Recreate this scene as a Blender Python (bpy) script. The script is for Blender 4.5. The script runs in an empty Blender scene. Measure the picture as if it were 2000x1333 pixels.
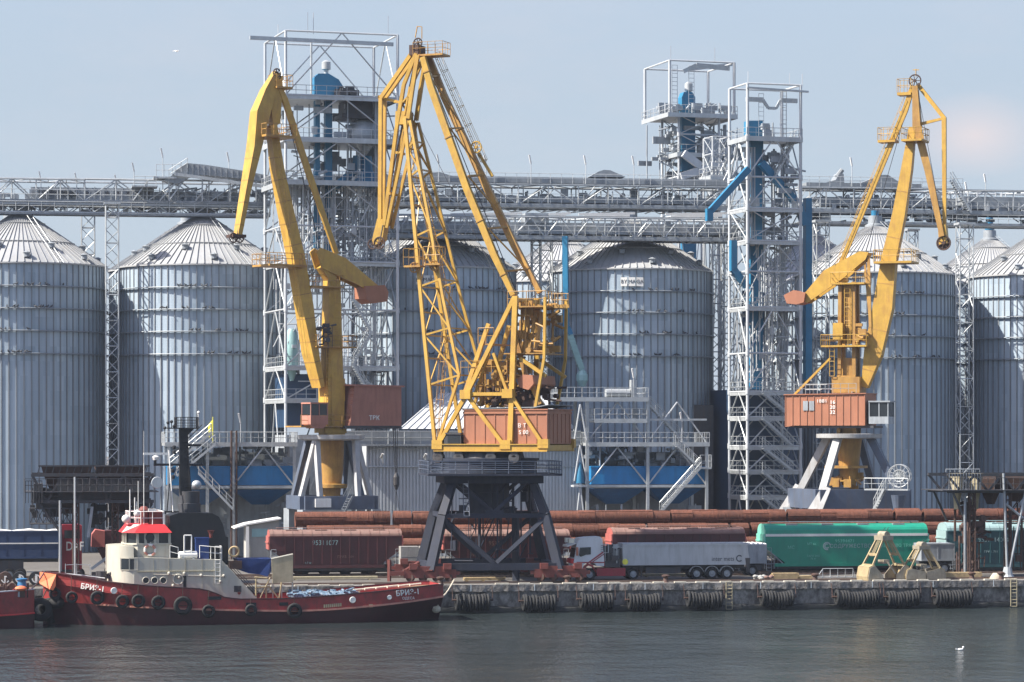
import bpy, math, random
from mathutils import Vector as V, Matrix
random.seed(7)
R_ = math.radians
D, F, H, HR = 250.0, 5625.0, 15.41, 850.0      # camera distance to the quay, focal length (px of 2000), eye height, horizon row
GZ = 2.43                                       # quay level above the water
BETA = R_(9.5)                                  # the quay runs away to the right
CAM = V((0, -D, H))
sc = bpy.context.scene
COL = sc.collection
OFF = {}

class Frame:
    """a local frame: x along 'ang' in plan, y to its left, z up"""
    def __init__(s, O, ang):
        s.O = V(O); s.a = ang; s.ux = V((math.cos(ang), math.sin(ang), 0)); s.uy = V((-math.sin(ang), math.cos(ang), 0))
    def world(s, p):
        return s.O + s.ux * p[0] + s.uy * p[1] + V((0, 0, p[2]))
    def l(s, px, py, w=0.0):
        """the point of the plane y = w seen at a pixel, in local coordinates"""
        d = V(((px - 1000) / F, 1, (HR - py) / F))
        t = (w - (CAM - s.O).dot(s.uy)) / d.dot(s.uy)
        p = CAM + d * t - s.O
        return V((p.dot(s.ux), w, p.z))
    def sz(s, px, w=0.0):
        """metres per pixel there"""
        p = s.world(s.l(px, 850, w)); return (p.y + D) / F
    def x(s, px, w=0.0): return s.l(px, 850, w).x
    def z(s, px, py, w=0.0): return s.l(px, py, w).z
    def child(s, p, dang): return Frame(s.world(p), s.a + dang)
S = Frame((0, 0, 0), BETA)

class MB:
    def __init__(s): s.v = []; s.f = []
    def add(s, vs, fs):
        n = len(s.v); s.v += [tuple(p) for p in vs]; s.f += [tuple(i + n for i in f) for f in fs]; return s
    def box(s, x0, x1, y0, y1, z0, z1):
        return s.add([(x0,y0,z0),(x1,y0,z0),(x1,y1,z0),(x0,y1,z0),(x0,y0,z1),(x1,y0,z1),(x1,y1,z1),(x0,y1,z1)],
                     [(0,3,2,1),(4,5,6,7),(0,1,5,4),(1,2,6,5),(2,3,7,6),(3,0,4,7)])
    def cbox(s, c, x, y, z): return s.box(c[0]-x/2, c[0]+x/2, c[1]-y/2, c[1]+y/2, c[2]-z/2, c[2]+z/2)
    def bar(s, p, q, w, h=None, w2=None, h2=None, up=(0,1,0)):
        """box beam; w is measured across 'up' x axis, h along 'up'"""
        p, q = V(p), V(q); h = w if h is None else h; w2 = w if w2 is None else w2; h2 = h if h2 is None else h2
        a = (q - p)
        if a.length < 1e-6: return s
        a.normalize(); u = V(up)
        if abs(a.dot(u)) > .98: u = V((1,0,0)) if abs(a.x) < .9 else V((0,0,1))
        e = a.cross(u).normalized(); g = e.cross(a).normalized()
        vs = [p + e*i*w/2 + g*j*h/2 for i, j in ((-1,-1),(1,-1),(1,1),(-1,1))] + [q + e*i*w2/2 + g*j*h2/2 for i, j in ((-1,-1),(1,-1),(1,1),(-1,1))]
        return s.add(vs, [(0,1,2,3),(7,6,5,4),(0,4,5,1),(1,5,6,2),(2,6,7,3),(3,7,4,0)])
    def tube(s, p, q, r, n=6, r2=None):
        p, q = V(p), V(q); r2 = r if r2 is None else r2; a = q - p
        if a.length < 1e-6: return s
        a.normalize(); u = V((0,0,1)) if abs(a.z) < .9 else V((1,0,0))
        e = a.cross(u).normalized(); g = e.cross(a)
        o = random.random()
        vs = []
        for c, rr in ((p, r), (q, r2)):
            for k in range(n):
                t = (k + o) * 2 * math.pi / n; vs.append(c + e * math.cos(t) * rr + g * math.sin(t) * rr)
        fs = [(k, (k+1) % n, n + (k+1) % n, n + k) for k in range(n)] + [tuple(range(n))[::-1], tuple(range(n, 2*n))]
        return s.add(vs, fs)
    def path(s, pts, r, n=6):
        for a, b in zip(pts, pts[1:]): s.tube(a, b, r, n)
        return s
    def prism(s, pts, y0, y1):
        """polygon in x,z pulled from y0 to y1; y0, y1 may be lists"""
        n = len(pts); Y0 = y0 if isinstance(y0, (list, tuple)) else [y0]*n; Y1 = y1 if isinstance(y1, (list, tuple)) else [y1]*n
        vs = [(p[0], Y0[i], p[-1]) for i, p in enumerate(pts)] + [(p[0], Y1[i], p[-1]) for i, p in enumerate(pts)]
        return s.add(vs, [tuple(range(n)), tuple(range(2*n-1, n-1, -1))] + [(i, i+n, (i+1) % n + n, (i+1) % n) for i in range(n)])
    def plan(s, pts, z0, z1, k=1.0):
        """polygon in x,y pulled from z0 to z1"""
        n = len(pts); cx = sum(p[0] for p in pts)/n; cy = sum(p[1] for p in pts)/n
        vs = [(p[0], p[1], z0) for p in pts] + [(cx+(p[0]-cx)*k, cy+(p[1]-cy)*k, z1) for p in pts]
        return s.add(vs, [tuple(range(n))[::-1], tuple(range(n, 2*n))] + [(i, (i+1) % n, (i+1) % n + n, i+n) for i in range(n)])
    def lathe(s, prof, c, n=24, axis='z', cap=True):
        vs, fs = [], []
        for r, z in prof:
            for k in range(n):
                t = k*2*math.pi/n; a, b = r*math.cos(t), r*math.sin(t)
                vs.append((c[0]+a, c[1]+b, c[2]+z) if axis == 'z' else (c[0]+a, c[1]+z, c[2]+b) if axis == 'y' else (c[0]+z, c[1]+a, c[2]+b))
        m = len(prof)
        for i in range(m-1):
            for k in range(n):
                fs.append((i*n+k, i*n+(k+1) % n, (i+1)*n+(k+1) % n, (i+1)*n+k))
        if cap: fs += [tuple(range(n))[::-1], tuple(range((m-1)*n, m*n))]
        return s.add(vs, fs)
    def torus(s, c, Rr, r, axis='y', n=20, m=8):
        prof = [(Rr + r*math.cos(k*2*math.pi/m), r*math.sin(k*2*math.pi/m)) for k in range(m+1)]
        return s.lathe(prof, c, n, axis, cap=False)
    def ball(s, c, r, n=10, m=6, sc=(1,1,1)):
        vs, fs = [], []
        for i in range(m+1):
            a = math.pi*i/m - math.pi/2
            for k in range(n):
                t = 2*math.pi*k/n; vs.append((c[0]+r*sc[0]*math.cos(a)*math.cos(t), c[1]+r*sc[1]*math.cos(a)*math.sin(t), c[2]+r*sc[2]*math.sin(a)))
        for i in range(m):
            for k in range(n): fs.append((i*n+k, i*n+(k+1) % n, (i+1)*n+(k+1) % n, (i+1)*n+k))
        return s.add(vs, fs)
    def rail(s, pts, h=1.1, sp=1.5, r=.035, mid=2):
        pts = [V(p) for p in pts]
        for a, b in zip(pts, pts[1:]):
            L = (b-a).length; k = max(1, round(L/sp))
            for i in range(k+1):
                p = a.lerp(b, i/k); s.tube(p, p + V((0,0,h)), r, 4)
            for j in range(mid):
                z = V((0,0,h*(j+1)/mid)); s.tube(a+z, b+z, r, 4)
        return s
    def ladder(s, p, q, w=.5, sp=.5, r=.03, side=(0,1,0), hoops=0):
        p, q, e = V(p), V(q), V(side).normalized()*w/2
        s.tube(p-e, q-e, r, 4); s.tube(p+e, q+e, r, 4); n = max(2, int((q-p).length/sp))
        for i in range(n+1):
            c = p.lerp(q, i/n); s.tube(c-e, c+e, r*.8, 4)
        if hoops:
            a = (q-p).normalized(); g = a.cross(e).normalized()*hoops
            m = max(2, int((q-p).length/1.6))
            ring = lambda c: [c-e, c-e*1.2+g*.6, c+g, c+e*1.2+g*.6, c+e]
            for i in range(m+1): s.path(ring(p.lerp(q, i/m)), r*.8, 4)
            for j in range(1, 4): s.tube(ring(p)[j], ring(q)[j], r*.7, 4)
        return s
    def lattice(s, p, q, w, h, n, r=.06, rd=.04, side=(0,1,0)):
        """four-chord lattice beam from p to q, w across 'side', h across the other way"""
        p, q = V(p), V(q); a = (q-p).normalized(); e = V(side); e = (e - a*e.dot(a)).normalized(); g = a.cross(e).normalized()
        cs = [(e*i*w/2 + g*j*h/2) for i, j in ((-1,-1),(1,-1),(1,1),(-1,1))]
        for c in cs: s.tube(p+c, q+c, r, 5)
        for i in range(n+1):
            m = p.lerp(q, i/n)
            if i % 2 == 0 or n < 8:
                for k in range(4): s.tube(m+cs[k], m+cs[(k+1) % 4], rd, 4)
            if i < n:
                m2 = p.lerp(q, (i+1)/n)
                for k in range(4):
                    A, B = (cs[k], cs[(k+1) % 4]) if i % 2 else (cs[(k+1) % 4], cs[k])
                    s.tube(m+A, m2+B, rd, 4)
        return s
    def stairs(s, p, q, w=.9, side=(0,1,0), r=.05, rail=1.0):
        p, q, e = V(p), V(q), V(side).normalized()*w/2
        for k in (-1, 1):
            s.bar(p+e*k, q+e*k, .22, .06, up=side)
            s.tube(p+e*k+V((0,0,rail)), q+e*k+V((0,0,rail)), .035, 4); s.tube(p+e*k+V((0,0,rail/2)), q+e*k+V((0,0,rail/2)), .025, 4)
            for i in range(6):
                c = p.lerp(q, i/5)+e*k; s.tube(c, c+V((0,0,rail)), .03, 4)
        n = max(4, int(abs(q.z-p.z)/.25))
        for i in range(1, n):
            c = p.lerp(q, i/n); s.bar(c-e, c+e, .26, .04, up=(0,0,1))
        return s
    def mesh(s, name, off=(0,0,0), smooth=False):
        me = bpy.data.meshes.new(name)
        o = V(off); me.from_pydata([(p[0]-o.x, p[1]-o.y, p[2]-o.z) for p in s.v], [], s.f)
        me.validate(); me.update()
        if smooth:
            me.polygons.foreach_set('use_smooth', [True]*len(me.polygons)); me.set_sharp_from_angle(angle=R_(smooth if smooth > 1 else 38))
        return me

def props(o, label=None, cat=None, group=None, kind=None):
    if label: o['label'] = label
    if cat: o['category'] = cat
    if group: o['group'] = group
    if kind: o['kind'] = kind
    return o
def thing(name, label, cat, fr=S, base=(0,0,0), group=None):
    o = bpy.data.objects.new(name, None); COL.objects.link(o); o.empty_display_size = .5
    o.location = fr.world(base); o.rotation_euler = (0, 0, fr.a); OFF[o] = V(base)
    return props(o, label, cat, group)
def part(name, mb, mat, parent, smooth=False, label=None):
    me = mb.mesh(name, OFF[parent], smooth); me.materials.append(M[mat])
    o = bpy.data.objects.new(name, me); COL.objects.link(o); o.parent = parent; OFF[o] = OFF[parent]
    if label: o['label'] = label
    return o
def solo(name, label, cat, mb, mat, fr=S, base=(0,0,0), group=None, kind=None, smooth=False):
    me = mb.mesh(name, base, smooth); me.materials.append(M[mat])
    o = bpy.data.objects.new(name, me); COL.objects.link(o); o.location = fr.world(base); o.rotation_euler = (0, 0, fr.a); OFF[o] = V(base)
    return props(o, label, cat, group, kind)
def dup(root, loc, rot=None, label=None, parent=None):
    c = root.copy(); COL.objects.link(c)
    if parent is None:
        c.location = loc
        if rot is not None: c.rotation_euler = rot
        if label: c['label'] = label
    else: c.parent = parent
    for ch in list(root.children): dup(ch, None, parent=c)
    return c
def text(body, parent, pos, size, mat, rot=(R_(90), 0, 0), name='lettering', align='CENTER', sx=1.0, bold=0.0, tilt=0.0):
    cu = bpy.data.curves.new(name, 'FONT'); cu.body = body; cu.size = size; cu.align_x = align; cu.align_y = 'CENTER'; cu.extrude = .008; cu.offset = bold; cu.space_character = 1.05
    tmp = bpy.data.objects.new('tmp', cu); me = bpy.data.meshes.new_from_object(tmp); bpy.data.objects.remove(tmp); bpy.data.curves.remove(cu)
    me.materials.clear(); me.materials.append(M[mat]); me.name = name; o = bpy.data.objects.new(name, me); COL.objects.link(o); o.parent = parent
    o.location = V(pos) - OFF[parent]; o.rotation_euler = (Matrix.Rotation(rot[2], 3, 'Z') @ Matrix.Rotation(rot[0], 3, 'X') @ Matrix.Rotation(tilt, 3, 'Z')).to_euler(); o.scale = (sx, 1, 1); OFF[o] = OFF[parent]
    return o

# ---------------------------------------------------------------- materials
M = {}
def pm(name, col, rough=.55, metal=0.0, var=.18, scale=.6, dirt=None, damt=.5, streak=6.0, bump=0.0, bscale=8.0, thr=(.45, .75)):
    m = bpy.data.materials.new(name); m.use_nodes = True; nt = m.node_tree; N = nt.nodes; L = nt.links
    b = N['Principled BSDF']; b.inputs['Roughness'].default_value = rough; b.inputs['Metallic'].default_value = metal
    g = N.new('ShaderNodeTexCoord'); oi = N.new('ShaderNodeObjectInfo')
    ad = N.new('ShaderNodeVectorMath'); ad.operation = 'MULTIPLY_ADD'; ad.inputs[1].default_value = (1,1,1)
    mu = N.new('ShaderNodeMath'); mu.operation = 'MULTIPLY'; mu.inputs[1].default_value = 37.0; L.new(oi.outputs['Random'], mu.inputs[0])
    L.new(g.outputs['Object'], ad.inputs[0]); L.new(mu.outputs[0], ad.inputs[2])
    n1 = N.new('ShaderNodeTexNoise'); n1.inputs['Scale'].default_value = scale; n1.inputs['Detail'].default_value = 6; n1.inputs['Roughness'].default_value = .65
    L.new(ad.outputs[0], n1.inputs['Vector'])
    cr = N.new('ShaderNodeValToRGB'); c = V(col)
    cr.color_ramp.elements[0].position = .3; cr.color_ramp.elements[1].position = .7
    cr.color_ramp.elements[0].color = (*(c*(1-var)), 1); cr.color_ramp.elements[1].color = (*(c*(1+var)), 1)
    L.new(n1.outputs['Fac'], cr.inputs['Fac']); out = cr.outputs['Color']
    if dirt:
        mp = N.new('ShaderNodeMapping'); mp.inputs['Scale'].default_value = (1.6, 1.6, 1.6/streak); L.new(ad.outputs[0], mp.inputs['Vector'])
        n2 = N.new('ShaderNodeTexNoise'); n2.inputs['Scale'].default_value = 1.3; n2.inputs['Detail'].default_value = 8; n2.inputs['Roughness'].default_value = .7
        L.new(mp.outputs[0], n2.inputs['Vector'])
        r2 = N.new('ShaderNodeMapRange'); r2.inputs['From Min'].default_value = thr[0]; r2.inputs['From Max'].default_value = thr[1]; r2.inputs['To Max'].default_value = damt
        L.new(n2.outputs['Fac'], r2.inputs['Value'])
        mx = N.new('ShaderNodeMix'); mx.data_type = 'RGBA'; L.new(r2.outputs[0], mx.inputs['Factor']); L.new(out, mx.inputs['A']); mx.inputs['B'].default_value = (*dirt, 1)
        out = mx.outputs['Result']
    hv = N.new('ShaderNodeHueSaturation'); rv = N.new('ShaderNodeMapRange'); rv.inputs['To Min'].default_value = .8 if name in ('rust','rubber') else .93; rv.inputs['To Max'].default_value = 1.25 if name in ('rust','rubber') else 1.06
    L.new(oi.outputs['Random'], rv.inputs['Value']); L.new(rv.outputs[0], hv.inputs['Value']); L.new(out, hv.inputs['Color']); out = hv.outputs['Color']
    L.new(out, b.inputs['Base Color'])
    if bump:
        n3 = N.new('ShaderNodeTexNoise'); n3.inputs['Scale'].default_value = bscale; n3.inputs['Detail'].default_value = 5; L.new(ad.outputs[0], n3.inputs['Vector'])
        bp = N.new('ShaderNodeBump'); bp.inputs['Strength'].default_value = bump; bp.inputs['Distance'].default_value = .08; L.new(n3.outputs['Fac'], bp.inputs['Height']); L.new(bp.outputs[0], b.inputs['Normal'])
    M[name] = m; return m
RU = (.16, .06, .03); GR = (.12, .11, .1)
pm('galvanised', (.46,.49,.51), .45, .35, .15, dirt=(.25,.25,.25), damt=.4)
pm('steel_white', (.47,.5,.53), .45, .1, .12, dirt=(.35,.33,.3), damt=.35)
pm('steel_mid', (.33,.365,.4), .55, .2, .2, dirt=(.13,.12,.12), damt=.5)
pm('steel_dark', (.05,.055,.065), .6, .2, .3, dirt=(.1,.06,.04), damt=.5)
pm('yellow', (.48,.295,.05), .45, 0, .16, .9, dirt=(.3,.14,.05), damt=.65, thr=(.47,.75), streak=4)
pm('yellow_worn', (.4,.23,.055), .5, 0, .2, .8, dirt=(.2,.09,.04), damt=.7, thr=(.42,.7))
pm('salmon', (.36,.15,.085), .6, 0, .1, .5, dirt=(.26,.1,.06), damt=.5)
pm('brick_pink', (.42,.19,.14), .6, 0, .1, .5, dirt=(.2,.09,.07), damt=.5)
pm('navy', (.01,.016,.034), .7, 0, .3, dirt=(.05,.045,.05), damt=.4)
pm('portal_grey', (.4,.41,.42), .55, 0, .12, dirt=(.2,.15,.11), damt=.6)
pm('portal_blue', (.075,.1,.15), .5, 0, .2, dirt=(.12,.1,.09), damt=.5)
pm('rust', (.125,.043,.024), .8, 0, .35, 2.5, dirt=(.08,.028,.018), damt=.7, streak=.6, bump=.5, bscale=14)
pm('rust_dark', (.055,.032,.027), .8, 0, .35, 1.0, dirt=(.13,.06,.035), damt=.6)
pm('bogie_red', (.16,.04,.032), .6, 0, .25, 1.2, dirt=(.08,.035,.03), damt=.7)
pm('wagon_red', (.075,.018,.022), .55, 0, .2, .5, dirt=(.035,.02,.022), damt=.7)
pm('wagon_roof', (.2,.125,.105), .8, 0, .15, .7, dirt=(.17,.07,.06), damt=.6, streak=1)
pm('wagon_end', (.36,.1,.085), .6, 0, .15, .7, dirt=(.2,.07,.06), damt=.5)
pm('green', (.01,.24,.16), .4, 0, .1, .4, dirt=(.02,.15,.12), damt=.5)
pm('green_light', (.17,.52,.42), .5, 0, .1, .4, dirt=(.1,.3,.24), damt=.5)  # pale lettering; on the green wagon's ends, sunlight put into the colour
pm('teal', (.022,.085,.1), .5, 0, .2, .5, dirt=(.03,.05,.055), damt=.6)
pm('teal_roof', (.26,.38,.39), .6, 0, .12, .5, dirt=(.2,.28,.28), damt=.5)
pm('cream', (.47,.455,.39), .45, 0, .08, .7, dirt=(.34,.23,.13), damt=.55, thr=(.5,.78), streak=9)
pm('white', (.76,.76,.74), .5, 0, .06, .8, dirt=(.5,.45,.4), damt=.3)
pm('red', (.62,.035,.04), .4, 0, .12, .8, dirt=(.3,.04,.04), damt=.4)
pm('hull_red', (.3,.035,.036), .42, 0, .25, .8, dirt=(.1,.035,.03), damt=.75, thr=(.42,.7), streak=2)
pm('hull_dark', (.055,.015,.02), .42, 0, .2, .4, dirt=(.03,.02,.02), damt=.6)
pm('hull_strake', (.5,.22,.17), .6, 0, .2, .8, dirt=(.25,.1,.08), damt=.6)
pm('black', (.007,.008,.011), .5, 0, .3, .6, dirt=(.03,.03,.03), damt=.5)
pm('rubber', (.009,.01,.012), .8, 0, .35, 3, dirt=(.03,.03,.028), damt=.4, streak=1, bump=.3)
pm('concrete', (.3,.285,.27), .9, 0, .3, .35, dirt=(.07,.065,.06), damt=.85, thr=(.35,.6), streak=1.5, bump=1.0, bscale=2.2)
pm('concrete_block', (.3,.3,.29), .9, 0, .15, 1, dirt=(.16,.15,.14), damt=.6, bump=.3)
pm('concrete_wet', (.045,.045,.045), .6, 0, .4, .8, dirt=(.02,.028,.02), damt=.8, bump=.6, bscale=3)
pm('bin_dark', (.016,.1,.27), .45, 0, .2, .4, dirt=(.02,.05,.12), damt=.5)
pm('edge_white', (.6,.56,.47), .8, 0, .15, 2, dirt=(.3,.27,.22), damt=.6, streak=1, thr=(.5,.7))
pm('apron', (.105,.098,.09), .9, 0, .25, .15, dirt=(.08,.07,.06), damt=.7, streak=1, bump=.3)
pm('rail_steel', (.2,.14,.11), .5, .5, .2)
pm('glass', (.02,.025,.03), .08, 0, .1)
pm('bin_blue', (.014,.2,.47), .4, 0, .12, .4, dirt=(.02,.1,.22), damt=.5)
pm('dark_blue', (.018,.05,.11), .5, 0, .2, .3, dirt=(.02,.035,.07), damt=.5)
pm('leg_blue', (.018,.165,.31), .42, 0, .1, .4, dirt=(.03,.12,.2), damt=.5)
pm('pale_teal', (.28,.46,.47), .5, .1, .1, .6, dirt=(.2,.3,.3), damt=.4)
pm('timber', (.44,.33,.18), .8, 0, .25, 3, dirt=(.2,.14,.08), damt=.5, streak=.5)
pm('tarp_blue', (.012,.04,.17), .6, 0, .2, 1.5)
pm('tarp_navy', (.02,.045,.12), .5, 0, .12, .4, dirt=(.03,.04,.07), damt=.4)
pm('canvas', (.44,.39,.26), .85, 0, .15, 1.5, dirt=(.26,.22,.14), damt=.6)
pm('orange', (.72,.18,.075), .7, 0, .15, 2, dirt=(.4,.1,.05), damt=.4)
pm('rope', (.52,.47,.38), .9, 0, .2, 4)
pm('net_blue', (.1,.16,.23), .9, 0, .8, 5, dirt=(.4,.4,.4), damt=.5, streak=1, thr=(.52,.62))
pm('grab', (.36,.29,.165), .6, 0, .2, 1.5, dirt=(.2,.13,.08), damt=.7)
pm('grab_plate', (.33,.29,.22), .5, .2, .25, 1.5, dirt=(.15,.12,.1), damt=.6)
pm('trailer_grey', (.42,.45,.48), .5, .1, .06, .5, dirt=(.2,.2,.2), damt=.45)
pm('cab_white', (.66,.69,.73), .35, 0, .04, 1, dirt=(.45,.43,.4), damt=.3)
pm('truck_red', (.3,.022,.04), .4, 0, .12, 1, dirt=(.12,.03,.03), damt=.5)
pm('ink', (.05,.06,.08), .6)
pm('mirror_orange', (.55,.2,.12), .4)
pm('hut_grey', (.36,.36,.34), .7, 0, .08, .6, dirt=(.25,.22,.2), damt=.4)
pm('shed_wall', (.53,.565,.6), .5, .1, .1, .3, dirt=(.28,.28,.29), damt=.5, streak=14)
pm('shed_roof', (.58,.6,.62), .45, .1, .08, .3, dirt=(.5,.5,.5), damt=.4)
pm('silo_rib', (.22,.24,.265), .5, .2, .15, .6, dirt=(.22,.23,.25), damt=.5)
pm('silo_roof', (.37,.385,.4), .5, .15, .12, .25, dirt=(.36,.34,.31), damt=.6)
pm('galv_dark', (.27,.3,.33), .55, .2, .2, .6, dirt=(.12,.12,.12), damt=.5)
pm('bird_grey', (.06,.065,.075), .8)
pm('bird_white', (.8,.8,.8), .7)
pm('drum_blue', (.03,.16,.34), .4, 0, .15, 2, dirt=(.2,.2,.2), damt=.4)
pm('flag_yellow', (.75,.72,.1), .8)
pm('lamp_glass', (.8,.78,.65), .3)

def silo_material():
    m = bpy.data.materials.new('silo_sheet'); m.use_nodes = True; nt = m.node_tree; N = nt.nodes; L = nt.links; b = N['Principled BSDF']
    tc = N.new('ShaderNodeTexCoord'); sx = N.new('ShaderNodeSeparateXYZ'); L.new(tc.outputs['Object'], sx.inputs[0])
    def mt(op, a, c=None, v=None):
        n = N.new('ShaderNodeMath'); n.operation = op
        if hasattr(a, 'links'): L.new(a, n.inputs[0])
        else: n.inputs[0].default_value = a
        if c is not None:
            if hasattr(c, 'links'): L.new(c, n.inputs[1])
            else: n.inputs[1].default_value = c
        return n.outputs[0]
    an = mt('ARCTAN2', sx.outputs['Y'], sx.outputs['X']); ca = mt('FLOOR', mt('MULTIPLY', an, 36/math.pi)); cz = mt('FLOOR', mt('MULTIPLY', sx.outputs['Z'], 1/1.62))
    oi = N.new('ShaderNodeObjectInfo'); rz = mt('MULTIPLY', oi.outputs['Random'], 91.0)
    cb = N.new('ShaderNodeCombineXYZ'); L.new(ca, cb.inputs[0]); L.new(cz, cb.inputs[1]); L.new(rz, cb.inputs[2])
    wn = N.new('ShaderNodeTexWhiteNoise'); L.new(cb.outputs[0], wn.inputs['Vector'])
    cb2 = N.new('ShaderNodeCombineXYZ'); L.new(ca, cb2.inputs[0]); L.new(rz, cb2.inputs[2]); wn2 = N.new('ShaderNodeTexWhiteNoise'); L.new(cb2.outputs[0], wn2.inputs['Vector'])
    ns = N.new('ShaderNodeTexNoise'); ns.inputs['Scale'].default_value = .35; ns.inputs['Detail'].default_value = 7
    mp = N.new('ShaderNodeMapping'); mp.inputs['Scale'].default_value = (1.5, 1.5, .12); L.new(tc.outputs['Object'], mp.inputs[0]); L.new(mp.outputs[0], ns.inputs['Vector'])
    t = mt('ADD', mt('ADD', mt('MULTIPLY', wn.outputs['Value'], .2), mt('MULTIPLY', wn2.outputs['Value'], .26)), mt('MULTIPLY', ns.outputs['Fac'], .5))
    cr = N.new('ShaderNodeValToRGB'); cr.color_ramp.elements[0].position = .2; cr.color_ramp.elements[1].position = .78
    cr.color_ramp.elements[0].color = (.25,.325,.4,1); cr.color_ramp.elements[1].color = (.46,.545,.63,1)
    L.new(t, cr.inputs['Fac']); L.new(cr.outputs[0], b.inputs['Base Color']); b.inputs['Metallic'].default_value = .15; b.inputs['Roughness'].default_value = .45
    sn = mt('SINE', mt('MULTIPLY', sx.outputs['Z'], 2*math.pi/.3))
    bp = N.new('ShaderNodeBump'); bp.inputs['Strength'].default_value = .06; bp.inputs['Distance'].default_value = .01; L.new(sn, bp.inputs['Height']); L.new(bp.outputs[0], b.inputs['Normal'])
    M['silo_sheet'] = m
silo_material()

def water_material():
    m = bpy.data.materials.new('water'); m.use_nodes = True; nt = m.node_tree; N = nt.nodes; L = nt.links; b = N['Principled BSDF']
    b.inputs['Base Color'].default_value = (.028,.038,.04,1); b.inputs['Roughness'].default_value = .09; b.inputs['IOR'].default_value = 1.33
    g = N.new('ShaderNodeTexCoord'); hs = None
    for sc_, st, strch in ((1.0, .55, (4.2,1.1,1)), (1.0, .8, (1.3,.5,1)), (.25, .3, (.6,1,1))):
        mp = N.new('ShaderNodeMapping'); mp.inputs['Scale'].default_value = strch; L.new(g.outputs['Object'], mp.inputs[0])
        n = N.new('ShaderNodeTexNoise'); n.inputs['Scale'].default_value = sc_; n.inputs['Detail'].default_value = 4; L.new(mp.outputs[0], n.inputs['Vector'])
        mu = N.new('ShaderNodeMath'); mu.operation = 'MULTIPLY'; mu.inputs[1].default_value = st/sc_; L.new(n.outputs['Fac'], mu.inputs[0])
        if hs is None: hs = mu.outputs[0]
        else:
            a = N.new('ShaderNodeMath'); a.operation = 'ADD'; L.new(hs, a.inputs[0]); L.new(mu.outputs[0], a.inputs[1]); hs = a.outputs[0]
    wp = N.new('ShaderNodeTexNoise'); wp.inputs['Scale'].default_value = .035; wp.inputs['Detail'].default_value = 3; L.new(g.outputs['Object'], wp.inputs['Vector'])
    wr = N.new('ShaderNodeMapRange'); wr.inputs['From Min'].default_value = .35; wr.inputs['From Max'].default_value = .65; wr.inputs['To Min'].default_value = .45; wr.inputs['To Max'].default_value = 1.25; L.new(wp.outputs['Fac'], wr.inputs['Value'])
    hm = N.new('ShaderNodeMath'); hm.operation = 'MULTIPLY'; L.new(hs, hm.inputs[0]); L.new(wr.outputs[0], hm.inputs[1]); hs = hm.outputs[0]
    bp = N.new('ShaderNodeBump'); bp.inputs['Strength'].default_value = 1.0; bp.inputs['Distance'].default_value = WAVE; L.new(hs, bp.inputs['Height']); L.new(bp.outputs[0], b.inputs['Normal'])
    M['water'] = m
WAVE = .16
HAZE = .0001
water_material()

# ---------------------------------------------------------------- camera, light, sky
cam = bpy.data.cameras.new('camera'); cam.sensor_width = 36; cam.lens = F/2000*36; cam.clip_end = 20000; cam.clip_start = 1
cam.shift_y = (850-666.5)/2000
co = bpy.data.objects.new('camera', cam); COL.objects.link(co); co.location = CAM; co.rotation_euler = (R_(90), 0, 0); sc.camera = co
SUN_EL, SUN_F = R_(46), R_(16)                 # height; angle in front of due left
sd = V((-math.cos(SUN_F)*math.cos(SUN_EL), -math.sin(SUN_F)*math.cos(SUN_EL), math.sin(SUN_EL)))
su = bpy.data.lights.new('sun', 'SUN'); su.energy = 5.0; su.angle = R_(.5); su.color = (1, .93, .82)
so = bpy.data.objects.new('sun', su); COL.objects.link(so); so.rotation_euler = sd.to_track_quat('Z', 'Y').to_euler(); so.location = (-100, -60, 120)
w = bpy.data.worlds.new('World'); sc.world = w; w.use_nodes = True; nt = w.node_tree
bg = nt.nodes['Background']; sk = nt.nodes.new('ShaderNodeTexSky'); sk.sky_type = 'NISHITA'; sk.sun_disc = False; sk.sun_elevation = SUN_EL; sk.sun_rotation = R_(254)
sk.air_density = 1.0; sk.dust_density = 1.6; sk.ozone_density = 3.0
tn = nt.nodes.new('ShaderNodeMix'); tn.data_type = 'RGBA'; tn.blend_type = 'MULTIPLY'; tn.inputs['Factor'].default_value = 1; tn.inputs['B'].default_value = (1,.9,.89,1)
tc = nt.nodes.new('ShaderNodeTexCoord'); N = nt.nodes.new; L = nt.links.new
mp = N('ShaderNodeMapping'); mp.inputs['Scale'].default_value = (9, 9, 26); L(tc.outputs['Generated'], mp.inputs[0])
cn = N('ShaderNodeTexNoise'); cn.inputs['Scale'].default_value = 1.6; cn.inputs['Detail'].default_value = 7; cn.inputs['Roughness'].default_value = .6; L(mp.outputs[0], cn.inputs['Vector'])
cd = V((905/F, 1, 585/F)).normalized(); sub = N('ShaderNodeVectorMath'); sub.operation = 'SUBTRACT'; sub.inputs[1].default_value = cd; L(tc.outputs['Generated'], sub.inputs[0])
m2 = N('ShaderNodeVectorMath'); m2.operation = 'MULTIPLY'; m2.inputs[1].default_value = (62, 62, 105); L(sub.outputs[0], m2.inputs[0]); ln = N('ShaderNodeVectorMath'); ln.operation = 'LENGTH'; L(m2.outputs[0], ln.inputs[0])
fa = N('ShaderNodeMapRange'); fa.inputs['From Min'].default_value = 0; fa.inputs['From Max'].default_value = 1.6; fa.inputs['To Min'].default_value = .8; fa.inputs['To Max'].default_value = 0; L(ln.outputs['Value'], fa.inputs['Value'])
cm = N('ShaderNodeMapRange'); cm.inputs['From Min'].default_value = .46; cm.inputs['From Max'].default_value = .66; cm.inputs['To Max'].default_value = .28; L(cn.outputs['Fac'], cm.inputs['Value'])
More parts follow.
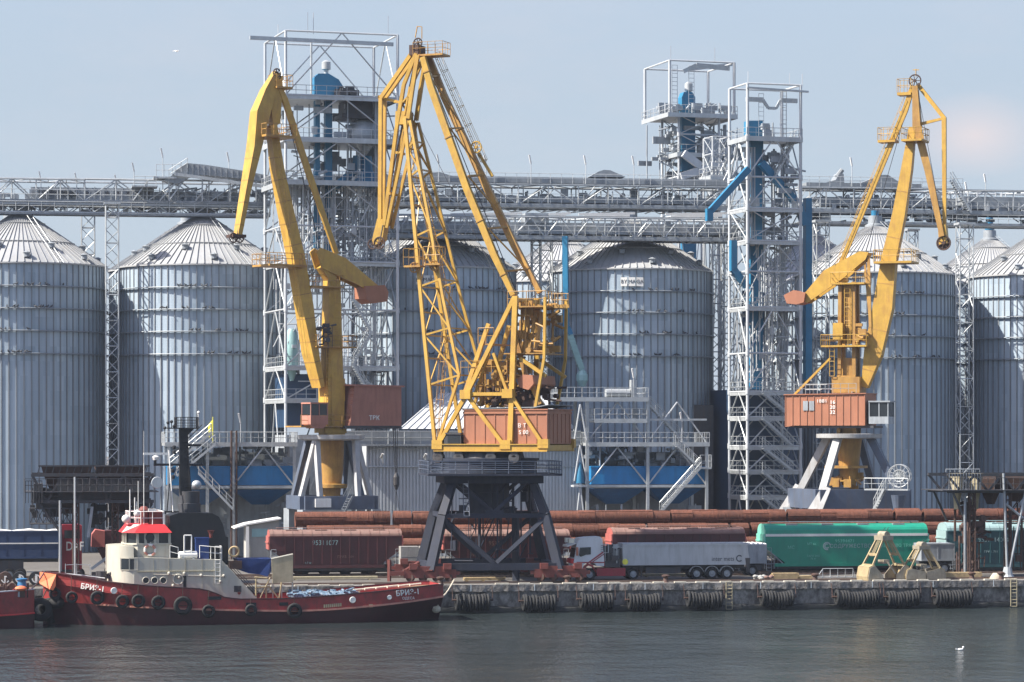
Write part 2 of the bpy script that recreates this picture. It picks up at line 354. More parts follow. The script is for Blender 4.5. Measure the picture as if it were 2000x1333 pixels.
ca = N('ShaderNodeMath'); ca.operation = 'MULTIPLY'; ca.inputs[1].default_value = .35; L(cm.outputs[0], ca.inputs[0]); cs = N('ShaderNodeMath'); cs.operation = 'ADD'; L(fa.outputs[0], cs.inputs[0]); L(ca.outputs[0], cs.inputs[1])
sz_ = N('ShaderNodeSeparateXYZ'); L(tc.outputs['Generated'], sz_.inputs[0]); vm = N('ShaderNodeMapRange'); vm.inputs['From Min'].default_value = .12; vm.inputs['From Max'].default_value = .5; vm.inputs['To Min'].default_value = .86; vm.inputs['To Max'].default_value = 0; L(sz_.outputs[2], vm.inputs['Value'])
vx = N('ShaderNodeMix'); vx.data_type = 'RGBA'; vx.inputs['B'].default_value = (2.12,2.52,2.98,1); L(vm.outputs[0], vx.inputs['Factor']); L(tn.outputs['Result'], vx.inputs['A'])
cx = N('ShaderNodeMix'); cx.data_type = 'RGBA'; cx.inputs['B'].default_value = (3.6,3.2,3.25,1); L(cs.outputs[0], cx.inputs['Factor']); L(vx.outputs['Result'], cx.inputs['A'])
nt.links.new(sk.outputs[0], tn.inputs['A']); nt.links.new(cx.outputs['Result'], bg.inputs[0]); bg.inputs[1].default_value = .11
sc.view_settings.view_transform = 'Standard'; sc.view_settings.look = 'None'; sc.view_settings.exposure = 1.12; sc.view_settings.gamma = 1
sc.cycles.max_bounces = 6; sc.cycles.diffuse_bounces = 2; sc.cycles.glossy_bounces = 3; sc.cycles.caustics_reflective = False; sc.cycles.caustics_refractive = False
sc.cycles.use_denoising = True
# ---------------------------------------------------------------- water, quay, ground
mb = MB().add([(-640,-560,0),(640,-560,0),(640,1.5,0),(-640,1.5,0)], [(0,1,2,3)])
solo('water', 'dark rippled harbour water', 'water', mb, 'water', kind='structure')
mb = MB().add([(-640,1.2,GZ),(640,1.2,GZ),(640,1500,GZ),(-640,1500,GZ)], [(0,1,2,3)])
solo('quay_apron', 'dusty concrete apron of the quay', 'quay', mb, 'apron', kind='structure')
qw = thing('quay_wall', 'weathered grey concrete quay wall with white dashes along its edge', 'quay wall', base=(0,0,0))
random.seed(3)
mb = MB(); n = 420; x0, x1 = -85., 75.
rows = [(-.6,.35),(.25,.32),(.7,.3),(1.1,.27),(1.5,.25),(1.86,.24)]
for j, (z, y) in enumerate(rows):
    for i in range(n+1):
        x = x0+(x1-x0)*i/n
        mb.v.append((x, y + random.uniform(-.035,.035) + (.16*max(0, math.sin(x*.9)+math.sin(x*2.3+1)-1.2)), z))
for j in range(len(rows)-1):
    for i in range(n): a = j*(n+1)+i; mb.f.append((a, a+1, a+n+2, a+n+1))
part('wall_face', mb, 'concrete', qw, smooth=30)
m2 = MB(); m = 260
for j, (z, y) in enumerate(((-.5,.3),(.1,.1),(.42,.12),(.5,.3))):
    for i in range(m+1): m2.v.append((x0+(x1-x0)*i/m, y+random.uniform(-.03,.03), z+(random.uniform(-.07,.1) if j > 1 else 0)))
for j in range(3):
    for i in range(m): a = j*(m+1)+i; m2.f.append((a, a+1, a+m+2, a+m+1))
part('tide_band', m2, 'concrete_wet', qw, smooth=30)
mb = MB(); s = x0
while s < x1:
    L = random.choice((4.6,5.2,5.6)); a, b = s+.025, s+L-.025; j = random.uniform(-.03,.03); m = 12
    pts = [(a+(b-a)*i/m, random.uniform(-.04,.05)) for i in range(m+1)]
    for (xa, ya), (xb, yb) in zip(pts, pts[1:]):
        mb.add([(xa,ya+j,1.84+random.uniform(-.05,.06)),(xb,yb+j,1.84+random.uniform(-.05,.06)),(xb,yb*.5+j,GZ),(xa,ya*.5+j,GZ),(xa,1.3,GZ),(xb,1.3,GZ),(xa,.5,1.82),(xb,.5,1.82)], [(0,1,2,3),(3,2,5,4),(0,6,7,1)])
    s += L
part('coping', mb, 'concrete', qw)
mb = MB(); s = x0
while s < x1:
    L = random.uniform(.95,1.2)
    if random.random() < .9: mb.box(s, s+L, .03+random.uniform(0,.02), .36, GZ+.002, GZ+.13)
    s += L+random.uniform(.8,1.05)
part('edge_marking', mb, 'edge_white', qw)
# two crane rails and two railway tracks on the apron
for t, nm, lb in ((2.6,'crane_rail','crane rail nearest the quay edge'),(13.1,'crane_rail','crane rail behind the grey tipper trailer')):
    mb = MB(); mb.box(-150,150,t-.05,t+.05,GZ+.01,GZ+.16).box(-150,150,t-.11,t+.11,GZ+.004,GZ+.05)
    solo(nm, lb, 'rail', mb, 'rail_steel', base=(0,t,GZ), kind='structure')
mb = MB()
for t in (17.3,18.82,): mb.box(-150,150,t-.04,t+.04,GZ+.01,GZ+.17)
for i in range(400): mb.box(-120+i*.6,-119.75+i*.6,16.7,19.4,GZ+.004,GZ+.06)
solo('railway_track', 'railway track under the row of hopper wagons', 'track', mb, 'rail_steel', base=(0,18,GZ), kind='structure')

# tyre fenders hung along the wall
fender_px = [(890,957),(1020,1085),(1133,1197),(1228,1290),(1343,1410),(1487,1550),(1632,1716),(1733,1795),(1827,1896)]
fl = ['row of black tyres hung on the quay behind the mooring rope at the tug stern', 'row of black tyres hung on the quay under the lattice crane', 'row of black tyres hung on the quay in front of the tractor cab',
      'row of black tyres hung on the quay below the tractor of the grey tipper', 'row of black tyres hung on the quay below the triple axle of the grey tipper', 'row of black tyres hung on the quay below the timber boards beside the grabs',
      'longest row of black tyres hung on the quay under the left grab', 'row of black tyres hung on the quay under the right grab', 'row of black tyres hung on the quay below the rusty hopper gantry']
tyre0 = None
for (a, b), lb in zip(fender_px, fl):
    xa, xb = S.x(a, -.6), S.x(b, -.6); zc = .98 + random.uniform(-.12,.12)
    r = thing('tyre_fender', lb, 'tyre fender', base=((xa+xb)/2, -.5, zc), group='tyre fenders hung along the quay wall')
    n = int(round((xb-xa)/.27)); pr = [(.40,-.10),(.62,-.135),(.7,-.1),(.735,-.03),(.735,.03),(.7,.1),(.62,.135),(.40,.10),(.43,0),(.40,-.10)]
    for i in range(n):
        x = xa+.14+(xb-xa-.28)*i/(n-1)+random.uniform(-.05,.05)
        mb = MB().lathe(pr, (x, -.45+random.uniform(-.05,.03), zc+random.uniform(-.1,.05)-.12*math.sin(math.pi*i/(n-1))), 18, 'x', cap=False)
        part('tyre', mb, 'rubber', r, smooth=50)
    mb = MB().tube((xa-.3,-.45,zc+.1),(xb+.3,-.45,zc+.1),.09,8)
    for x in (xa-.25, xb+.25): mb.path([(x,-.45,zc+.1),(x+.04,-.2,1.7),(x,-.06,2.3)], .035, 5)
    part('chain', mb, 'rust_dark', r)
# ladders on the wall
for px in (1424, 1980):
    x = S.x(px,-.1); mb = MB().ladder((x,-.12,.1),(x,-.12,2.5),.55,.3,.035,side=(1,0,0))
    solo('wall_ladder', 'pale steel ladder down the quay wall %s' % ('in front of the grey tipper' if px < 1500 else 'under the right hopper gantry'), 'ladder', mb, 'canvas', base=(x,-.12,.1), group='ladders on the quay wall')

# ---------------------------------------------------------------- silos
ZE = 34.35; ZB = GZ
RINGS = (31.75, 29.3, 26.85, 24.35)
random.seed(11)
def silo_parts(r, base, RR, ze, apex, nseg=72, rings=RINGS, sign=None):
    cx, cy = base[0], base[1]; sc_ = ze/ZE
    mb = MB(); mb.lathe([(RR, ZB), (RR, ze)], (cx,cy,0), 144, cap=False); part('silo_wall', mb, 'silo_sheet', r, smooth=20)
    mb = MB(); mb2 = MB(); dz = .62
    for k in range(nseg):
        a = (k+.5)*2*math.pi/nseg; c, s_ = math.cos(a), math.sin(a); e = V((-s_, c, 0)); u = V((c, s_, 0)); b0 = V((cx,cy,0))
        mb.bar(b0+u*(RR+.04)+V((0,0,rings[3]*sc_)), b0+u*(RR+.04)+V((0,0,ze-.05)), .1, .1, up=u)
        mb.bar(b0+u*(RR+.06)+V((0,0,ZB)), b0+u*(RR+.06)+V((0,0,rings[3]*sc_)), .13, .14, up=u)
        p, q = b0+u*(RR+.25)+V((0,0,ze-.02)), b0+u*1.0+V((0,0,apex-.25))
        n_ = (q-p).cross(e).normalized(); n_ = n_ if n_.z > 0 else -n_
        mb2.bar(p+n_*.05, q+n_*.05, .06, .1, .04, .06, up=n_)
    part('stiffener', mb, 'silo_rib', r)
    mb = MB()
    slope = lambda f: (RR+.25-(RR-.75)*f, ze-.06+(apex-.2-ze)*f)
    mb.lathe([slope(0), slope(.98)], (cx,cy,0), 144, cap=False)
    mb.lathe([(RR+.27, ze-.18),(RR+.27, ze-.02)], (cx,cy,0), 144, cap=False)
    roof = part('roof', mb, 'silo_roof', r, smooth=20)
    for f in (.42, .8): mb2.lathe([(slope(f)[0]+.0, slope(f)[1]+.05),(slope(f)[0]+.06, slope(f)[1]+.17),(slope(f)[0]-.1, slope(f)[1]+.2)], (cx,cy,0), 96, cap=False)
    part('roof_rib', mb2, 'silo_roof', roof)
    mb = MB().lathe([(1.25,apex-.75),(1.2,apex-.1),(.85,apex+.05),(.8,apex+1.0)], (cx,cy,0), 24); part('roof_cap', mb, 'galv_dark', r, smooth=True)
    mb = MB()
    for z in rings:
        z *= sc_; mb.torus((cx,cy,z), RR+.36, .06, 'z', 144, 5); mb.lathe([(RR+.02,z-.1),(RR+.33,z-.1)], (cx,cy,0), 144, cap=False)
    part('wind_ring', mb, 'galv_dark', r)
    mb = MB()
    for k in range(9):
        a = -2.75+k*.42; f = .1 if k % 2 else .3; rr, zz = slope(f); c = V((cx+rr*math.cos(a), cy+rr*math.sin(a), zz+.3)); mb.lathe([(.35,-.25),(.35,.2),(.5,.22),(.1,.4)], c, 8)
    part('roof_vent', mb, 'galv_dark', roof)
    # ladder with cage up the roof and wall
    a = -1.1; u = V((math.cos(a), math.sin(a), 0)); e = V((-u.y, u.x, 0)); b0 = V((cx,cy,0))
    mb = MB().ladder(b0+u*(RR+.4)+V((0,0,ze)), b0+u*1.2+V((0,0,apex+.25)), .6, .6, .03, side=e)
    part('roof_ladder', mb, 'galvanised', roof)
silo_list = [(-308,82,9.4,0,None,'corrugated grain silo off the left side whose shadow falls on its neighbour'),
    (40,82,9.4,0,None,'corrugated grain silo at the far left end of the row, blue grey in shade'),
    (396,82,9.4,0,None,'corrugated grain silo with sunlit flank cut by a diagonal shadow, left of the tall tower'),
    (848,82,9.4,0,'sign','corrugated grain silo behind the lattice boom of the middle crane'),
    (1231,82,9.4,0,'sign','grain silo with three letter plates in full view, beside the long blue spout'),
    (1709,84,9.4,0,None,'corrugated grain silo directly behind the right hand yellow crane'),
    (2047,84,9.4,0,None,'corrugated grain silo cut by the right edge, its flank brightly lit'),
    (366,107,9.4,1.0,None,'rear grain silo whose roof shows behind the half sunlit silo'),
    (20,107,9.4,1.0,None,'rear grain silo hidden behind the leftmost silo'),
    (1590,108,9.4,.4,None,'rear grain silo whose dark roof tip shows right of the lower elevator tower'),
    (1933,108,9.4,.2,None,'rear grain silo whose cone rises behind the brightly lit silo on the right'),
    (1100,108,9.4,0,None,'rear grain silo seen in the gap between the two silos with plates')]
SILO = {}
for px, t, RR, dz, sg, lb in silo_list:
    x = S.x(px, t); b = (x, t, GZ)
    r = thing('grain_silo', lb, 'silo', base=b, group='corrugated steel grain silos')
    silo_parts(r, b, RR, ZE+dz, ZE+dz+6.1); SILO[px] = (x, t, RR)
    if sg:
        for i, tx in enumerate(('BY','MA','GA')):
            a = -math.pi/2 - BETA + (-.115+.093*i if px > 1000 else -.15+.093*i); u = V((math.cos(a), math.sin(a), 0)); e = V((-u.y, u.x, 0)); c = V((x,t,32.75))+u*(RR+.28)
            mb = MB().bar(c-e*.37, c+e*.37, 1.0, .06, up=u); p_ = part('letter_plate', mb, 'white', r)
            text(tx, p_, c+u*.05, .58, 'ink', (R_(90),0,a+math.pi/2))
# pigeons on the silo rings
pm_b = None; random.seed(5); placed = 0
for px in (40, 396, 848, 1231, 1709):
    x, t, RR = SILO[px]
    for z in RINGS:
        k = 0; a = -math.pi/2-BETA+random.uniform(-.5,.1)
        while k < 8:
            a += random.choice((.035,.05,.05,.08,.2)); k += 1
            p = S.world((x+(RR+.36)*math.cos(a), t+(RR+.36)*math.sin(a), z+.06))
            if pm_b is None:
                mb = MB().ball((0,0,.17), .16, 8, 5, (1.5,.8,.85)).ball((.2,0,.33), .09, 6, 4).bar((-.2,0,.14),(-.48,0,.05),.12,.03)
                o = solo('pigeon', 'small dark pigeon perched on a silo ring', 'bird', mb, 'bird_grey', group='pigeons perched on the silo rings'); pm_b = o
            else:
                o = pm_b.copy(); COL.objects.link(o)
            o.location = p; o.rotation_euler = (0, 0, random.uniform(0, 6.28)); o.scale = (.78,)*3; placed += 1

# lattice masts between the silos
def lattice_mast(px, t, zt, w, lb, n=None, mat='galvanised', px1=None):
    x = S.x(px, t); L = zt-GZ; r = thing('lattice_mast', lb, 'mast', base=(x,t,GZ), group='lattice masts carrying the conveyor galleries')
    mb = MB().lattice((x,t,GZ),(x,t,zt), w, w, n or int(L/(w*1.0)), .075, .05); part('mast', mb, mat, r)
    mb = MB(); mb.box(x-w/2-.2,x+w/2+.2,t-w/2-.2,t+w/2+.2,zt,zt+.25); part('head_plate', mb, mat, r)
ZG = 40.9
lattice_mast(172, 90, ZG, 1.5, 'slim lattice mast standing behind the gap between the two left silos')
lattice_mast(219, 75, ZG, 1.4, 'lattice mast standing in the gap between the two left silos')
lattice_mast(1047, 76, 38, 1.0, 'slim lattice mast right of the two long ties of the middle crane')
lattice_mast(1066, 80, 38, 1.3, 'lattice mast close behind the slim one beside the blue spout pipe')
lattice_mast(1400, 84, 38, 1.4, 'lattice mast hard against the right side of the silo with clear plates')
lattice_mast(1424, 78, 38, 1.5, 'lattice mast just left of the lower elevator tower')
lattice_mast(1512, 90, 40, 1.6, 'lattice mast showing bright through the lower elevator tower')
lattice_mast(1604, 76, 40, 1.5, 'lattice mast between the lower elevator tower and the right crane')
lattice_mast(1884, 76, ZG-1, 1.6, 'lattice mast left of the brightly lit silo on the right')
lattice_mast(1781, 100, ZG, 1.2, 'thin lattice mast glimpsed between the boom and fly jib of the right crane')

# ---------------------------------------------------------------- conveyor galleries
def truss(mb, xa, xb, y, z0, z1, n, r=.12, rd=.07, zig=True, warren=False):
    mb.tube((xa,y,z0),(xb,y,z0),r,6); mb.tube((xa,y,z1),(xb,y,z1),r,6)
    for i in range(n+1):
        x = xa+(xb-xa)*i/n
        mb.tube((x,y,z0),(x,y,z1),rd,5)
        if i < n:
            x2 = xa+(xb-xa)*(i+1)/n
            if warren:
                xm = (x+x2)/2; mb.tube((x,y,z0),(xm,y,z1),rd,5); mb.tube((xm,y,z1),(x2,y,z0),rd,5)
            elif i % 2: mb.tube((x,y,z1),(x2,y,z0),rd,5)
            else: mb.tube((x,y,z0),(x2,y,z1),rd,5)
def cross(mb, xa, xb, y0, y1, z, n, r=.07):
    for i in range(n+1):
        x = xa+(xb-xa)*i/n; mb.tube((x,y0,z),(x,y1,z),r,5)
        if i < n: x2 = xa+(xb-xa)*(i+1)/n; mb.tube((x,y0 if i % 2 else y1,z),(x2,y1 if i % 2 else y0,z),r*.8,5)
def clutter(mb, xa, xb, y0, y1, z0, z1, n, seed, smin=.3, smax=1.6, pipes=False):
    rnd = random.Random(seed)
    for i in range(n):
        x = rnd.uniform(xa,xb); y = rnd.uniform(y0,y1); a = rnd.uniform(smin,smax); h = rnd.uniform(.25,.9); z = rnd.uniform(z0,z1)
        k = rnd.random()
        if pipes:
            if k < .45: mb.tube((x,y,max(z0,z-a*2)),(x,y,min(z1,z+a*2)),rnd.uniform(.03,.09),6)
            elif k < .7: mb.tube((x,y,max(z0,z-a)),(min(xb,x+a),y,min(z1,z+a)),rnd.uniform(.03,.07),5)
            elif k < .9: mb.tube((x,y,z),(min(xb,x+a*1.5),y,z),rnd.uniform(.03,.08),6)
            else: mb.box(x-.25,x+.25,y-.2,y+.2,z-h/2,z+h/2)
            continue
        if k < .4: mb.box(x-a/2,x+a/2,y-.2,y+.2,z-h/2,z+h/2)
        elif k < .7: mb.tube((x,y,z),(x+a,y+rnd.uniform(-.3,.3),z+rnd.uniform(-.6,.6)),rnd.uniform(.06,.16),6)
        elif k < .85: mb.tube((x,y,z0),(x,y,z1),rnd.uniform(.05,.14),6)
        else: mb.lathe([(h*.35,-.3),(h*.35,.3)],(x,y,z),10,'y')
def lampposts(lst, t, z0, group='lamp posts along the galleries'):
    for px, py, lb in lst:
        p = S.l(px, py, t); r = thing('lamp_post', lb, 'lamp post', base=(p.x,t,z0), group=group)
        part('pole', MB().tube((p.x,t,z0),(p.x,t,p.z-.9),.05,5), 'steel_white', r)
        part('lamp_head', MB().bar((p.x,t,p.z-1.0),(p.x-.22,t-.1,p.z),.16,.22), 'white', r)

g1 = thing('conveyor_gallery', 'left conveyor gallery running over the two left silos', 'conveyor gallery', base=(S.x(250,82),82,ZG), group='steel conveyor galleries over the silos')
xa, xb = S.x(-120,82), S.x(525,82)
z = lambda px, py, t=80: S.z(px, py, t)
mb = MB(); zt, zm, zb = z(100,350), z(100,394), z(100,415)
for y in (80,84.2): truss(mb, xa, S.x(165,82), y, zm, zt, 6, .13, .08); truss(mb, S.x(165,82), xb, y, z(300,394), z(300,352), 6, .12, .08)
for y in (80,84.2): truss(mb, xa, xb, y, zb, zm-.25, 26, .13, .06)
cross(mb, xa, xb, 80, 84.2, zb+.1, 22); cross(mb, xa, S.x(165,82), 80, 84.2, zt, 8)
part('truss', mb, 'galvanised', g1)
mb = MB().box(xa,xb,79.9,80.12,zm-.38,zm+.22).box(xa,xb,84.1,84.3,zm-.38,zm+.2).box(xa,xb,80.13,84.05,zm-.1,zm+.02).box(xa,xb,79.9,80.1,zb-.25,zb+.12); part('deck', mb, 'galv_dark', g1)
mb = MB().rail([(xa,79.8,zm+.25),(xb,79.8,zm+.25)],1.1,1.2); mb.rail([(xa,79.8,zb+.2),(xb,79.8,zb+.2)],1.0,1.4); part('handrail', mb, 'galvanised', g1)
mb = MB(); zz = zm+.1
for a, b, tp in ((75,150,372),(60,300,366),(262,480,372)):
    mb.box(S.x(a,82),S.x(b,82),81.0,83,zz,z(200,tp))
for i in range(22):
    x = S.x(95+i*18,82); mb.bar((x,80.98,zz),(x,80.98,z(200,364)),.1,.1)
part('conveyor_housing', mb, 'steel_mid', g1)
mb = MB()
for i in range(9):
    c = S.l(130+i*20,377,80.85); mb.lathe([(.16,-.05),(.16,.1)],c,8,'y')
part('port', mb, 'steel_dark', g1)
mb = MB(); clutter(mb, xa, S.x(80,82), 80.6, 83.6, zm+.3, zm+1.1, 30, 1); clutter(mb, xa, xb, 80.4, 83.8, zb+.3, zm-.5, 90, 2); clutter(mb, S.x(330,82), xb, 80.4, 83.6, zm+.3, zm+1.6, 70, 4)
part('machinery', mb, 'steel_mid', g1)
# inclined covered conveyor on top of the left gallery
g1b = thing('covered_conveyor', 'sloping covered conveyor with curved hood standing on the left gallery', 'conveyor', base=(S.x(380,80),80,z(380,350)))
poly = [S.l(a,b,79.2) for a, b in ((318,352),(330,348),(352,326),(366,319),(400,322),(470,333),(535,345),(535,358),(470,349),(400,342),(372,344),(348,360))]
part('hood', MB().prism([(p.x,p.z) for p in poly], 79.2, 82), 'galv_dark', g1b)
mb = MB()
for i in range(16):
    p, q = S.l(366+i*11,319+i*1.65,79.15), S.l(366+i*11,342+i*.75,79.15); mb.bar(p,q,.08,.08)
part('hood_rib', mb, 'steel_mid', g1b)
mb = MB(); a, b = S.l(340,340,79), S.l(540,368,79); mb.bar(a,b,.35,.2); a2, b2 = S.l(300,345,79), S.l(345,345,79); mb.box(a2.x,b2.x,79,82,a2.z-.2,a2.z)
for px in (330,395,450,500): p = S.l(px,350,79.4); mb.tube(p,(p.x,79.4,zm+.2),.09,5)
for px in (350,420): mb.tube(S.l(px,350,79.4),S.l(px-38,392,79.4),.09,5); mb.tube(S.l(px-60,352,79.4),S.l(px-90,392,79.4),.09,5)
part('support', mb, 'galvanised', g1b)
mb = MB().rail([S.l(262,364,79),S.l(305,364,79)],1.1,1.0).rail([S.l(305,344,79),S.l(352,344,79)],1.3,.9); mb.rail([S.l(330,351,78.9),S.l(366,328,78.9)],1.1,.8); part('handrail', mb, 'galvanised', g1b)
part('platform', MB().box(S.x(258,79),S.x(308,79),79,82,z(280,364)-.15,z(280,364)), 'galvanised', g1b)

def gallery(nm, lb, pa, pb, t0, t1, rt, rm, rb, nt, seed, roof=None, warren=False, hou=None, rails=True):
    pc = (pa+pb)/2; xa, xb = S.x(pa,t0), S.x(pb,t0); zt, zm, zb = S.z(pc,rt,t0), S.z(pc,rm,t0), S.z(pc,rb,t0)
    r = thing(nm, lb, 'conveyor gallery', base=((xa+xb)/2,(t0+t1)/2,zb), group='steel conveyor galleries over the silos')
    mb = MB()
    for y in (t0,t1): truss(mb, xa, xb, y, zm, zt, nt, .13, .085, warren=warren)
    cross(mb, xa, xb, t0, t1, zt, nt); cross(mb, xa, xb, t0, t1, zb, nt*2)
    part('truss', mb, 'galvanised', r)
    mb = MB().box(xa,xb,t0-.12,t0+.1,zm-.25,zm+.2).box(xa,xb,t1-.1,t1+.1,zm-.25,zm+.2).box(xa,xb,t0+.11,t1-.11,zm-.08,zm+.06)
    if rb-rm > 8: mb.box(xa,xb,t0-.1,t0+.1,zb-.15,zb+.15).box(xa,xb,t1-.1,t1+.1,zb-.15,zb+.15).box(xa,xb,t0+.5,t1-.5,zb-.06,zb+.04)
    mb.box(xa,xb,t0-.1,t0+.1,zt-.1,zt+.14)
    part('deck', mb, 'galv_dark', r)
    mb = MB().rail([(xa,t0-.15,zm+.2),(xb,t0-.15,zm+.2)],1.1,1.3,.03)
    if rails: mb.rail([(xa,t0-.1,zt+.15),(xb,t0-.1,zt+.15)],1.15,1.3,.03); mb.rail([(xa,t1,zt+.15),(xb,t1,zt+.15)],1.15,1.3,.03)
    if rb-rm > 8: mb.rail([(xa,t0-.12,zb+.15),(xb,t0-.12,zb+.15)],1.0,1.3,.03)
    part('handrail', mb, 'galvanised', r)
    if hou:
        mb = MB()
        for a, b, c, d, w0 in hou: mb.box(S.x(a,t0+w0),S.x(b,t0+w0),t0+w0,t1-.5,S.z(pc,d,t0),S.z(pc,c,t0))
        part('conveyor_housing', mb, 'steel_mid', r)
    if roof:
        mb = MB()
        for a, b, c, d in roof: mb.box(S.x(a,t0+.4),S.x(b,t0+.4),t0+.4,t1-.3,S.z(pc,d,t0),S.z(pc,c,t0))
        part('roof_housing', mb, 'galv_dark', r)
    mb = MB(); L = xb-xa; clutter(mb, xa, xb, t0+.3, t1-.4, zm+.3, zm+(zt-zm)*.75, int(L*2.2), seed)
    if rb-rm > 8: clutter(mb, xa, xb, t0+.4, t1-.4, zb+.2, zm-.3, int(L*2), seed+50)
    part('machinery', mb, 'steel_mid', r)
    mb = MB(); clutter(mb, xa, xb, t0+.1, t1-.8, zm+.2, zt, int(L*1.5), seed+9, .4, 2.0, True); part('pipework', mb, 'steel_white', r)
    return r, (xa,xb,zt,zm,zb)
g2, G2 = gallery('conveyor_gallery','upper conveyor gallery crossing behind the middle crane between the towers',655,1420,81,85.5,361,401,409,13,21, roof=[(640,1420,346,357)], hou=[(700,1400,382,394,.9)])
mb = MB(); p = [S.l(a,b,81.6) for a, b in ((1150,346),(1168,336),(1180,332),(1192,333),(1222,346))]; mb.prism([(q.x,q.z) for q in p],81.6,85); p = [S.l(a,b,81.6) for a, b in ((800,346),(830,338),(860,337),(890,346))]; mb.prism([(q.x,q.z) for q in p],81.6,85)
part('hood', mb, 'galv_dark', g2)
g3, G3 = gallery('conveyor_gallery','lower conveyor gallery close in front of the silo roofs between the towers',650,1470,73.2,77,424,464,468,14,31, warren=True, hou=[(700,1440,434,456,.7),(1026,1072,416,435,.4)], rails=False)
mb = MB()
for a, b in ((660,760),(880,1020),(1072,1115),(1130,1240),(1300,1420)): mb.bar(S.l(a,419,73.6),S.l(b,417,73.6),.25,.12); mb.bar(S.l(a+10,424,75),S.l(b-10,421,75),.3,.1)
part('cable_tray', mb, 'white', g3)
g4, G4 = gallery('conveyor_gallery','right conveyor gallery crossing behind the right hand crane',1560,1880,88,92.5,368,412,436,6,41, roof=[(1575,1800,358,367)], hou=[(1600,1870,385,402,1.0)])
mb = MB(); p = [S.l(a,b,88.6) for a, b in ((1578,366),(1632,352),(1640,338),(1648,340),(1650,366))]; mb.prism([(q.x,q.z) for q in p],88.6,91); mb.tube(S.l(1634,346,89),S.l(1645,332,89),.3,8)
p = [S.l(a,b,88.6) for a, b in ((1670,362),(1722,342),(1735,342),(1765,362))]; mb.prism([(q.x,q.z) for q in p],88.6,91.5); part('hood', mb, 'galv_dark', g4)
g5, G5 = gallery('conveyor_gallery','right end conveyor gallery running out of frame over the brightly lit silo',1868,2090,88,92.5,374,416,440,4,51, hou=[(1880,2080,384,408,1.0)], rails=False)
part('stair', MB().stairs(S.l(1858,352,87.5),S.l(1895,416,87.5)), 'galvanised', g5)
lampposts([(80,335,'white lamp post over the leftmost silo'),(150,338,'white lamp post left of the mast gap'),(228,342,'white lamp post over the gap between the two left silos'),(262,318,'grey lamp post beside the sloping conveyor platform'),(318,290,'tall white lamp post at the head of the sloping conveyor')], 80.2, zm+.2)
lampposts([(447,298,'tall white lamp post over the low end of the sloping conveyor')], 80.2, zm+.2)
lampposts([(857,302,'white lamp post framed by the lattice boom'),(949,304,'white lamp post right of the two long crane ties'),(1037,303,'white lamp post midway along the upper gallery'),(1144,304,'white lamp post left of the gallery hood'),(1238,305,'white lamp post right of the gallery hood')], 81.2, G2[2])
lampposts([(1664,308,'white lamp post between lower tower and right crane tie'),(1888,356,'white lamp post right of the crane fly jib'),(1925,340,'leaning lamp post nearest the right edge')], 88.2, G4[2])
# feed legs from the gallery down to the silo caps
for px, t, a, b, lb in ((40,82,394,420,'short spout pipe from the gallery onto the leftmost silo'),(396,82,394,420,'short spout pipe from the gallery onto the half sunlit silo'),(1709,84,412,440,'blue spout pipe from the gallery onto the silo behind the right crane'),(1933,108,425,462,'blue spout pipe onto the rear silo on the right'),(1590,108,425,445,'dark spout pipe onto the rear silo beside the lower tower')):
    x = S.x(px,t); za, zb_ = S.z(px,a,t), S.z(px,b,t); mb = MB().tube((x,t,zb_-.6),(x,t,za),.45,12); mb.lathe([(.62,za-1.6),(.62,za-1.1)],(x,t,0),12)
    solo('spout_pipe', lb, 'pipe', mb, 'leg_blue' if px > 1600 else 'steel_dark', base=(x,t,zb_), smooth=True, group='spout pipes onto the silo caps')
# the long blue spout in front of the plated silo
mb = MB(); pts = [S.l(a,b,71) for a, b in ((1104,462),(1106,640),(1113,655),(1136,722))]; mb.tube(pts[0],pts[1],.42,4); mb.tube(pts[1],pts[2],.44,4)
bp = thing('spout_pipe','long square blue spout descending in front of the plated silo to the loading tower','pipe',base=tuple(pts[3]))
part('upper_duct', mb, 'leg_blue', bp); mb = MB().bar(pts[2],pts[3],.62,.62)
for i in range(10): c = pts[2].lerp(pts[3], i/9.5); mb.bar(c-V((0,0,.04)), c+V((0,0,.04)), .76, .76)
part('lower_duct', mb, 'pale_teal', bp)
a, b = S.l(1137,722,71), S.l(1137,752,71); part('hopper', MB().lathe([(.35,b.z-.2),(.65,b.z+.5),(.65,a.z-.6),(.3,a.z)],(a.x,a.y,0),8), 'pale_teal', bp)

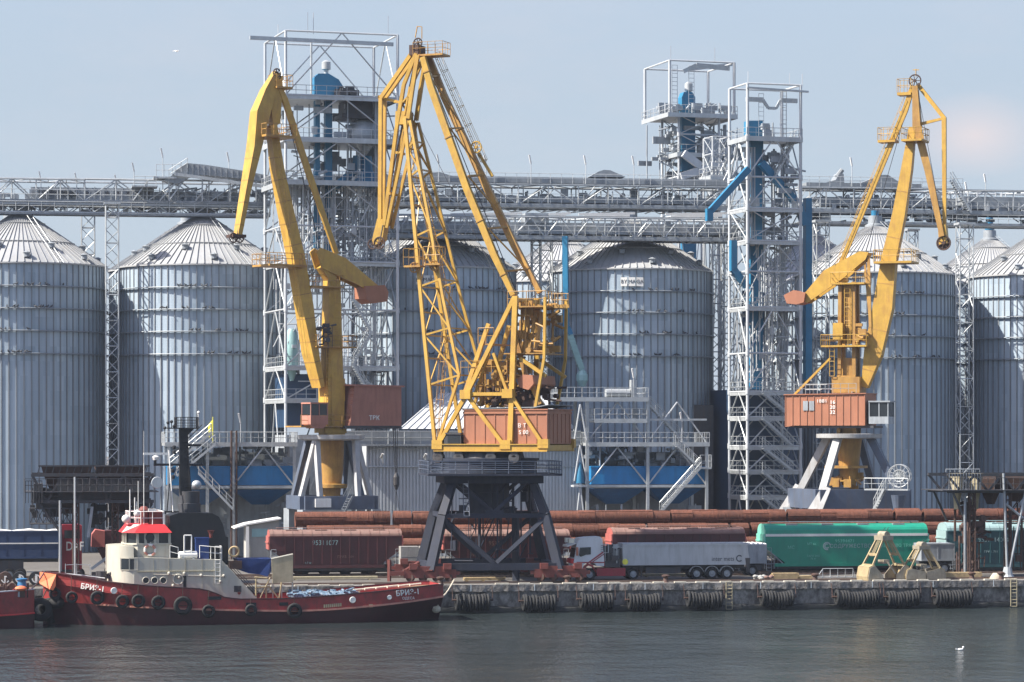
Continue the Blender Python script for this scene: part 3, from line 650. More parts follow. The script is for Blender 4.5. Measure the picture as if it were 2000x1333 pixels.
# ---------------------------------------------------------------- elevator towers
def tower(nm, lb, px, t, wpx, dep, ang, rows, toprow, braces, decks, group='elevator towers', r=.16, base_row=None, mat='steel_white'):
    O = S.l(px, 850, t); wo = S.world((O.x, t, 0)); T = Frame((wo.x, wo.y, 0), ang)
    k = (D+wo.y)/F; W = wpx*k/math.cos(ang)
    zz = lambda row: H+(HR-row)*k
    root = thing(nm, lb, 'tower', T, (0,0,GZ), group)
    z0 = zz(base_row) if base_row else GZ; zt = zz(toprow); cs = [(0,0),(W,0),(W,dep),(0,dep)]
    for c in cs:
        mb = MB().tube((*c,z0),(*c,zt),r,10)
        for row in rows: mb.tube((*c,zz(row)-.3),(*c,zz(row)+.3),r*1.4,10)
        part('column', mb, mat, root, smooth=True)
    mb = MB()
    for row in [toprow]+rows:
        q = zz(row)
        for i in range(4): mb.tube((*cs[i],q),(*cs[(i+1) % 4],q),r*.62,8)
    part('beam', mb, mat, root, smooth=True)
    mb = MB(); lv = [zt]+[zz(x) for x in rows]+[z0]
    for i in range(len(lv)-1):
        hi, lo = lv[i], lv[i+1]; kind = braces[min(i, len(braces)-1)]
        for j in range(4):
            a, b = V((*cs[j],0)), V((*cs[(j+1) % 4],0)); m = (a+b)/2
            if kind == 'A': mb.tube(m+V((0,0,hi)), a+V((0,0,lo)), r*.5, 6); mb.tube(m+V((0,0,hi)), b+V((0,0,lo)), r*.5, 6)
            elif kind == 'X': mb.tube(a+V((0,0,hi)), b+V((0,0,lo)), r*.4, 6); mb.tube(b+V((0,0,hi)), a+V((0,0,lo)), r*.4, 6)
            elif kind == 'D': mb.tube(a+V((0,0,hi)), b+V((0,0,lo)), r*.45, 6)
            elif kind == 'V': mb.tube(a+V((0,0,hi)), m+V((0,0,lo)), r*.5, 6); mb.tube(b+V((0,0,hi)), m+V((0,0,lo)), r*.5, 6)
    part('brace', mb, 'galvanised', root)
    for row, e in decks:
        q = zz(row); mb = MB().box(-e,W+e,-e,dep+e,q-.12,q)
        mb.box(-e-.02,W+e+.02,-e-.06,-e,q-.42,q+.12).box(-e-.06,-e,-e,dep+e,q-.42,q+.12).box(W+e,W+e+.06,-e,dep+e,q-.42,q+.12)
        p_ = part('platform', mb, 'galvanised', root)
        mb = MB().rail([(-e,-e,q),(W+e,-e,q),(W+e,dep+e,q),(-e,dep+e,q),(-e,-e,q)],1.1,1.1,.035); part('handrail', mb, 'galvanised', p_)
    return root, T, W, zz
A17 = R_(17)
t1, T1, W1, z1 = tower('elevator_tower','tallest grey elevator tower framed in tubes, rising behind the left crane',558,62,216,10.5,A17,[185,269,353,440,510,604,716,780],60,['A','A','A','A','A','A','A','A','A'],[(185,.0),(269,.25),(353,.3),(510,-.1),(716,.0),(780,0)])
def TP(T, px, py, w): return T.l(px, py, w)
mb = MB(); a, b = TP(T1,488,74,-.6), TP(T1,768,80,-.6); b.z = a.z-.1; mb.bar(a,b,.28,.4,up=(0,0,1)); mb.tube(TP(T1,608,84,3),TP(T1,608,190,3),.12,6); part('crane_beam', mb, 'galvanised', t1)
mb = MB().lattice(TP(T1,740,190,5),TP(T1,740,380,5),1.2,1.2,8,.1,.05).tube(TP(T1,738,195,4),TP(T1,738,385,4),.5,10); part('duct', mb, 'steel_mid', t1)
mb = MB()
for px in (601,612,758): mb.tube((T1.x(px,1),1,z1(62)),(T1.x(px,1),1,z1(20)),.035,4)
mb.tube((T1.x(543,5),5,z1(66)),(T1.x(543,5),5,z1(36)),.04,4); part('aerial', mb, 'steel_white', t1)
mb = MB(); clutter(mb,.5,W1-.5,.8,9,z1(353)-9,z1(353),90,61,.3,1.2); clutter(mb,.5,W1-.5,.8,9,z1(353)-12,z1(353),190,161,.4,2,True); clutter(mb,.5,W1-.5,.8,9,z1(353),z1(185),90,62,.4,2); part('machinery', mb, 'steel_mid', t1)
mb = MB(); clutter(mb,.3,W1-.3,.4,9,z1(600),z1(353),240,63,.8,3,True); clutter(mb,.3,W1-.3,.4,9,z1(780),z1(600),130,64,.8,3,True); part('pipework', mb, 'steel_white', t1)
mb = MB(); mb.box(.6,W1*.45,2,8,z1(835),z1(730)); part('grey_housing', MB().box(.8,W1*.95,3,9,GZ,z1(850)), 'steel_mid', t1); part('blue_housing', mb, 'dark_blue', t1)
mb = MB(); x = T1.x(735,1.2)
for i in range(5):
    xx = [W1*.58,W1*.74]; mb.stairs(V((xx[i % 2],-.7,z1(840-i*64))),V((xx[(i+1) % 2],-.7,z1(840-(i+1)*64)))) if i < 4 else None
part('stair', mb, 'galvanised', t1)
part('ladder', MB().ladder((W1*.7,1,z1(604)),(W1*.7,1,z1(269)),.6,.5,.035,side=(1,0,0),hoops=.6), 'galvanised', t1)
def leg_elevator(T, zz, px, w, wpx, r0, r1, lb, mat='leg_blue', head=None, fan=None, dep=.9):
    x0, x1 = T.x(px,w), T.x(px+wpx,w); r = thing('bucket_elevator', lb, 'elevator', T, ((x0+x1)/2,w,zz(r1)))
    mb = MB().box(x0,x1,w,w+dep,zz(r1),zz(r0)); q = zz(r1)
    while q < zz(r0)-1: mb.box(x0-.04,x1+.04,w-.04,w+dep+.04,q,q+.08); q += 2.2
    part('casing', mb, mat, r)
    if head:
        p = [T.l(a,b,w-.2) for a, b in head]; part('head', MB().prism([(c.x,c.z) for c in p], w-.2, w+dep+.3), mat, r)
    if fan:
        a, b, c = fan; c_ = T.l(a,b,w+.4); k = T.sz(a,w); part('fan', MB().lathe([(c*.5*k,-20*k),(c*.5*k,-6*k),(c*k,-4*k),(c*k,10*k),(c*.3*k,14*k)],c_,16), 'galvanised', r, smooth=True)
    return r
leg_elevator(T1,z1,616,3.5,9,150,480,'twin leg of the blue elevator nearer the left crane in the tallest tower',head=[(614,190),(614,152),(622,144),(642,144),(662,156),(672,172),(672,190)],fan=(637,132,9))
leg_elevator(T1,z1,636,3.2,13,185,500,'wider blue elevator leg in the middle of the tallest tower')
mb = MB(); c = T1.l(708,265,3.2); k = T1.sz(708,3.2); mb.lathe([(3*k,-60*k),(5*k,-42*k),(30*k,-8*k),(31*k,4*k),(24*k,22*k),(10*k,32*k),(4*k,34*k)],c,24)
solo('cyclone','grey dust cyclone with domed top inside the tallest tower','cyclone',mb,'galvanised',T1,tuple(c),smooth=True)
mb = MB(); c = T1.l(702,205,2); mb.box(c.x-1.5,c.x+1.5,2,5,c.z-1,c.z+1).box(c.x-2,c.x+2.4,1.6,5.5,c.z-1.5,c.z-1.05); clutter(mb,T1.x(660,2),T1.x(700,2),1.2,5,z1(184)+.3,z1(160),30,71,.4,1.3)
solo('drive_unit','dark motor and gearbox units on the upper decks of the tallest tower','drive unit',mb,'steel_dark',T1,tuple(c))
mb = MB(); p = T1.l(697,330,3); q = T1.l(640,378,3); r_ = T1.l(716,345,3); mb.tube(T1.l(698,305,3),p,.5,10); mb.tube(p,q,.45,10); mb.lathe([(1.9,-1.2),(.7,.6),(.6,2.2)],r_,12)
solo('spout_pipe','dark teal branching spout under the cyclone of the tallest tower','pipe',mb,'leg_blue',T1,tuple(p),smooth=True)
mb = MB(); c = T1.l(570,690,2); mb.lathe([(.2,-3),(.7,-1.5),(.7,2.0),(.4,2.6)],c,14); solo('filter_vessel','pale upright filter vessel low inside the tallest tower','vessel',mb,'pale_teal',T1,tuple(c),smooth=True)

t2, T2, W2, z2 = tower('elevator_tower','tall narrow elevator tower with roof frame, standing behind the gallery right of centre',1308,98,129,9,A17,[222],118,['N'],[(222,.3)],r=.18,base_row=225)
t2b, T2b, W2b, z2b = tower('tower_base','lower trestle of the tall narrow elevator tower right of centre',1326,99,80,6,A17,[262,300,345,420],225,['X'],[(300,.3)],r=.16)
mb = MB(); clutter(mb,.4,W2-.4,.5,8,z2(220)+.3,z2(196),70,81,.5,1.6); part('machinery', mb, 'steel_mid', t2)
mb = MB().ladder((W2*.38,1,z2(222)),(W2*.38,1,z2(125)),.7,.5,.04,side=(1,0,0)).ladder((W2*.12,1,z2(222)),(W2*.12,1,z2(125)),.7,.5,.04,side=(1,0,0)); a, b = T2.l(1335,128,1), T2.l(1415,138,1); mb.bar(T2.l(1335,140,1),T2.l(1360,128,1),.5,.12); mb.bar(T2.l(1360,128,1),T2.l(1425,134,1),.6,.15); mb.bar(T2.l(1345,136,4),T2.l(1430,126,4),.4,.15); part('roof_beam', mb, 'galvanised', t2)
mb = MB()
for px in (1310,1396): mb.tube((T2.x(px,1),1,z2(118)),(T2.x(px,1),1,z2(88)),.04,4)
part('aerial', mb, 'steel_white', t2)
leg_elevator(T2,z2,1332,2.5,26,185,330,'bright blue elevator with capped head on the tall narrow tower',head=[(1332,190),(1336,180),(1352,180),(1358,190),(1358,212),(1332,212)],fan=(1345,174,8))
leg_elevator(T2,z2,1334,2.5,26,462,700,'blue elevator leg visible above the plated silo roof edge')
mb = MB(); clutter(mb,-3,W2b+4,0,5,z2b(350),z2b(240),120,83,.6,2.4); part('machinery', mb, 'steel_mid', t2b)
mb = MB().bar(T2b.l(1335,300,-1),T2b.l(1368,325,-1),.9,.6).bar(T2b.l(1330,345,-1),T2b.l(1410,320,-1),.9,.5); part('chute', mb, 'steel_white', t2b)
mb = MB(); p = T2b.l(1395,320,-1); mb.box(p.x-1.2,p.x+.6,-1,2,z2b(345),z2b(272)); part('switch_house', mb, 'steel_mid', t2b)
t2c, T2c, W2c, z2c = tower('pipe_trestle','small silver trestle between the two right hand towers',1392,88,32,3,A17,[300,345,400],267,['X'],[(345,.4)],r=.12)
mb = MB(); clutter(mb,-1,W2c+1,-1,3,z2c(470),z2c(280),60,84,.5,2,True); part('pipework', mb, 'steel_white', t2c)

t3, T3, W3, z3 = tower('elevator_tower','silver elevator tower with stair flights right of the plated silo',1460,66,107,5.5,A17,[268,345,406,470,530,600,690,765,815,872,920,970],163,['N','A','A','X','A','X','A','A','A','A','A','A','A'],[(268,.15),(406,0),(470,0),(600,0),(765,0),(815,0),(872,0),(920,0),(970,0)],r=.17)
mb = MB().ladder((W3*.32,1,z3(268)),(W3*.32,1,z3(180)),.6,.5,.035,side=(1,0,0)).ladder((W3*.72,.5,z3(268)),(W3*.72,.5,z3(175)),.6,.5,.035,side=(1,0,0),hoops=.5)
mb.bar((.2,1,z3(192)),(W3*.35,1,z3(192)),.5,.25).bar((W3*.35,1,z3(192)),(W3*.45,1,z3(208)),.3,.3).bar((W3*.45,1,z3(208)),(W3*.6,1,z3(208)),.3,.3).bar((W3*.6,1,z3(208)),(W3*.68,1,z3(192)),.3,.3).bar((W3*.68,1,z3(192)),(W3,1,z3(192)),.5,.25)
mb.bar((-.2,-.3,z3(172)),(W3+.8,-.3,z3(176)),.2,.3); part('roof_beam', mb, 'galvanised', t3)
mb = MB()
for px in (1461,1542,1567): mb.tube((T3.x(px,1),1,z3(163)),(T3.x(px,1),1,z3(138)),.035,4)
part('aerial', mb, 'steel_white', t3)
mb = MB()
for k, (ra, rb) in enumerate(((765,815),(815,872),(872,920),(920,970),(970,1020))): mb.stairs(V((W3*.22,-.5,z3(ra))),V((W3*.8,-.5,z3(rb))))
mb.stairs(V((W3*.95,1,z3(268))),V((W3*.55,1,z3(345)))); part('stair', mb, 'galvanised', t3)
mb = MB(); clutter(mb,.2,W3-.2,.5,5,z3(470),z3(285),110,91,.4,1.6); clutter(mb,W3*.3,W3*.6,.5,4,z3(268)+.2,z3(235),16,92,.4,1); part('machinery', mb, 'steel_mid', t3)
mb = MB(); clutter(mb,.3,W3-.3,1,5,z3(760),z3(470),200,93,.8,2.4,True); part('pipework', mb, 'steel_white', t3)
mb = MB(); mb.box(.3,W3+2.2,6.2,13,GZ,z3(760)); mb.box(W3*.45,W3*.72,6.4,9,z3(760),z3(560)); part('annex', MB().box(-3.5,-.6,9,14,GZ,z3(790)), 'steel_dark', t3); part('dryer_housing', mb, 'dark_blue', t3)
leg_elevator(T3,z3,1466,2.6,25,252,760,'blue elevator leg running up through the silver stair tower',head=[(1462,262),(1462,236),(1490,236),(1490,262)])
leg_elevator(T3,z3,1574,2.6,12,380,740,'teal blue duct along the right side of the silver stair tower',mat='leg_blue')
mb = MB(); mb.bar(T3.l(1462,330,-.8),T3.l(1388,412,-.8),.7,.7).bar(T3.l(1385,408,-.8),T3.l(1385,432,-.8),.7,.7); solo('chute','long blue chute slanting down left from the silver stair tower','chute',mb,'leg_blue',T3,tuple(T3.l(1425,370,-.8)))
mb = MB(); mb.bar(T3.l(1486,318,1.5),T3.l(1560,402,1.5),.8,.8); mb.bar(T3.l(1558,398,1.5),T3.l(1572,440,1.5),.8,.8); solo('chute','blue chute slanting down right inside the silver stair tower','chute',mb,'leg_blue',T3,tuple(T3.l(1525,360,1.5)))
mb = MB(); mb.bar(T3.l(1432,470,2),T3.l(1432,530,2),.7,.7).bar(T3.l(1432,526,2),T3.l(1458,560,2),.7,.7); solo('chute','bent teal chute left of the silver stair tower below the gallery','chute',mb,'leg_blue',T3,tuple(T3.l(1432,500,2)))

# ---------------------------------------------------------------- flat store shed between the cranes
sh = thing('storage_shed','long corrugated grey shed with white hipped roof behind the left and middle cranes','shed',base=(S.x(920,60),60,GZ))
xa, xb = S.x(716,58.5), S.x(1132,58.5); ze = S.z(920,868,58.5)
mb = MB(); x = xa; vs = []; p = .36
pts = []
while x < xb: pts += [(x,58.5),(x+p*.5,58.5),(x+p*.58,58.62),(x+p*.92,58.62)]; x += p
for a in pts: mb.v += [(a[0],a[1],GZ),(a[0],a[1],ze)]
for i in range(len(pts)-1): mb.f.append((2*i,2*i+2,2*i+3,2*i+1))
mb.box(xa,xb,58.7,71,GZ,ze-.02); part('wall', mb, 'shed_wall', sh)
mb = MB().box(xa-3,xb,57.9,58.3,ze,S.z(920,842,58.5)).box(xa-3,xb,57.7,58.6,ze-.2,ze-.01); part('parapet', mb, 'galv_dark', sh)
mb = MB().rail([(xa-3,57.75,ze),(xb,57.75,ze)],1.4,1.7,.04); mb.tube((xa,58.3,S.z(800,912,58.5)),(xb,58.3,S.z(800,912,58.5)),.08,6)
for px in (722,790,848): a = S.l(px,880,58.2); mb.tube(a,(a.x+2.6,58.2,ze-.2),.06,5); mb.tube(a+V((5.2,0,0)),(a.x+2.6,58.2,ze-.2),.06,5)
part('handrail', mb, 'galvanised', sh)
za = S.z(800,838,60); zr = S.z(900,768,66); A = V((S.x(782,59),59,za)); B = V((S.x(1100,59),59,za)); C_ = V((S.x(1100,80),72,za)); D_ = V((S.x(782,80),72,za)); R1 = V((S.x(862,66),65.5,zr)); R2 = V((S.x(1060,66),65.5,zr))
mb = MB().add([A,B,C_,D_,R1,R2],[(0,1,5,4),(1,2,5),(2,3,4,5),(3,0,4)])
for i in range(22):
    f = i/21; a = A.lerp(B,f); b = R1.lerp(R2,f); mb.bar(a+V((0,0,.04)),b+V((0,0,.04)),.09,.12,up=(0,0,1))
    c, d = D_.lerp(A,f), D_.lerp(A,f).lerp(R1, 1); mb.bar(c+V((0,0,.04)),R1+V((0,0,.04)),.08,.1,up=(0,0,1)) if i % 2 else None
part('roof', mb, 'shed_roof', sh)
mb = MB()
for px in (748,832,896): a = S.l(px,905,58.1); mb.tube(a,a+V((-.15,-.5,.9)),.09,6); mb.bar(a+V((-.25,-.4,.55)),a+V((-.1,-.9,1.0)),.25,.1)
part('floodlight', mb, 'white', sh)

# ---------------------------------------------------------------- loading stations with blue bins
def station(lb, cols, deck_rows, band, hop, t0, dep, px0, px1, seed):
    t1_ = t0+dep; k = lambda px, py, w=t0: S.l(px, py, w)
    r = thing('loading_station', lb, 'loading station', base=(S.x((px0+px1)/2,t0),t0,GZ), group='truck loading stations with blue bins')
    for px, top in cols:
        x = S.x(px,t0); zt = S.z(px,top,t0)
        for y in (t0,t1_): part('column', MB().box(x-.16,x+.16,y-.16,y+.16,GZ,zt), 'galvanised', r)
    mb = MB()
    for (pa, ta), (pb, tb) in zip(cols, cols[1:]):
        for row in [d for d in deck_rows if d > min(ta,tb)]+[band[1]+4]:
            a, b = k(pa,row), k(pb,row)
            for y in (0,dep): mb.bar(a+V((0,y,0)),b+V((0,y,0)),.2,.24)
        if pb-pa > 60:
            for r0, r1 in ((deck_rows[-1]+8,band[1]+2),)+(((deck_rows[0]+8,deck_rows[-1]-2),) if min(ta,tb) < deck_rows[-1]-30 else ()):
                m = k((pa+pb)/2,r0); mb.tube(m,k(pa,r1),.09,6); mb.tube(m,k(pb,r1),.09,6)
    part('frame', mb, 'galvanised', r)
    for row, pa, pb in [(d, *([px0,px1] if d == deck_rows[-1] else dspan)) for d, dspan in zip(deck_rows, [dd for dd in DS])]:
        a, b = k(pa,row), k(pb,row); mb = MB().box(a.x,b.x,t0-.4,t1_+.3,a.z-.28,a.z).box(a.x-.02,b.x+.02,t0-.46,t0-.41,a.z-.36,a.z+.1)
        p_ = part('platform', mb, 'galvanised', r)
        part('handrail', MB().rail([(a.x,t1_+.3,a.z),(a.x,t0-.4,a.z),(b.x,t0-.4,a.z),(b.x,t1_+.3,a.z)],1.15,.8,.035), 'galvanised', p_)
    pa, pb = hop; a, b = k(px0+8,band[0]), k(px1-6,band[1])
    part('blue_bin', MB().box(a.x,b.x,t0+.4,t1_-.4,b.z,a.z).box(a.x-.05,b.x+.05,t0+.33,t1_-.33,a.z,a.z+.15), 'bin_blue', r)
    m = 2; mb = MB(); w = (b.x-a.x)/m; zb_ = k(px0,band[1]+40).z
    for i in range(m):
        x0 = a.x+w*i+.15; x1 = x0+w-.3; cx = (x0+x1)/2; cy = (t0+t1_)/2
        mb.add([(x0,t0+.5,b.z-.45),(x1,t0+.5,b.z-.45),(x1,t1_-.5,b.z-.45),(x0,t1_-.5,b.z-.45),(cx-.9,cy-.5,zb_),(cx+.9,cy-.5,zb_),(cx+.9,cy+.5,zb_),(cx-.9,cy+.5,zb_)],[(0,1,5,4),(1,2,6,5),(2,3,7,6),(3,0,4,7),(4,5,6,7),(0,3,2,1)])
    part('blue_hopper', mb, 'bin_dark', r)
    part('bin_girder', MB().box(a.x-.3,b.x+.3,t0+.1,t0+.32,b.z-.4,b.z-.05), 'galvanised', r)
    mb = MB(); clutter(mb, a.x, b.x, t0+1, t1_-.5, k(px0,band[0]).z+.2, k(px0,deck_rows[-1]).z-.4, 70, seed, .4, 1.6); clutter(mb, a.x, b.x, t0+.5, t1_-.5, GZ+.3, zb_, 30, seed+1, .4, 1.6); part('machinery', mb, 'steel_mid', r)
    mb = MB().box(a.x+.2,b.x-.2,t1_+.5,t1_+.7,GZ,k(px0,deck_rows[-1]).z-1); part('back_wall', mb, 'steel_mid', r)
    return r
DS = [(320,580)]
L1 = station('left loading station with a blue bin behind the tug mast and left crane',[(330,866),(405,866),(455,866),(575,866)],[866],(914,948),(385,575),55,7,322,580,101)
mb = MB(); mb.stairs(S.l(330,915,54.2),S.l(412,846,54.2)); mb.stairs(S.l(345,930,54.2),S.l(420,868,54.2)); mb.stairs(S.l(388,925,53.8),S.l(455,995,53.8)); part('stair', mb, 'galvanised', L1)
mb = MB()
for px in (452,462): a = S.l(px,860,54.4); mb.tube((a.x,54.4,GZ),(a.x,54.4,a.z+1),.11,6)
part('pipe', mb, 'rust_dark', L1)
mb = MB(); a = S.l(415,820,55); mb.add([(a.x,55,a.z),(a.x-.5,55.1,a.z-.6),(a.x-.35,55,a.z-2),(a.x+.05,55.05,a.z-1.2)],[(0,1,2,3)]); mb.tube((a.x+.05,55,a.z+.3),(a.x+.05,55,S.z(415,866,55)),.04,5); solo('flag','small limp yellow flag on a pole above the left loading station','flag',mb,'flag_yellow',base=tuple(a))
DS = [(1092,1265),(1160,1262),(1150,1385)]
L2 = station('right loading station with blue bin and tall head frame, left of the stair tower',[(1147,778),(1265,778),(1380,866)],[778,820,866],(914,946),(1155,1385),55,7,1148,1384,111)
mb = MB(); mb.stairs(S.l(1290,1000,53.6),S.l(1368,912,53.6)); mb.stairs(S.l(1268,792,56),S.l(1340,870,56)); mb.stairs(S.l(1318,868,54),S.l(1362,912,54)); a = S.l(1366,913,53.6); b = S.l(1388,913,53.6); mb.box(a.x,b.x,53.2,55.4,a.z-.2,a.z); mb.rail([(a.x,53.2,a.z),(b.x,53.2,a.z),(b.x,55,a.z)],1.3,.7); part('stair', mb, 'galvanised', L2)
mb = MB()
for r0, r1 in ((790,860),(870,940),(950,1050)): m = S.l(1133,r0,54.5); mb.tube(m,S.l(1122,r1,54.5),.09,6); mb.tube(m,S.l(1146,r1,54.5),.1,6)
for r0 in (948,): a = S.l(1120,r0,54.5); b = S.l(1146,r0,54.5); mb.box(a.x,b.x,54.2,56,a.z-.2,a.z)
part('side_brace', mb, 'steel_white', L2)
a = S.l(1133,944,54.6); part('blue_sack', MB().lathe([(.5,0),(.42,.8),(.25,1.6),(.12,2.2)],a,10), 'leg_blue', L2, smooth=True)
mb = MB(); a = S.l(1208,768,55.5); mb.tube(a-V((1.4,0,0)),a+V((1.2,0,0)),.45,12); mb.box(a.x+1.3,a.x+1.9,55,56,a.z-.5,a.z+1.4); part('drive_drum', mb, 'galvanised', L2)
lampposts([(1238,720,'bent lamp post on the head frame of the right loading station')], 55, S.z(1238,778,55), group=None)
lampposts([(1332,806,'short white lamp post above the blue bin deck on the right')], 55, S.z(1332,866,55), group=None)
lampposts([(470,808,'white lamp post above the left loading station')], 55, S.z(470,866,55), group=None)
# ---------------------------------------------------------------- level luffing portal cranes
def crane_frame(px, t, ang):
    p = S.world((S.x(px,t), t, 0)); return Frame((p.x,p.y,0), ang)
def boxbeam(mb, F_, pts, widths, depths, w0=0.0):
    """hollow-looking box beam in the crane's plane through pixel points; widths across the plane, depths in it"""
    P_ = [F_.l(a,b,w0) for a, b in pts]
    vs = []
    for i, p in enumerate(P_):
        a = (P_[min(i+1,len(P_)-1)]-P_[max(i-1,0)]).normalized(); e = V((-a.z,0,a.x)); w = widths[i]/2; d = depths[i]/2
        vs += [p+e*d+V((0,-w,0)), p+e*d+V((0,w,0)), p-e*d+V((0,w,0)), p-e*d+V((0,-w,0))]
    fs = [(0,1,2,3), tuple(len(vs)-4+k for k in (3,2,1,0))]
    for i in range(len(P_)-1):
        for k in range(4): fs.append((i*4+k, i*4+4+k, i*4+4+(k+1) % 4, i*4+(k+1) % 4))
    mb.add(vs, fs); return P_
def seams(mb, P_, widths, depths, n, th=.05):
    for i in range(len(P_)-1):
        for j in range(n):
            f = (j+.5)/n; c = P_[i].lerp(P_[i+1],f); a = (P_[i+1]-P_[i]).normalized(); w = widths[i]+(widths[i+1]-widths[i])*f; d = depths[i]+(depths[i+1]-depths[i])*f
            mb.bar(c-a*.05, c+a*.05, d+th, w+th, up=(0,1,0))
def sheave(mb, c, R, w=.25):
    mb.torus(c, R, .07, 'y', 20, 6)
    mb.lathe([(R*.25,-w/2),(R*.25,w/2)], c, 10, 'y')
    for k in range(7):
        a = k*2*math.pi/7; mb.bar(c, V(c)+V((math.cos(a)*R,0,math.sin(a)*R)), .07, .05)
def platform(mb, F_, pa, pb, row, w0, w1, th=.14):
    a, b = F_.l(pa,row,w0), F_.l(pb,row,w0); mb.box(min(a.x,b.x),max(a.x,b.x),min(w0,w1),max(w0,w1),a.z-th,a.z)
    return [(a.x,w0,a.z),(b.x,w0,a.z),(b.x,w1,a.z),(a.x,w1,a.z)]

# ---- left crane: jib swung to the left and towards the water
PSI1 = R_(34); C1 = crane_frame(648,44,PSI1+R_(180)); C1 = Frame(C1.O, R_(34))   # x: rear (right, away), -x: jib side
c1 = thing('portal_crane','yellow box-jib harbour crane with its jib folded to the left, standing before the tallest tower','crane',C1,(0,0,GZ),'yellow portal cranes')
L1_ = lambda px, py, w=0.0: C1.l(px,py,w)
k1 = C1.sz(648)
# portal (stands square to the quay)
P1 = Frame(C1.O, BETA+R_(6)); inv = lambda FR, TO, p: (lambda q: V(((q-TO.O).dot(TO.ux),(q-TO.O).dot(TO.uy),q.z)))(FR.world(p))
zt, zl, zb = C1.z(648,852), C1.z(648,968), C1.z(648,994)
mb = MB(); h = 3.55
for sx in (-1,1):
    for sy in (-1,1):
        for d in ((.55,0),(0,.55)):
            q = (sx*h, sy*h, zl); mb.bar(inv(P1,C1,(sx*h*(.95 if d[0] else .42), sy*h*(.42 if d[0] else .95), zl)), inv(P1,C1,(sx*1.9, sy*1.9, zt-.3)), .5, .42)
legm = mb
for sx, sy in ((-1,-1),(1,-1),(1,1),(-1,1)):
    m2 = MB(); a = inv(P1,C1,(sx*2.0,sy*2.0,zt-.2))
    for f in ((1,.55),(.55,1)): m2.bar(inv(P1,C1,(sx*h*f[0],sy*h*f[1],zl-.1)), a, .42, .5, .55, .55)
    part('leg', m2, 'portal_grey' if sy < 0 else 'portal_blue', c1)
mb = MB()
for i in range(4):
    cs = [(-h,-h),(h,-h),(h,h),(-h,h)]; a, b = cs[i], cs[(i+1) % 4]; mb.bar(inv(P1,C1,(*a,(zl+zb)/2)), inv(P1,C1,(*b,(zl+zb)/2)), .9, zl-zb, up=(0,0,1))
part('sill_beam', mb, 'portal_blue', c1)
mb = MB()
for a in ((-h,-h),(h,-h),(h,h),(-h,h)):
    mb.bar(inv(P1,C1,(*a,zb)), inv(P1,C1,(*a,GZ+1.3)), 1.0, 1.1); mb.bar(inv(P1,C1,(a[0]-1.7,a[1],GZ+1.0)), inv(P1,C1,(a[0]+1.7,a[1],GZ+1.0)), .5, .8, up=(0,0,1))
    for dx in (-1.2,-.4,.4,1.2): mb.lathe([(.36,-.12),(.36,.12)], inv(P1,C1,(a[0]+dx,a[1],GZ+.5)), 12, 'y')
part('bogie', mb, 'steel_mid', c1)
p = inv(P1,C1,(-h+1.0,-h-.5,(zl+zb)/2)); q = inv(P1,C1,(-h+2.6,-h-.5,(zl+zb)/2)); part('switch_box', MB().bar(p,q,.4,.85,up=(0,0,1)), 'white', c1)
mb = MB().stairs(inv(P1,C1,(-.4,-h-.7,zb-1.5)), inv(P1,C1,(1.0,-h-.7,zl))); part('stair', mb, 'steel_mid', c1)
mb = MB(); rr = 3.1; mb.lathe([(rr-.4,-.55),(rr+.25,-.42),(rr+.3,0),(rr-.2,.03)], (0,0,zt+.1), 40); part('ring_girder', mb, 'portal_grey', c1, smooth=True)
mb = MB(); mb.lathe([(.75,zl-1.0),(1.15,C1.z(648,918)),(1.25,C1.z(648,858)),(1.35,zt+.1)], (0,0,0), 24); mb.lathe([(1.0,C1.z(648,955)),(1.6,C1.z(648,953)),(1.6,C1.z(648,946)),(1.0,C1.z(648,945))],(0,0,0),16); part('lower_column', mb, 'yellow_worn', c1, smooth=True)
# slewing column
zc0, zc1 = zt+.12, C1.z(650,548)
mb = MB(); mb.bar((0,0,zc0),(0,0,C1.z(650,740)),2.0,1.9); mb.bar((0,0,C1.z(650,740)),(0,0,zc1),1.75,1.6,1.3,1.3); mb.box(-1.4,1.1,-1.1,1.1,C1.z(650,846),C1.z(650,836)); part('column', mb, 'yellow', c1)
mb = MB()
for pts in (platform(mb,C1,618,697,676,-1.4,1.4),platform(mb,C1,612,672,558,-1.3,1.3)): mb.rail(pts+[pts[0]],1.1,.9,.035)
pts = platform(mb,C1,588,700,832,-1.6,1.6); mb.rail(pts[:3],1.1,.9,.035)
part('platform', mb, 'yellow_worn', c1)
mb = MB().ladder((-.9,-1.0,C1.z(650,835)),(-.9,-1.0,C1.z(650,675)),.6,.45,.035,side=(1,0,0),hoops=.5).ladder((0,-1.0,C1.z(650,674)),(0,-.95,zc1),.6,.45,.035,side=(1,0,0)); part('ladder', mb, 'yellow', c1)
mb = MB(); c = L1_(632,650,-1.0); clutter(mb,c.x-.7,c.x+.6,-1.6,-.9,c.z-1.2,c.z+.8,14,201,.3,.8); mb.rail([(c.x-.8,-1.7,c.z-1.5),(c.x+.6,-1.7,c.z-1.5)],2.2,.4,.03,4); part('winch', mb, 'steel_dark', c1)
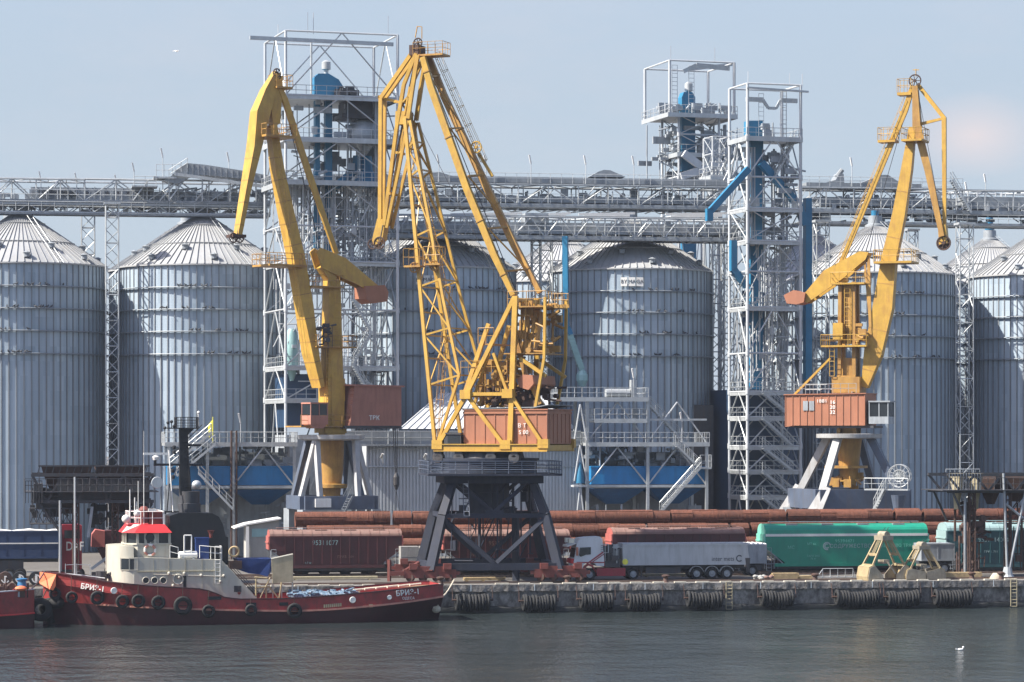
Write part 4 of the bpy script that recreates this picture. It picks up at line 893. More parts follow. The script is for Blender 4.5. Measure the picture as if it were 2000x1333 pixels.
# machinery house behind the column
xa, xb = C1.x(683,-1.9), C1.x(784,-1.9); z0, z1_ = C1.z(720,832,-1.9), C1.z(720,754,-1.9)
mb = MB().prism([(xa,z0),(xb,z0),(xb,z1_-.12),(xa+.6,z1_)],-1.9,1.9)
n = 9
for i in range(n+1): z = z0+.3+(z1_-z0-.7)*i/n; mb.bar((xa+.02,-1.93,z),(xb-.02,-1.93,z),.05,.05)
hs = part('machinery_house', mb, 'brick_pink', c1)
part('house_roof', MB().prism([(xa-.1,z1_-.02),(xb+.25,z1_-.12),(xb+.25,z1_+.06),(xa-.1,z1_+.14)],-2.1,2.1), 'brick_pink', c1)
part('house_floor', MB().box(xa-.6,xb,-1.95,1.95,z0-.3,z0), 'steel_dark', c1)
mb = MB().box(xa-.04,xa,-1.0,.3,z0+.6,z0+2.5); part('door', mb, 'steel_dark', hs)
text('ТВК', hs, (C1.x(731,-1.95),-1.97,C1.z(731,817,-1.95)), .62, 'white', (R_(90),0,0), bold=.015)
# driver's cab
c = L1_(614,808,-1.2); mb = MB().box(c.x-1.0,c.x+1.0,-2.2,-.4,c.z-1.1,c.z-.2).box(c.x-1.05,c.x+1.05,-2.25,-.35,c.z+.95,c.z+1.1).prism([(c.x-.95,c.z-1.1),(c.x+.95,c.z-1.1),(c.x+.5,c.z-1.5),(c.x-.5,c.z-1.5)],-2.1,-.5)
for x in (-1,0,1):
    for y in (-2.2,-.45): mb.box(c.x+x*.95-.05,c.x+x*.95+.05,y,y+.08,c.z-.2,c.z+.96)
cb = part('driver_cab', mb, 'brick_pink', c1); part('cab_window', MB().box(c.x-.97,c.x+.97,-2.16,-.44,c.z-.19,c.z+.94), 'glass', cb)
# jib
bp = [(622,757),(606,690),(594,600),(577,500),(558,415),(541,330),(530,245)]
wd = [1.8,2.2,1.6,1.5,1.4,1.2,1.0]; dp = [.5,.75,1.3,1.3,1.15,1.0,.8]
mb = MB(); Pj = boxbeam(mb,C1,bp,wd,dp); jib = part('jib', mb, 'yellow', c1)
mb = MB(); seams(mb,Pj,wd,dp,2,.03); part('jib_seam', mb, 'yellow_worn', jib)
mb = MB()
for pa, pb, row in ((527,600,515),(520,580,262)):
    pts = platform(mb,C1,pa,pb,row,-1.9,1.7,.2); mb.rail(pts+[pts[0]],1.1,.8,.035)
part('jib_platform', mb, 'yellow_worn', jib)
mb = MB(); a, b = L1_(598,700,-1.6), L1_(540,262,-1.0); mb.ladder(a,b,.5,.5,.03,side=(0,1,0)); part('jib_ladder', mb, 'yellow', jib)
# fly jib: plated trunk from the head down to the nose
fp = [(540,142),(523,180),(508,222),(496,290),(479,375),(464,462)]; fw = [.7,1.2,1.5,1.7,1.3,1.0]; fd = [.6,1.2,1.5,.85,.55,.45]
mb = MB(); Pf = boxbeam(mb,C1,fp,fw,fd); q = L1_(531,245); mb.prism([(Pf[1].x,Pf[1].z),(q.x-.1,q.z-.3),(q.x+.7,q.z+.2),(Pf[0].x+.5,Pf[0].z-.3)],-.5,.5)
fly = part('fly_jib', mb, 'yellow', c1); mb = MB(); seams(mb,Pf[3:],fw[3:],fd[3:],2,.03); part('fly_seam', mb, 'yellow_worn', fly)
mb = MB()
for w in (-.35,.05,.4): sheave(mb, L1_(541,143,w), .42)
for px in (456,468):
    for w in (-.4,.35): sheave(mb, L1_(px,465,w), .45)
mb.box(Pf[-1].x-.9,Pf[-1].x+.6,-.7,.7,Pf[-1].z-.15,Pf[-1].z+.15); part('sheave', mb, 'rust_dark', fly)
mb = MB(); pts = platform(mb,C1,541,572,168,-.9,.9,.2); mb.rail(pts+[pts[0]],1.2,.6,.03); part('head_platform', mb, 'yellow_worn', fly)
# tie from head to the counterweight lever
mb = MB()
for w in (-.42,.42): boxbeam(mb,C1,[(541,158),(556,195),(600,330),(657,497)],[.22,.32,.34,.3],[.4,.62,.62,.5],w)
for f in (.1,.35,.6,.85): p = L1_(541+116*f,158+339*f); mb.box(p.x-.12,p.x+.12,-.5,.5,p.z-.12,p.z+.12)
part('tie', mb, 'yellow', c1)
mb = MB(); pl = [L1_(a,b) for a, b in ((612,492),(620,485),(668,505),(735,562),(724,575),(690,556),(622,525))]
for w in (-.75,.6): mb.prism([(p.x,p.z) for p in pl],w,w+.18)
p, q = L1_(628,520), L1_(648,546); mb.bar(p,(0,0,zc1-.2),.8,1.2); mb.bar(L1_(640,505),L1_(720,562),.5,1.2); part('counterweight_lever', mb, 'yellow', c1)
pl = [L1_(a,b) for a, b in ((703,560),(741,558),(748,572),(746,590),(716,594),(704,584))]; part('counterweight', MB().prism([(p.x,p.z) for p in pl],-1.1,1.1), 'salmon', c1)
mb = MB()
for w in (-.3,.3): mb.tube(L1_(541,146,w),L1_(625,485,w),.045,4); mb.tube(L1_(541,150,w),L1_(462,460,w),.03,4)
for dx in (-4,0,4): mb.tube(L1_(772+dx,838,1),L1_(774+dx*.4,945,1),.045,4)
mb.lathe([(.12,-.9),(.3,-.4),(.3,.4),(.12,.9)],L1_(774,940,1),10)
for dx in (-8,-2,6): mb.tube(L1_(774,955,1),L1_(776+dx,1015,1),.025,4)
part('rope', mb, 'steel_dark', c1)

# ---- right crane: jib swung to the right and towards the water
C3 = crane_frame(1658,46,R_(-22)); L3 = lambda px, py, w=0.0: C3.l(px,py,w)
c3 = thing('portal_crane','yellow box-jib harbour crane with its jib to the right and an orange house numbered 1881','crane',C3,(0,0,GZ),'yellow portal cranes')
P3 = Frame(C3.O, BETA+R_(3)); zt, zl, zb = C3.z(1660,850), C3.z(1660,955), C3.z(1660,992); h = 4.6
for sx, sy in ((-1,-1),(1,-1),(1,1),(-1,1)):
    m2 = MB(); m2.bar(inv(P3,C3,(sx*h*1.15,sy*h,zb-1)), inv(P3,C3,(sx*1.75,sy*1.7,zt-.2)), .7, .85, .75, .8)
    if sx < 0: m2.bar(inv(P3,C3,(sx*h*1.25,sy*h,zb-1.2)), inv(P3,C3,(sx*h*.85,sy*h,zl+.2)), 1.6, .8, .9, .8)
    part('leg', m2, 'portal_grey' if sx < 0 else 'portal_blue', c3)  # sunward legs pale, the others dark: light and shade put into the colour
mb = MB()
for i in range(4):
    cs = [(-h*1.05,-h),(h*1.05,-h),(h*1.05,h),(-h*1.05,h)]; a, b = cs[i], cs[(i+1) % 4]; mb.bar(inv(P3,C3,(*a,(zl+zb)/2)), inv(P3,C3,(*b,(zl+zb)/2)), .8, zl-zb, up=(0,0,1))
part('sill_beam', mb, 'portal_blue', c3)
mb = MB()
for a in ((-h*1.1,-h),(h*1.1,-h),(h*1.1,h),(-h*1.1,h)):
    mb.bar(inv(P3,C3,(*a,zb)), inv(P3,C3,(*a,GZ+1.2)), 1.1, 1.2); mb.bar(inv(P3,C3,(a[0]-1.8,a[1],GZ+1.0)), inv(P3,C3,(a[0]+1.8,a[1],GZ+1.0)), .5, .8, up=(0,0,1))
    for dx in (-1.3,-.45,.45,1.3): mb.lathe([(.36,-.12),(.36,.12)], inv(P3,C3,(a[0]+dx,a[1],GZ+.5)), 12, 'y')
part('bogie', mb, 'steel_mid', c3)
rr = 3.3; part('ring_girder', MB().lathe([(rr-.5,-.5),(rr+.15,-.4),(rr+.2,0),(rr-.2,.03)],(0,0,zt+.1),40), 'portal_grey', c3, smooth=True)
mb = MB().lathe([(.75,C3.z(1660,948)),(.9,C3.z(1660,935)),(1.35,C3.z(1660,860)),(1.45,zt+.1)],(0,0,0),24); mb.box(-2.2,1.6,-1.6,1.6,C3.z(1660,915),C3.z(1660,910)); clutter(mb,-1.5,1.3,-1.4,1.2,zl+.1,C3.z(1660,930),20,211,.4,1.2); part('lower_column', mb, 'yellow_worn', c3, smooth=True)
c = inv(P3,C3,(h*.72,-h-.4,C3.z(1755,930))); c = L3(1757,930,-5.0); mb = MB()
for w in (-.35,.35): mb.torus(c+V((0,w,0)),1.15,.05,'y',28,5); mb.torus(c+V((0,w,0)),.6,.05,'y',20,5)
for k in range(14): a = k*math.pi/7; mb.bar(c+V((0,-.35,0)),c+V((1.15*math.cos(a),-.35,1.15*math.sin(a))),.05,.04); mb.tube(c+V((1.15*math.cos(a),-.35,1.15*math.sin(a))),c+V((1.15*math.cos(a),.35,1.15*math.sin(a))),.03,4)
mb.lathe([(.55,-.3),(.55,.3)],c,20,'y'); part('cable_reel', mb, 'galvanised', c3)
mb = MB().stairs(L3(1708,995,-5.2),L3(1728,955,-5.2)); a = L3(1690,955,-5.0); b = L3(1775,955,-5.0); mb.box(a.x,b.x,-5.4,-4.4,a.z-.15,a.z); mb.rail([(a.x,-5.4,a.z),(b.x,-5.4,a.z)],1.1,.8); a = L3(1735,975,-5.2); part('access_stair', mb, 'galvanised', c3); part('cable_drum_base', MB().lathe([(.55,-.9),(.8,.5)],L3(1755,977,-4.9),14), 'portal_blue', c3)
zc1 = C3.z(1655,552)
mb = MB()
for x in (-.75,.75):
    for y in (-.75,.75): mb.bar((x*1.15,y*1.1,zt+.12),(x*.95,y,zc1),.38,.38)
mb.box(-.62,.7,-.6,.6,C3.z(1655,672),zc1-.3); mb.box(-1.5,1.5,-1.3,1.3,C3.z(1655,768),C3.z(1655,737)); mb.bar((-1,-.95,C3.z(1655,737)),(1,-.95,C3.z(1655,737)),.3,.3); mb.box(-.5,.8,-.55,.55,zt,C3.z(1655,700)); part('column', mb, 'yellow_worn', c3)
mb = MB()
for pa, pb, row, w in ((1603,1692,675,1.7),(1622,1688,553,1.4)): pts = platform(mb,C3,pa,pb,row,-w,w,.18); mb.rail(pts+[pts[0]],1.1,.9,.035)
part('platform', mb, 'yellow', c3)
mb = MB().ladder(L3(1655,672,-1.1),L3(1655,555,-1.1),.6,.45,.035,side=(1,0,0),hoops=.55).ladder(L3(1625,735,-1.5),L3(1625,677,-1.5),.5,.45,.035,side=(1,0,0)); part('ladder', mb, 'yellow', c3)
c = L3(1637,647,-1.5); mb = MB().box(c.x-.55,c.x+.5,-1.6,-.9,c.z-.85,c.z+.85); part('control_box', mb, 'yellow', c3)
mb = MB(); c = L3(1678,648,-1.0); clutter(mb,c.x-.5,c.x+.5,-1.4,-.4,c.z-1.1,c.z+.8,14,212,.3,.8); part('winch', mb, 'yellow_worn', c3)
# house
xa, xb = C3.x(1533,-2.2), C3.x(1690,-2.2); z0, z1_ = C3.z(1610,832,-2.2), C3.z(1610,772,-2.2)
mb = MB().prism([(xa,z0-.1),(xa+.25,z0-.1),(xa+.9,z0+.02),(xb,z0+.02),(xb,z1_+.1),(xa,z1_)],-2.2,2.2)
for i in range(12): x = xa+.05+(xb-xa-.1)*i/11; mb.box(x-.035,x+.035,-2.26,-2.19,z0+.05,z1_-.02)
mb.prism([(xa-.1,z1_),(xb+.1,z1_+.1),(xb+.1,z1_+.2),(xa-.1,z1_+.1)],-2.35,2.35)
hs = part('machinery_house', mb, 'salmon', c3)
part('house_floor', MB().box(xa+.9,xb+.8,-1.9,1.9,z0-.25,z0), 'steel_dark', c3)
mb = MB()
for px in (1573,1585): c = L3(px,793,-2.3); mb.box(c.x-.26,c.x+.26,-2.29,-2.24,c.z-.5,c.z+.5)
part('window', mb, 'steel_mid', hs)
text('1881', hs, (C3.x(1605,-2.3),-2.29,C3.z(1605,784,-2.3)), .5, 'white', sx=1.15)
text('16\n20\n32', hs, (C3.x(1626,-2.3),-2.29,C3.z(1626,796,-2.3)), .52, 'white', sx=1.1, bold=.01)
mb = MB(); mb.bar((xb-1.5,-2.0,z1_+.3),(xb-1.5,2.0,z1_+.3),.1,.1); pts = [(xa+1,-2.1,z1_+.15),(xb-1,-2.1,z1_+.2)]; mb.rail(pts,1.0,.8,.03); mb.rail([(xa+1,2.1,z1_+.15),(xb-1,2.1,z1_+.2)],1.0,.8,.03); part('roof_rail', mb, 'galvanised', c3)
mb = MB(); mb.bar(L3(1545,778,-1.2),L3(1622,700,-1.2),.22,.22); mb.bar(L3(1545,778,1.2),L3(1622,700,1.2),.22,.22); part('stay', mb, 'yellow', c3)
xc = C3.x(1692,-2.2); mb = MB(); c = V((xc+1.2,-.9,C3.z(1710,806)))
mb.box(c.x-1.0,c.x+1.1,-2.0,.4,c.z-1.2,c.z-.45).box(c.x-1.0,c.x+1.3,-2.1,.5,c.z+1.05,c.z+1.2)
for x in (-.95,.1,1.05):
    for y in (-2.0,.32): mb.box(c.x+x-.05,c.x+x+.05,y,y+.08,c.z-.45,c.z+1.06)
cb = part('driver_cab', mb, 'steel_mid', c3); part('cab_window', MB().box(c.x-.93,c.x+1.04,-1.95,.36,c.z-.44,c.z+1.04), 'glass', cb)
# jib
bp = [(1690,757),(1707,690),(1726,600),(1737,510),(1757,420),(1772,330),(1783,250)]; wd = [1.0,1.1,1.1,1.05,1.0,.95,.8]; dp = [.7,1.9,2.1,1.6,1.35,1.1,.65]
mb = MB(); Pj = boxbeam(mb,C3,bp,wd,dp); jib = part('jib', mb, 'yellow', c3)
mb = MB(); seams(mb,Pj,wd,dp,1,.03); part('jib_seam', mb, 'yellow_worn', jib)
mb = MB()
for pa, pb, row in ((1706,1780,511),(1760,1800,272)): pts = platform(mb,C3,pa,pb,row,-1.6,1.6,.22); mb.rail(pts+[pts[0]],1.2,.8,.035)
part('jib_platform', mb, 'yellow', jib)
mb = MB()
for w in (-.55,.45): boxbeam(mb,C3,[(1787,168),(1790,245),(1812,330),(1840,462)],[.18]*4,[.55,.85,.75,.5],w)
boxbeam(mb,C3,[(1790,175),(1797,250)],[.9,.9],[.3,.3])
for f in (.2,.4,.6,.8): p = L3(1795+45*f,255+205*f); mb.box(p.x-.2,p.x+.2,-.55,.45,p.z-.15,p.z+.15)
fly = part('fly_jib', mb, 'yellow_worn', c3)
mb = MB(); boxbeam(mb,C3,[(1792,165),(1845,232)],[.3,.3],[.42,.4]); boxbeam(mb,C3,[(1844,230),(1845,455)],[.42,.36],[.45,.35]); boxbeam(mb,C3,[(1797,243),(1842,232)],[.3,.3],[.3,.25]); boxbeam(mb,C3,[(1841,440),(1844,478)],[.9,.8],[.8,.9]); part('fly_frame', mb, 'yellow', fly)
mb = MB()
for w in (-.45,.45): sheave(mb, L3(1843,475,w), .72); sheave(mb, L3(1787,158,w*.7), .62)
mb.lathe([(.68,-.25),(.68,.25)],L3(1843,475),20,'y'); part('sheave', mb, 'rust_dark', fly)
mb = MB(); pts = platform(mb,C3,1752,1779,181,-.7,.7,.3); mb.rail(pts+[pts[0]],1.4,.6,.03); mb.tube(L3(1789,150),L3(1789,135),.05,4); mb.bar(L3(1783,137),L3(1795,137),.08,.08); part('head_platform', mb, 'yellow', fly)
mb = MB()
for w in (-.4,.4): boxbeam(mb,C3,[(1783,168),(1768,215),(1640,521)],[.24,.3,.28],[.5,.62,.5],w)
for f in (.15,.35,.55,.75,.93): p = L3(1783-143*f,168+353*f); mb.box(p.x-.14,p.x+.14,-.5,.5,p.z-.14,p.z+.14)
tie = part('tie', mb, 'yellow', c3)
mb = MB().ladder(L3(1632,518,-.6),L3(1766,190,-.6),.45,.6,.022,side=(0,1,0)); pts = platform(mb,C3,1714,1748,274,-.9,.8,.25); mb.rail(pts+[pts[0]],1.3,.6,.03); part('tie_ladder', mb, 'yellow', tie)
mb = MB(); pl = [L3(a,b) for a, b in ((1568,583),(1612,530),(1682,492),(1700,494),(1694,508),(1650,545),(1580,593))]
for w in (-.8,.62): mb.prism([(p.x,p.z) for p in pl],w,w+.18)
for a, b in ((1590,575),(1640,535),(1688,502)): p = L3(a,b); mb.bar(p-V((0,.7,0)),p+V((0,.7,0)),.3,.3)
mb.bar(L3(1640,535),L3(1650,553),.8,1.1); part('counterweight_lever', mb, 'yellow', c3)
mb = MB()
for w in (-.55,.4): mb.bar(L3(1696,500,w),L3(1700,640,w),.3,.2); mb.bar(L3(1688,502,w),L3(1702,660,w),.2,.16)
part('luffing_rod', mb, 'yellow_worn', c3)
pl = [L3(a,b) for a, b in ((1537,578),(1556,568),(1579,574),(1576,592),(1562,596),(1543,594))]; part('counterweight', MB().prism([(p.x,p.z) for p in pl],-1.25,1.25), 'salmon', c3)
mb = MB()
for w in (-.35,.3): mb.tube(L3(1789,158,w),L3(1846,470,w),.03,4); mb.tube(L3(1787,158,w),L3(1690,495,w),.03,4); mb.tube(L3(1846,470,w),L3(1849,476,w),.03,4)
part('rope', mb, 'steel_dark', c3)

# ---- middle crane: lattice boom, on the quayside rails
C2 = crane_frame(955,7.8,R_(-22)); L2_ = lambda px, py, w=-3.2: C2.l(px,py,w); HW = 3.2
c2 = thing('portal_crane','tall yellow lattice-boom harbour crane on dark blue legs at the quay edge','crane',C2,(0,0,GZ),'yellow portal cranes')
P2 = Frame(C2.O, BETA+R_(-3)); zt, zm_, zl = C2.z(960,928,0), C2.z(960,1005,0), C2.z(960,1100,0)
g = 5.2
for sx, sy in ((-1,-1),(1,-1),(1,1),(-1,1)):
    m2 = MB(); q0 = inv(P2,C2,(sx*5.7,sy*g,zl-.5)); q1 = inv(P2,C2,(sx*4.55,sy*g*.87,zm_)); q2 = inv(P2,C2,(sx*3.35,sy*3.2,zt)); m2.bar(q0,q1,.8,.7,.72,.65); m2.bar(q1,q2,.72,.65,.6,.55)
    part('leg', m2, 'navy', c2)
mb = MB()
for sy in (-1,1):
    mb.bar(inv(P2,C2,(-5.6,sy*g,zl-.1)),inv(P2,C2,(5.6,sy*g,zl-.1)),.45,.6,up=(0,0,1)); mb.bar(inv(P2,C2,(-4.5,sy*g*.87,zm_)),inv(P2,C2,(4.5,sy*g*.87,zm_)),.4,.4)
    mb.bar(inv(P2,C2,(-4.4,sy*g*.87,zm_-.3)),inv(P2,C2,(-.1,sy*g,zl+.2)),.35,.35); mb.bar(inv(P2,C2,(4.4,sy*g*.87,zm_-.3)),inv(P2,C2,(.1,sy*g,zl+.2)),.35,.35)
    mb.bar(inv(P2,C2,(-3.3,sy*3.3,zt-.4)),inv(P2,C2,(0,sy*g*.87,zm_+.3)),.3,.3); mb.bar(inv(P2,C2,(3.3,sy*3.3,zt-.4)),inv(P2,C2,(0,sy*g*.87,zm_+.3)),.3,.3)
    mb.bar(inv(P2,C2,(-.8,sy*g*.87,zm_+.25)),inv(P2,C2,(.8,sy*g*.87,zm_+.25)),.5,.3)
for sx in (-1,1):
    mb.bar(inv(P2,C2,(sx*4.5,-g*.87,zm_)),inv(P2,C2,(sx*4.5,g*.87,zm_)),.4,.4); mb.bar(inv(P2,C2,(sx*5.6,-g,zl-.1)),inv(P2,C2,(sx*5.6,g,zl-.1)),.4,.6)
    mb.bar(inv(P2,C2,(sx*4.5,-g*.85,zm_)),inv(P2,C2,(sx*3.5,0,zt-.3)),.3,.3); mb.bar(inv(P2,C2,(sx*4.5,g*.85,zm_)),inv(P2,C2,(sx*3.5,0,zt-.3)),.3,.3)
part('portal_brace', mb, 'navy', c2)
mb = MB().box(-1.4,1.4,-1.4,1.4,C2.z(960,1002,0),zt+.1); mb.bar((1.2,-2.4,zm_-.4),(1.2,-2.4,zt),.2,.2); mb.bar((2.6,0,zl-1.6),(2.6,0,zm_),.5,.5); clutter(mb,-3.2,3.2,-3.2,3.2,zl+.3,zt-.3,70,231,.6,2.2,True); part('slip_ring_house', mb, 'navy', c2)
mb = MB()
pts8 = [inv(P2,C2,(a*5.9,b*5.4,zt)) for a, b in ((-1,-1),(1,-1),(1,1),(-1,1))]; mb.plan([(p.x,p.y) for p in pts8],zt-.02,zt+.16)
pts8 = [inv(P2,C2,(a*4.4,b*4.2,zt)) for a, b in ((-1,-1),(1,-1),(1,1),(-1,1))]; mb.plan([(p.x,p.y) for p in pts8],zt-.7,zt-.03)
mb.lathe([(4.3,zt+.17),(4.3,zt+1.25),(4.5,zt+1.3),(4.5,zt+1.5),(3.9,zt+1.52)],(0,0,0),40); part('portal_top', mb, 'navy', c2)
mb = MB(); pts8 = [inv(P2,C2,(a*5.85,b*5.35,zt+.16)) for a, b in ((-1,-1),(1,-1),(1,1),(-1,1))]; mb.rail(pts8+[pts8[0]],1.1,1.2,.04,3)
for k in range(6): z = zt+.32+k*.19; p_, q_ = inv(P2,C2,(-3.9,-4.6,z)), inv(P2,C2,(3.6,-4.6,z)); mb.bar(p_,q_,.07,.07); mb.bar(inv(P2,C2,(-5.6,-3.8-k*.1,z)),inv(P2,C2,(-4.0,-4.6,z)),.1,.07)
mb.ladder(inv(P2,C2,(-2.5,-g,zm_)),inv(P2,C2,(-2.5,-3.9,zt)),.5,.4,.03,side=(1,0,0)); part('portal_rail', mb, 'portal_blue', c2)
# bogies
def bogie(mb, x, y, L):
    c = inv(P2,C2,(x,y,GZ)); mb.bar(inv(P2,C2,(x-L/2,y,GZ+.85)),inv(P2,C2,(x+L/2,y,GZ+.85)),.5,.75,up=(0,0,1)); mb.bar(inv(P2,C2,(x-L*.28,y,GZ+1.25)),inv(P2,C2,(x+L*.28,y,GZ+1.25)),.55,.5,up=(0,0,1))
    mb.bar(inv(P2,C2,(x,y,GZ+1.2)),inv(P2,C2,(x,y,zl-.4)),.8,.8)
    for s_ in (-1,1): mb.bar(inv(P2,C2,(x+s_*L*.5,y,GZ+.9)),inv(P2,C2,(x+s_*(L*.5+.35),y,GZ+.9)),.3,.3); mb.bar(inv(P2,C2,(x+s_*L*.25,y-.45,GZ+1.5)),inv(P2,C2,(x+s_*L*.4,y-.45,GZ+1.5)),.5,.5)
for x in (-5.75,5.75):
    for y in (-g,g):
        mb = MB(); bogie(mb,x,y,4.6); b_ = part('bogie', mb, 'bogie_red', c2)
        mb = MB()
        for dx in (-1.7,-.6,.6,1.7): mb.lathe([(.2,-.2),(.36,-.18),(.36,.18),(.2,.2)],inv(P2,C2,(x+dx,y,GZ+.52)),16,'y')
        part('wheel', mb, 'rust_dark', b_)
mb = MB(); p = inv(P2,C2,(-9.3,-g,GZ)); mb.bar(p+V((0,0,.2)),p+V((0,0,2.1)),.25,.3); mb.bar(inv(P2,C2,(-9.3,-g,GZ+.9)),inv(P2,C2,(-8.0,-g,GZ+.9)),.4,.6); mb.path([inv(P2,C2,(-7.9,-g-.1,GZ+1.2)),inv(P2,C2,(-6.7,-g-.1,GZ+1.9)),inv(P2,C2,(-6.7,-g-.1,GZ+.6))],.1,6); part('buffer', mb, 'bogie_red', c2)
# turntable and machinery house
zf0, zf1 = C2.z(950,882,-3.2), C2.z(950,868,-3.2); xl, xr = C2.x(848,-3.2), C2.x(1070,-3.2)
mb = MB()
for w in (-3.2,3.2): mb.box(xl,xr,w-.14,w+.14,zf0,zf1).box(xl,xr,w-.25,w+.25,zf0-.02,zf0+.06).box(xl,xr,w-.25,w+.25,zf1-.06,zf1+.02)
for x in (xl+.2,(xl+xr)/2,xr-.2): mb.box(x-.14,x+.14,-3.05,3.05,zf0+.05,zf1-.07)
part('turntable_frame', mb, 'yellow', c2)
mb = MB()
for x in (-3.6,-1.6,1.5,3.7): mb.lathe([(.25,-.3),(.5,-.28),(.5,.28),(.25,.3)],(x,-3.0,zf0-.55),16,'y'); mb.box(x-.35,x+.35,-3.3,-2.7,zf0-.5,zf0)
mb.lathe([(3.2,zt+1.5),(3.0,zf0)],(0,0,0),32); part('slew_roller', mb, 'steel_dark', c2)
xa, xb = C2.x(906,-2.95), C2.x(1069,-2.95); z0, z1_ = zf1+.03, C2.z(980,802,-2.95)
mb = MB().box(xa,xb,-2.95,2.95,z0,z1_)
for i in range(9): x = xa+.04+(xb-xa-.08)*i/8; mb.box(x-.04,x+.04,-3.0,-2.94,z0+.1,z1_-.32)
mb.box(xa-.05,xb+.05,-3.05,3.05,z1_-.3,z1_-.1).box(xa-.1,xb+.1,-3.1,3.1,z1_+.002,z1_+.12)
for i in range(6): y = -2.5+i; mb.box(xb,xb+.05,y-.04,y+.04,z0+.1,z1_-.32)
hs = part('machinery_house', mb, 'salmon', c2)
part('roof_sheet', MB().prism([(xa-.2,z1_+.14),(xb-1.2,z1_+.22),(xb+.2,z1_+.45),(xb+.2,z1_+.5),(xb-1.2,z1_+.3),(xa-.2,z1_+.2)],-3.15,3.15), 'galv_dark', hs)
text('В Т', hs, (C2.x(1020,-3.0),-3.05,C2.z(1020,832,-3.0)), .5, 'white'); text('S 00', hs, (C2.x(1023,-3.0),-3.05,C2.z(1023,845,-3.0)), .5, 'white')
p = L2_(888,861,-2.9); mb = MB().prism([(p.x-.85,p.z-.9),(p.x+.75,p.z-.9),(p.x+.75,p.z+.55),(p.x-.55,p.z+.55),(p.x-.85,p.z+.1)],-3.3,-1.5); mb.box(p.x-.7,p.x+.8,-3.4,-1.4,p.z+.56,p.z+.7)
cb = part('driver_cab', mb, 'steel_dark', c2); mb = MB().box(p.x-.5,p.x+.65,-3.32,-3.29,p.z-.25,p.z+.4); mb.add([(p.x-.84,-3.1,p.z-.1),(p.x-.84,-1.7,p.z-.1),(p.x-.64,-1.7,p.z+.38),(p.x-.64,-3.1,p.z+.38)],[(0,1,2,3)]); part('cab_window', mb, 'glass', cb)
# A-frame
def two(mb, a, b, w, h=None, W=HW, w2=None):
    for s_ in (-1,1):
        p, q = L2_(*a), L2_(*b); p.y = s_*W; q.y = s_*(w2 if w2 is not None else W); mb.bar(p,q,w,h or w)
mb = MB()
two(mb,(1000,580),(910,772),.36,.3,2.6,3.1); two(mb,(910,772),(855,872),.36,.3,3.1,3.2); two(mb,(1002,578),(996,870),.46,.36,2.6,3.15); two(mb,(912,770),(992,770),.3,.3,3.1); two(mb,(914,776),(986,872),.34,.28,3.1,3.2); two(mb,(1000,776),(1062,870),.3,.28,3.1,3.2)
two(mb,(962,690),(990,768),.24,.24,3.0); two(mb,(905,770),(948,632),.36,.3,2.9,2.4); two(mb,(1060,580),(1058,700),.24,.24,2.6,2.6); two(mb,(1058,700),(1040,800),.24,.24,2.6); two(mb,(1010,700),(1060,735),.3,.3,2.4); two(mb,(948,690),(918,772),.2,.2,2.2)
for a in ((1001,585),(910,772),(992,770)): p = L2_(*a); mb.bar((p.x,-2.6,p.z),(p.x,2.6,p.z),.36,.36)
for a, b in ((910,772),(992,770),(988,870),(855,870),(1062,868)): p = L2_(a,b); [mb.box(p.x-.5,p.x+.5,s_*HW-.24,s_*HW+.24,p.z-.35,p.z+.45) for s_ in (-1,1)]
af = part('a_frame', mb, 'yellow', c2)
mb = MB(); za = C2.z(1030,598,-2.6); xa_, xb_ = C2.x(992,-2.6), C2.x(1066,-2.6); mb.box(xa_,xb_,-2.7,2.7,za-.12,za); mb.rail([(xa_,-2.7,za),(xb_,-2.7,za),(xb_,2.7,za)],1.3,.8,.035); mb.bar((xb_,-1,za),(xb_+1.6,-1,za),.3,.15); mb.rail([(xb_,-1.2,za),(xb_+1.6,-1.2,za)],1.1,.6,.03)
za2 = C2.z(1000,690,-2.4); mb.box(C2.x(975,-2.4),C2.x(1062,-2.4),-2.4,2.4,za2-.1,za2); mb.rail([(C2.x(900,-2.9),-2.9,C2.z(900,730,-2.9)),(C2.x(990,-2.9),-2.9,C2.z(990,728,-2.9))],1.1,.8,.035)
p = L2_(956,632,-2.4); mb.box(p.x-1.0,p.x+.5,-2.6,2.2,p.z-1.9,p.z-1.8); mb.rail([(p.x-1,-2.6,p.z-1.8),(p.x+.5,-2.6,p.z-1.8)],1.4,.7,.035); part('platform', mb, 'yellow_worn', af)
mb = MB(); clutter(mb,C2.x(1000,-2),C2.x(1068,-2),-2.2,2.2,C2.z(1030,690,-2),C2.z(1030,590,-2),60,221,.4,1.4); clutter(mb,C2.x(930,-2),C2.x(1000,-2),-2.2,2.2,z1_+.5,C2.z(1000,705,-2),60,222,.4,1.4)
for dx in (0,12,24,36): mb.bar(L2_(1010+dx,690,-1.5),L2_(1022+dx,610,-1.0),.25,.25)
part('luffing_gear', mb, 'yellow_worn', af)
mb = MB(); clutter(mb,C2.x(925,-2),C2.x(1060,-2),-2.4,2.4,z1_+.5,z1_+2.2,44,223,.5,1.6); mb.bar(L2_(960,800,-1.5),L2_(985,770,-1.5),.4,.4); mb.bar(L2_(1060,800,-.5),L2_(1030,770,-.5),.5,.5); part('hoist_gear', mb, 'rust_dark', c2)
mb = MB(); p, q = L2_(1011,748,-2.6), L2_(1060,748,-2.6)
pl = [L2_(a,b,-2.6) for a, b in ((1010,742),(1020,732),(1040,733),(1042,750),(1032,762),(1014,757))]; mb.prism([(c.x,c.z) for c in pl],-2.6,2.8); part('counterweight', mb, 'salmon', c2)
mb = MB()
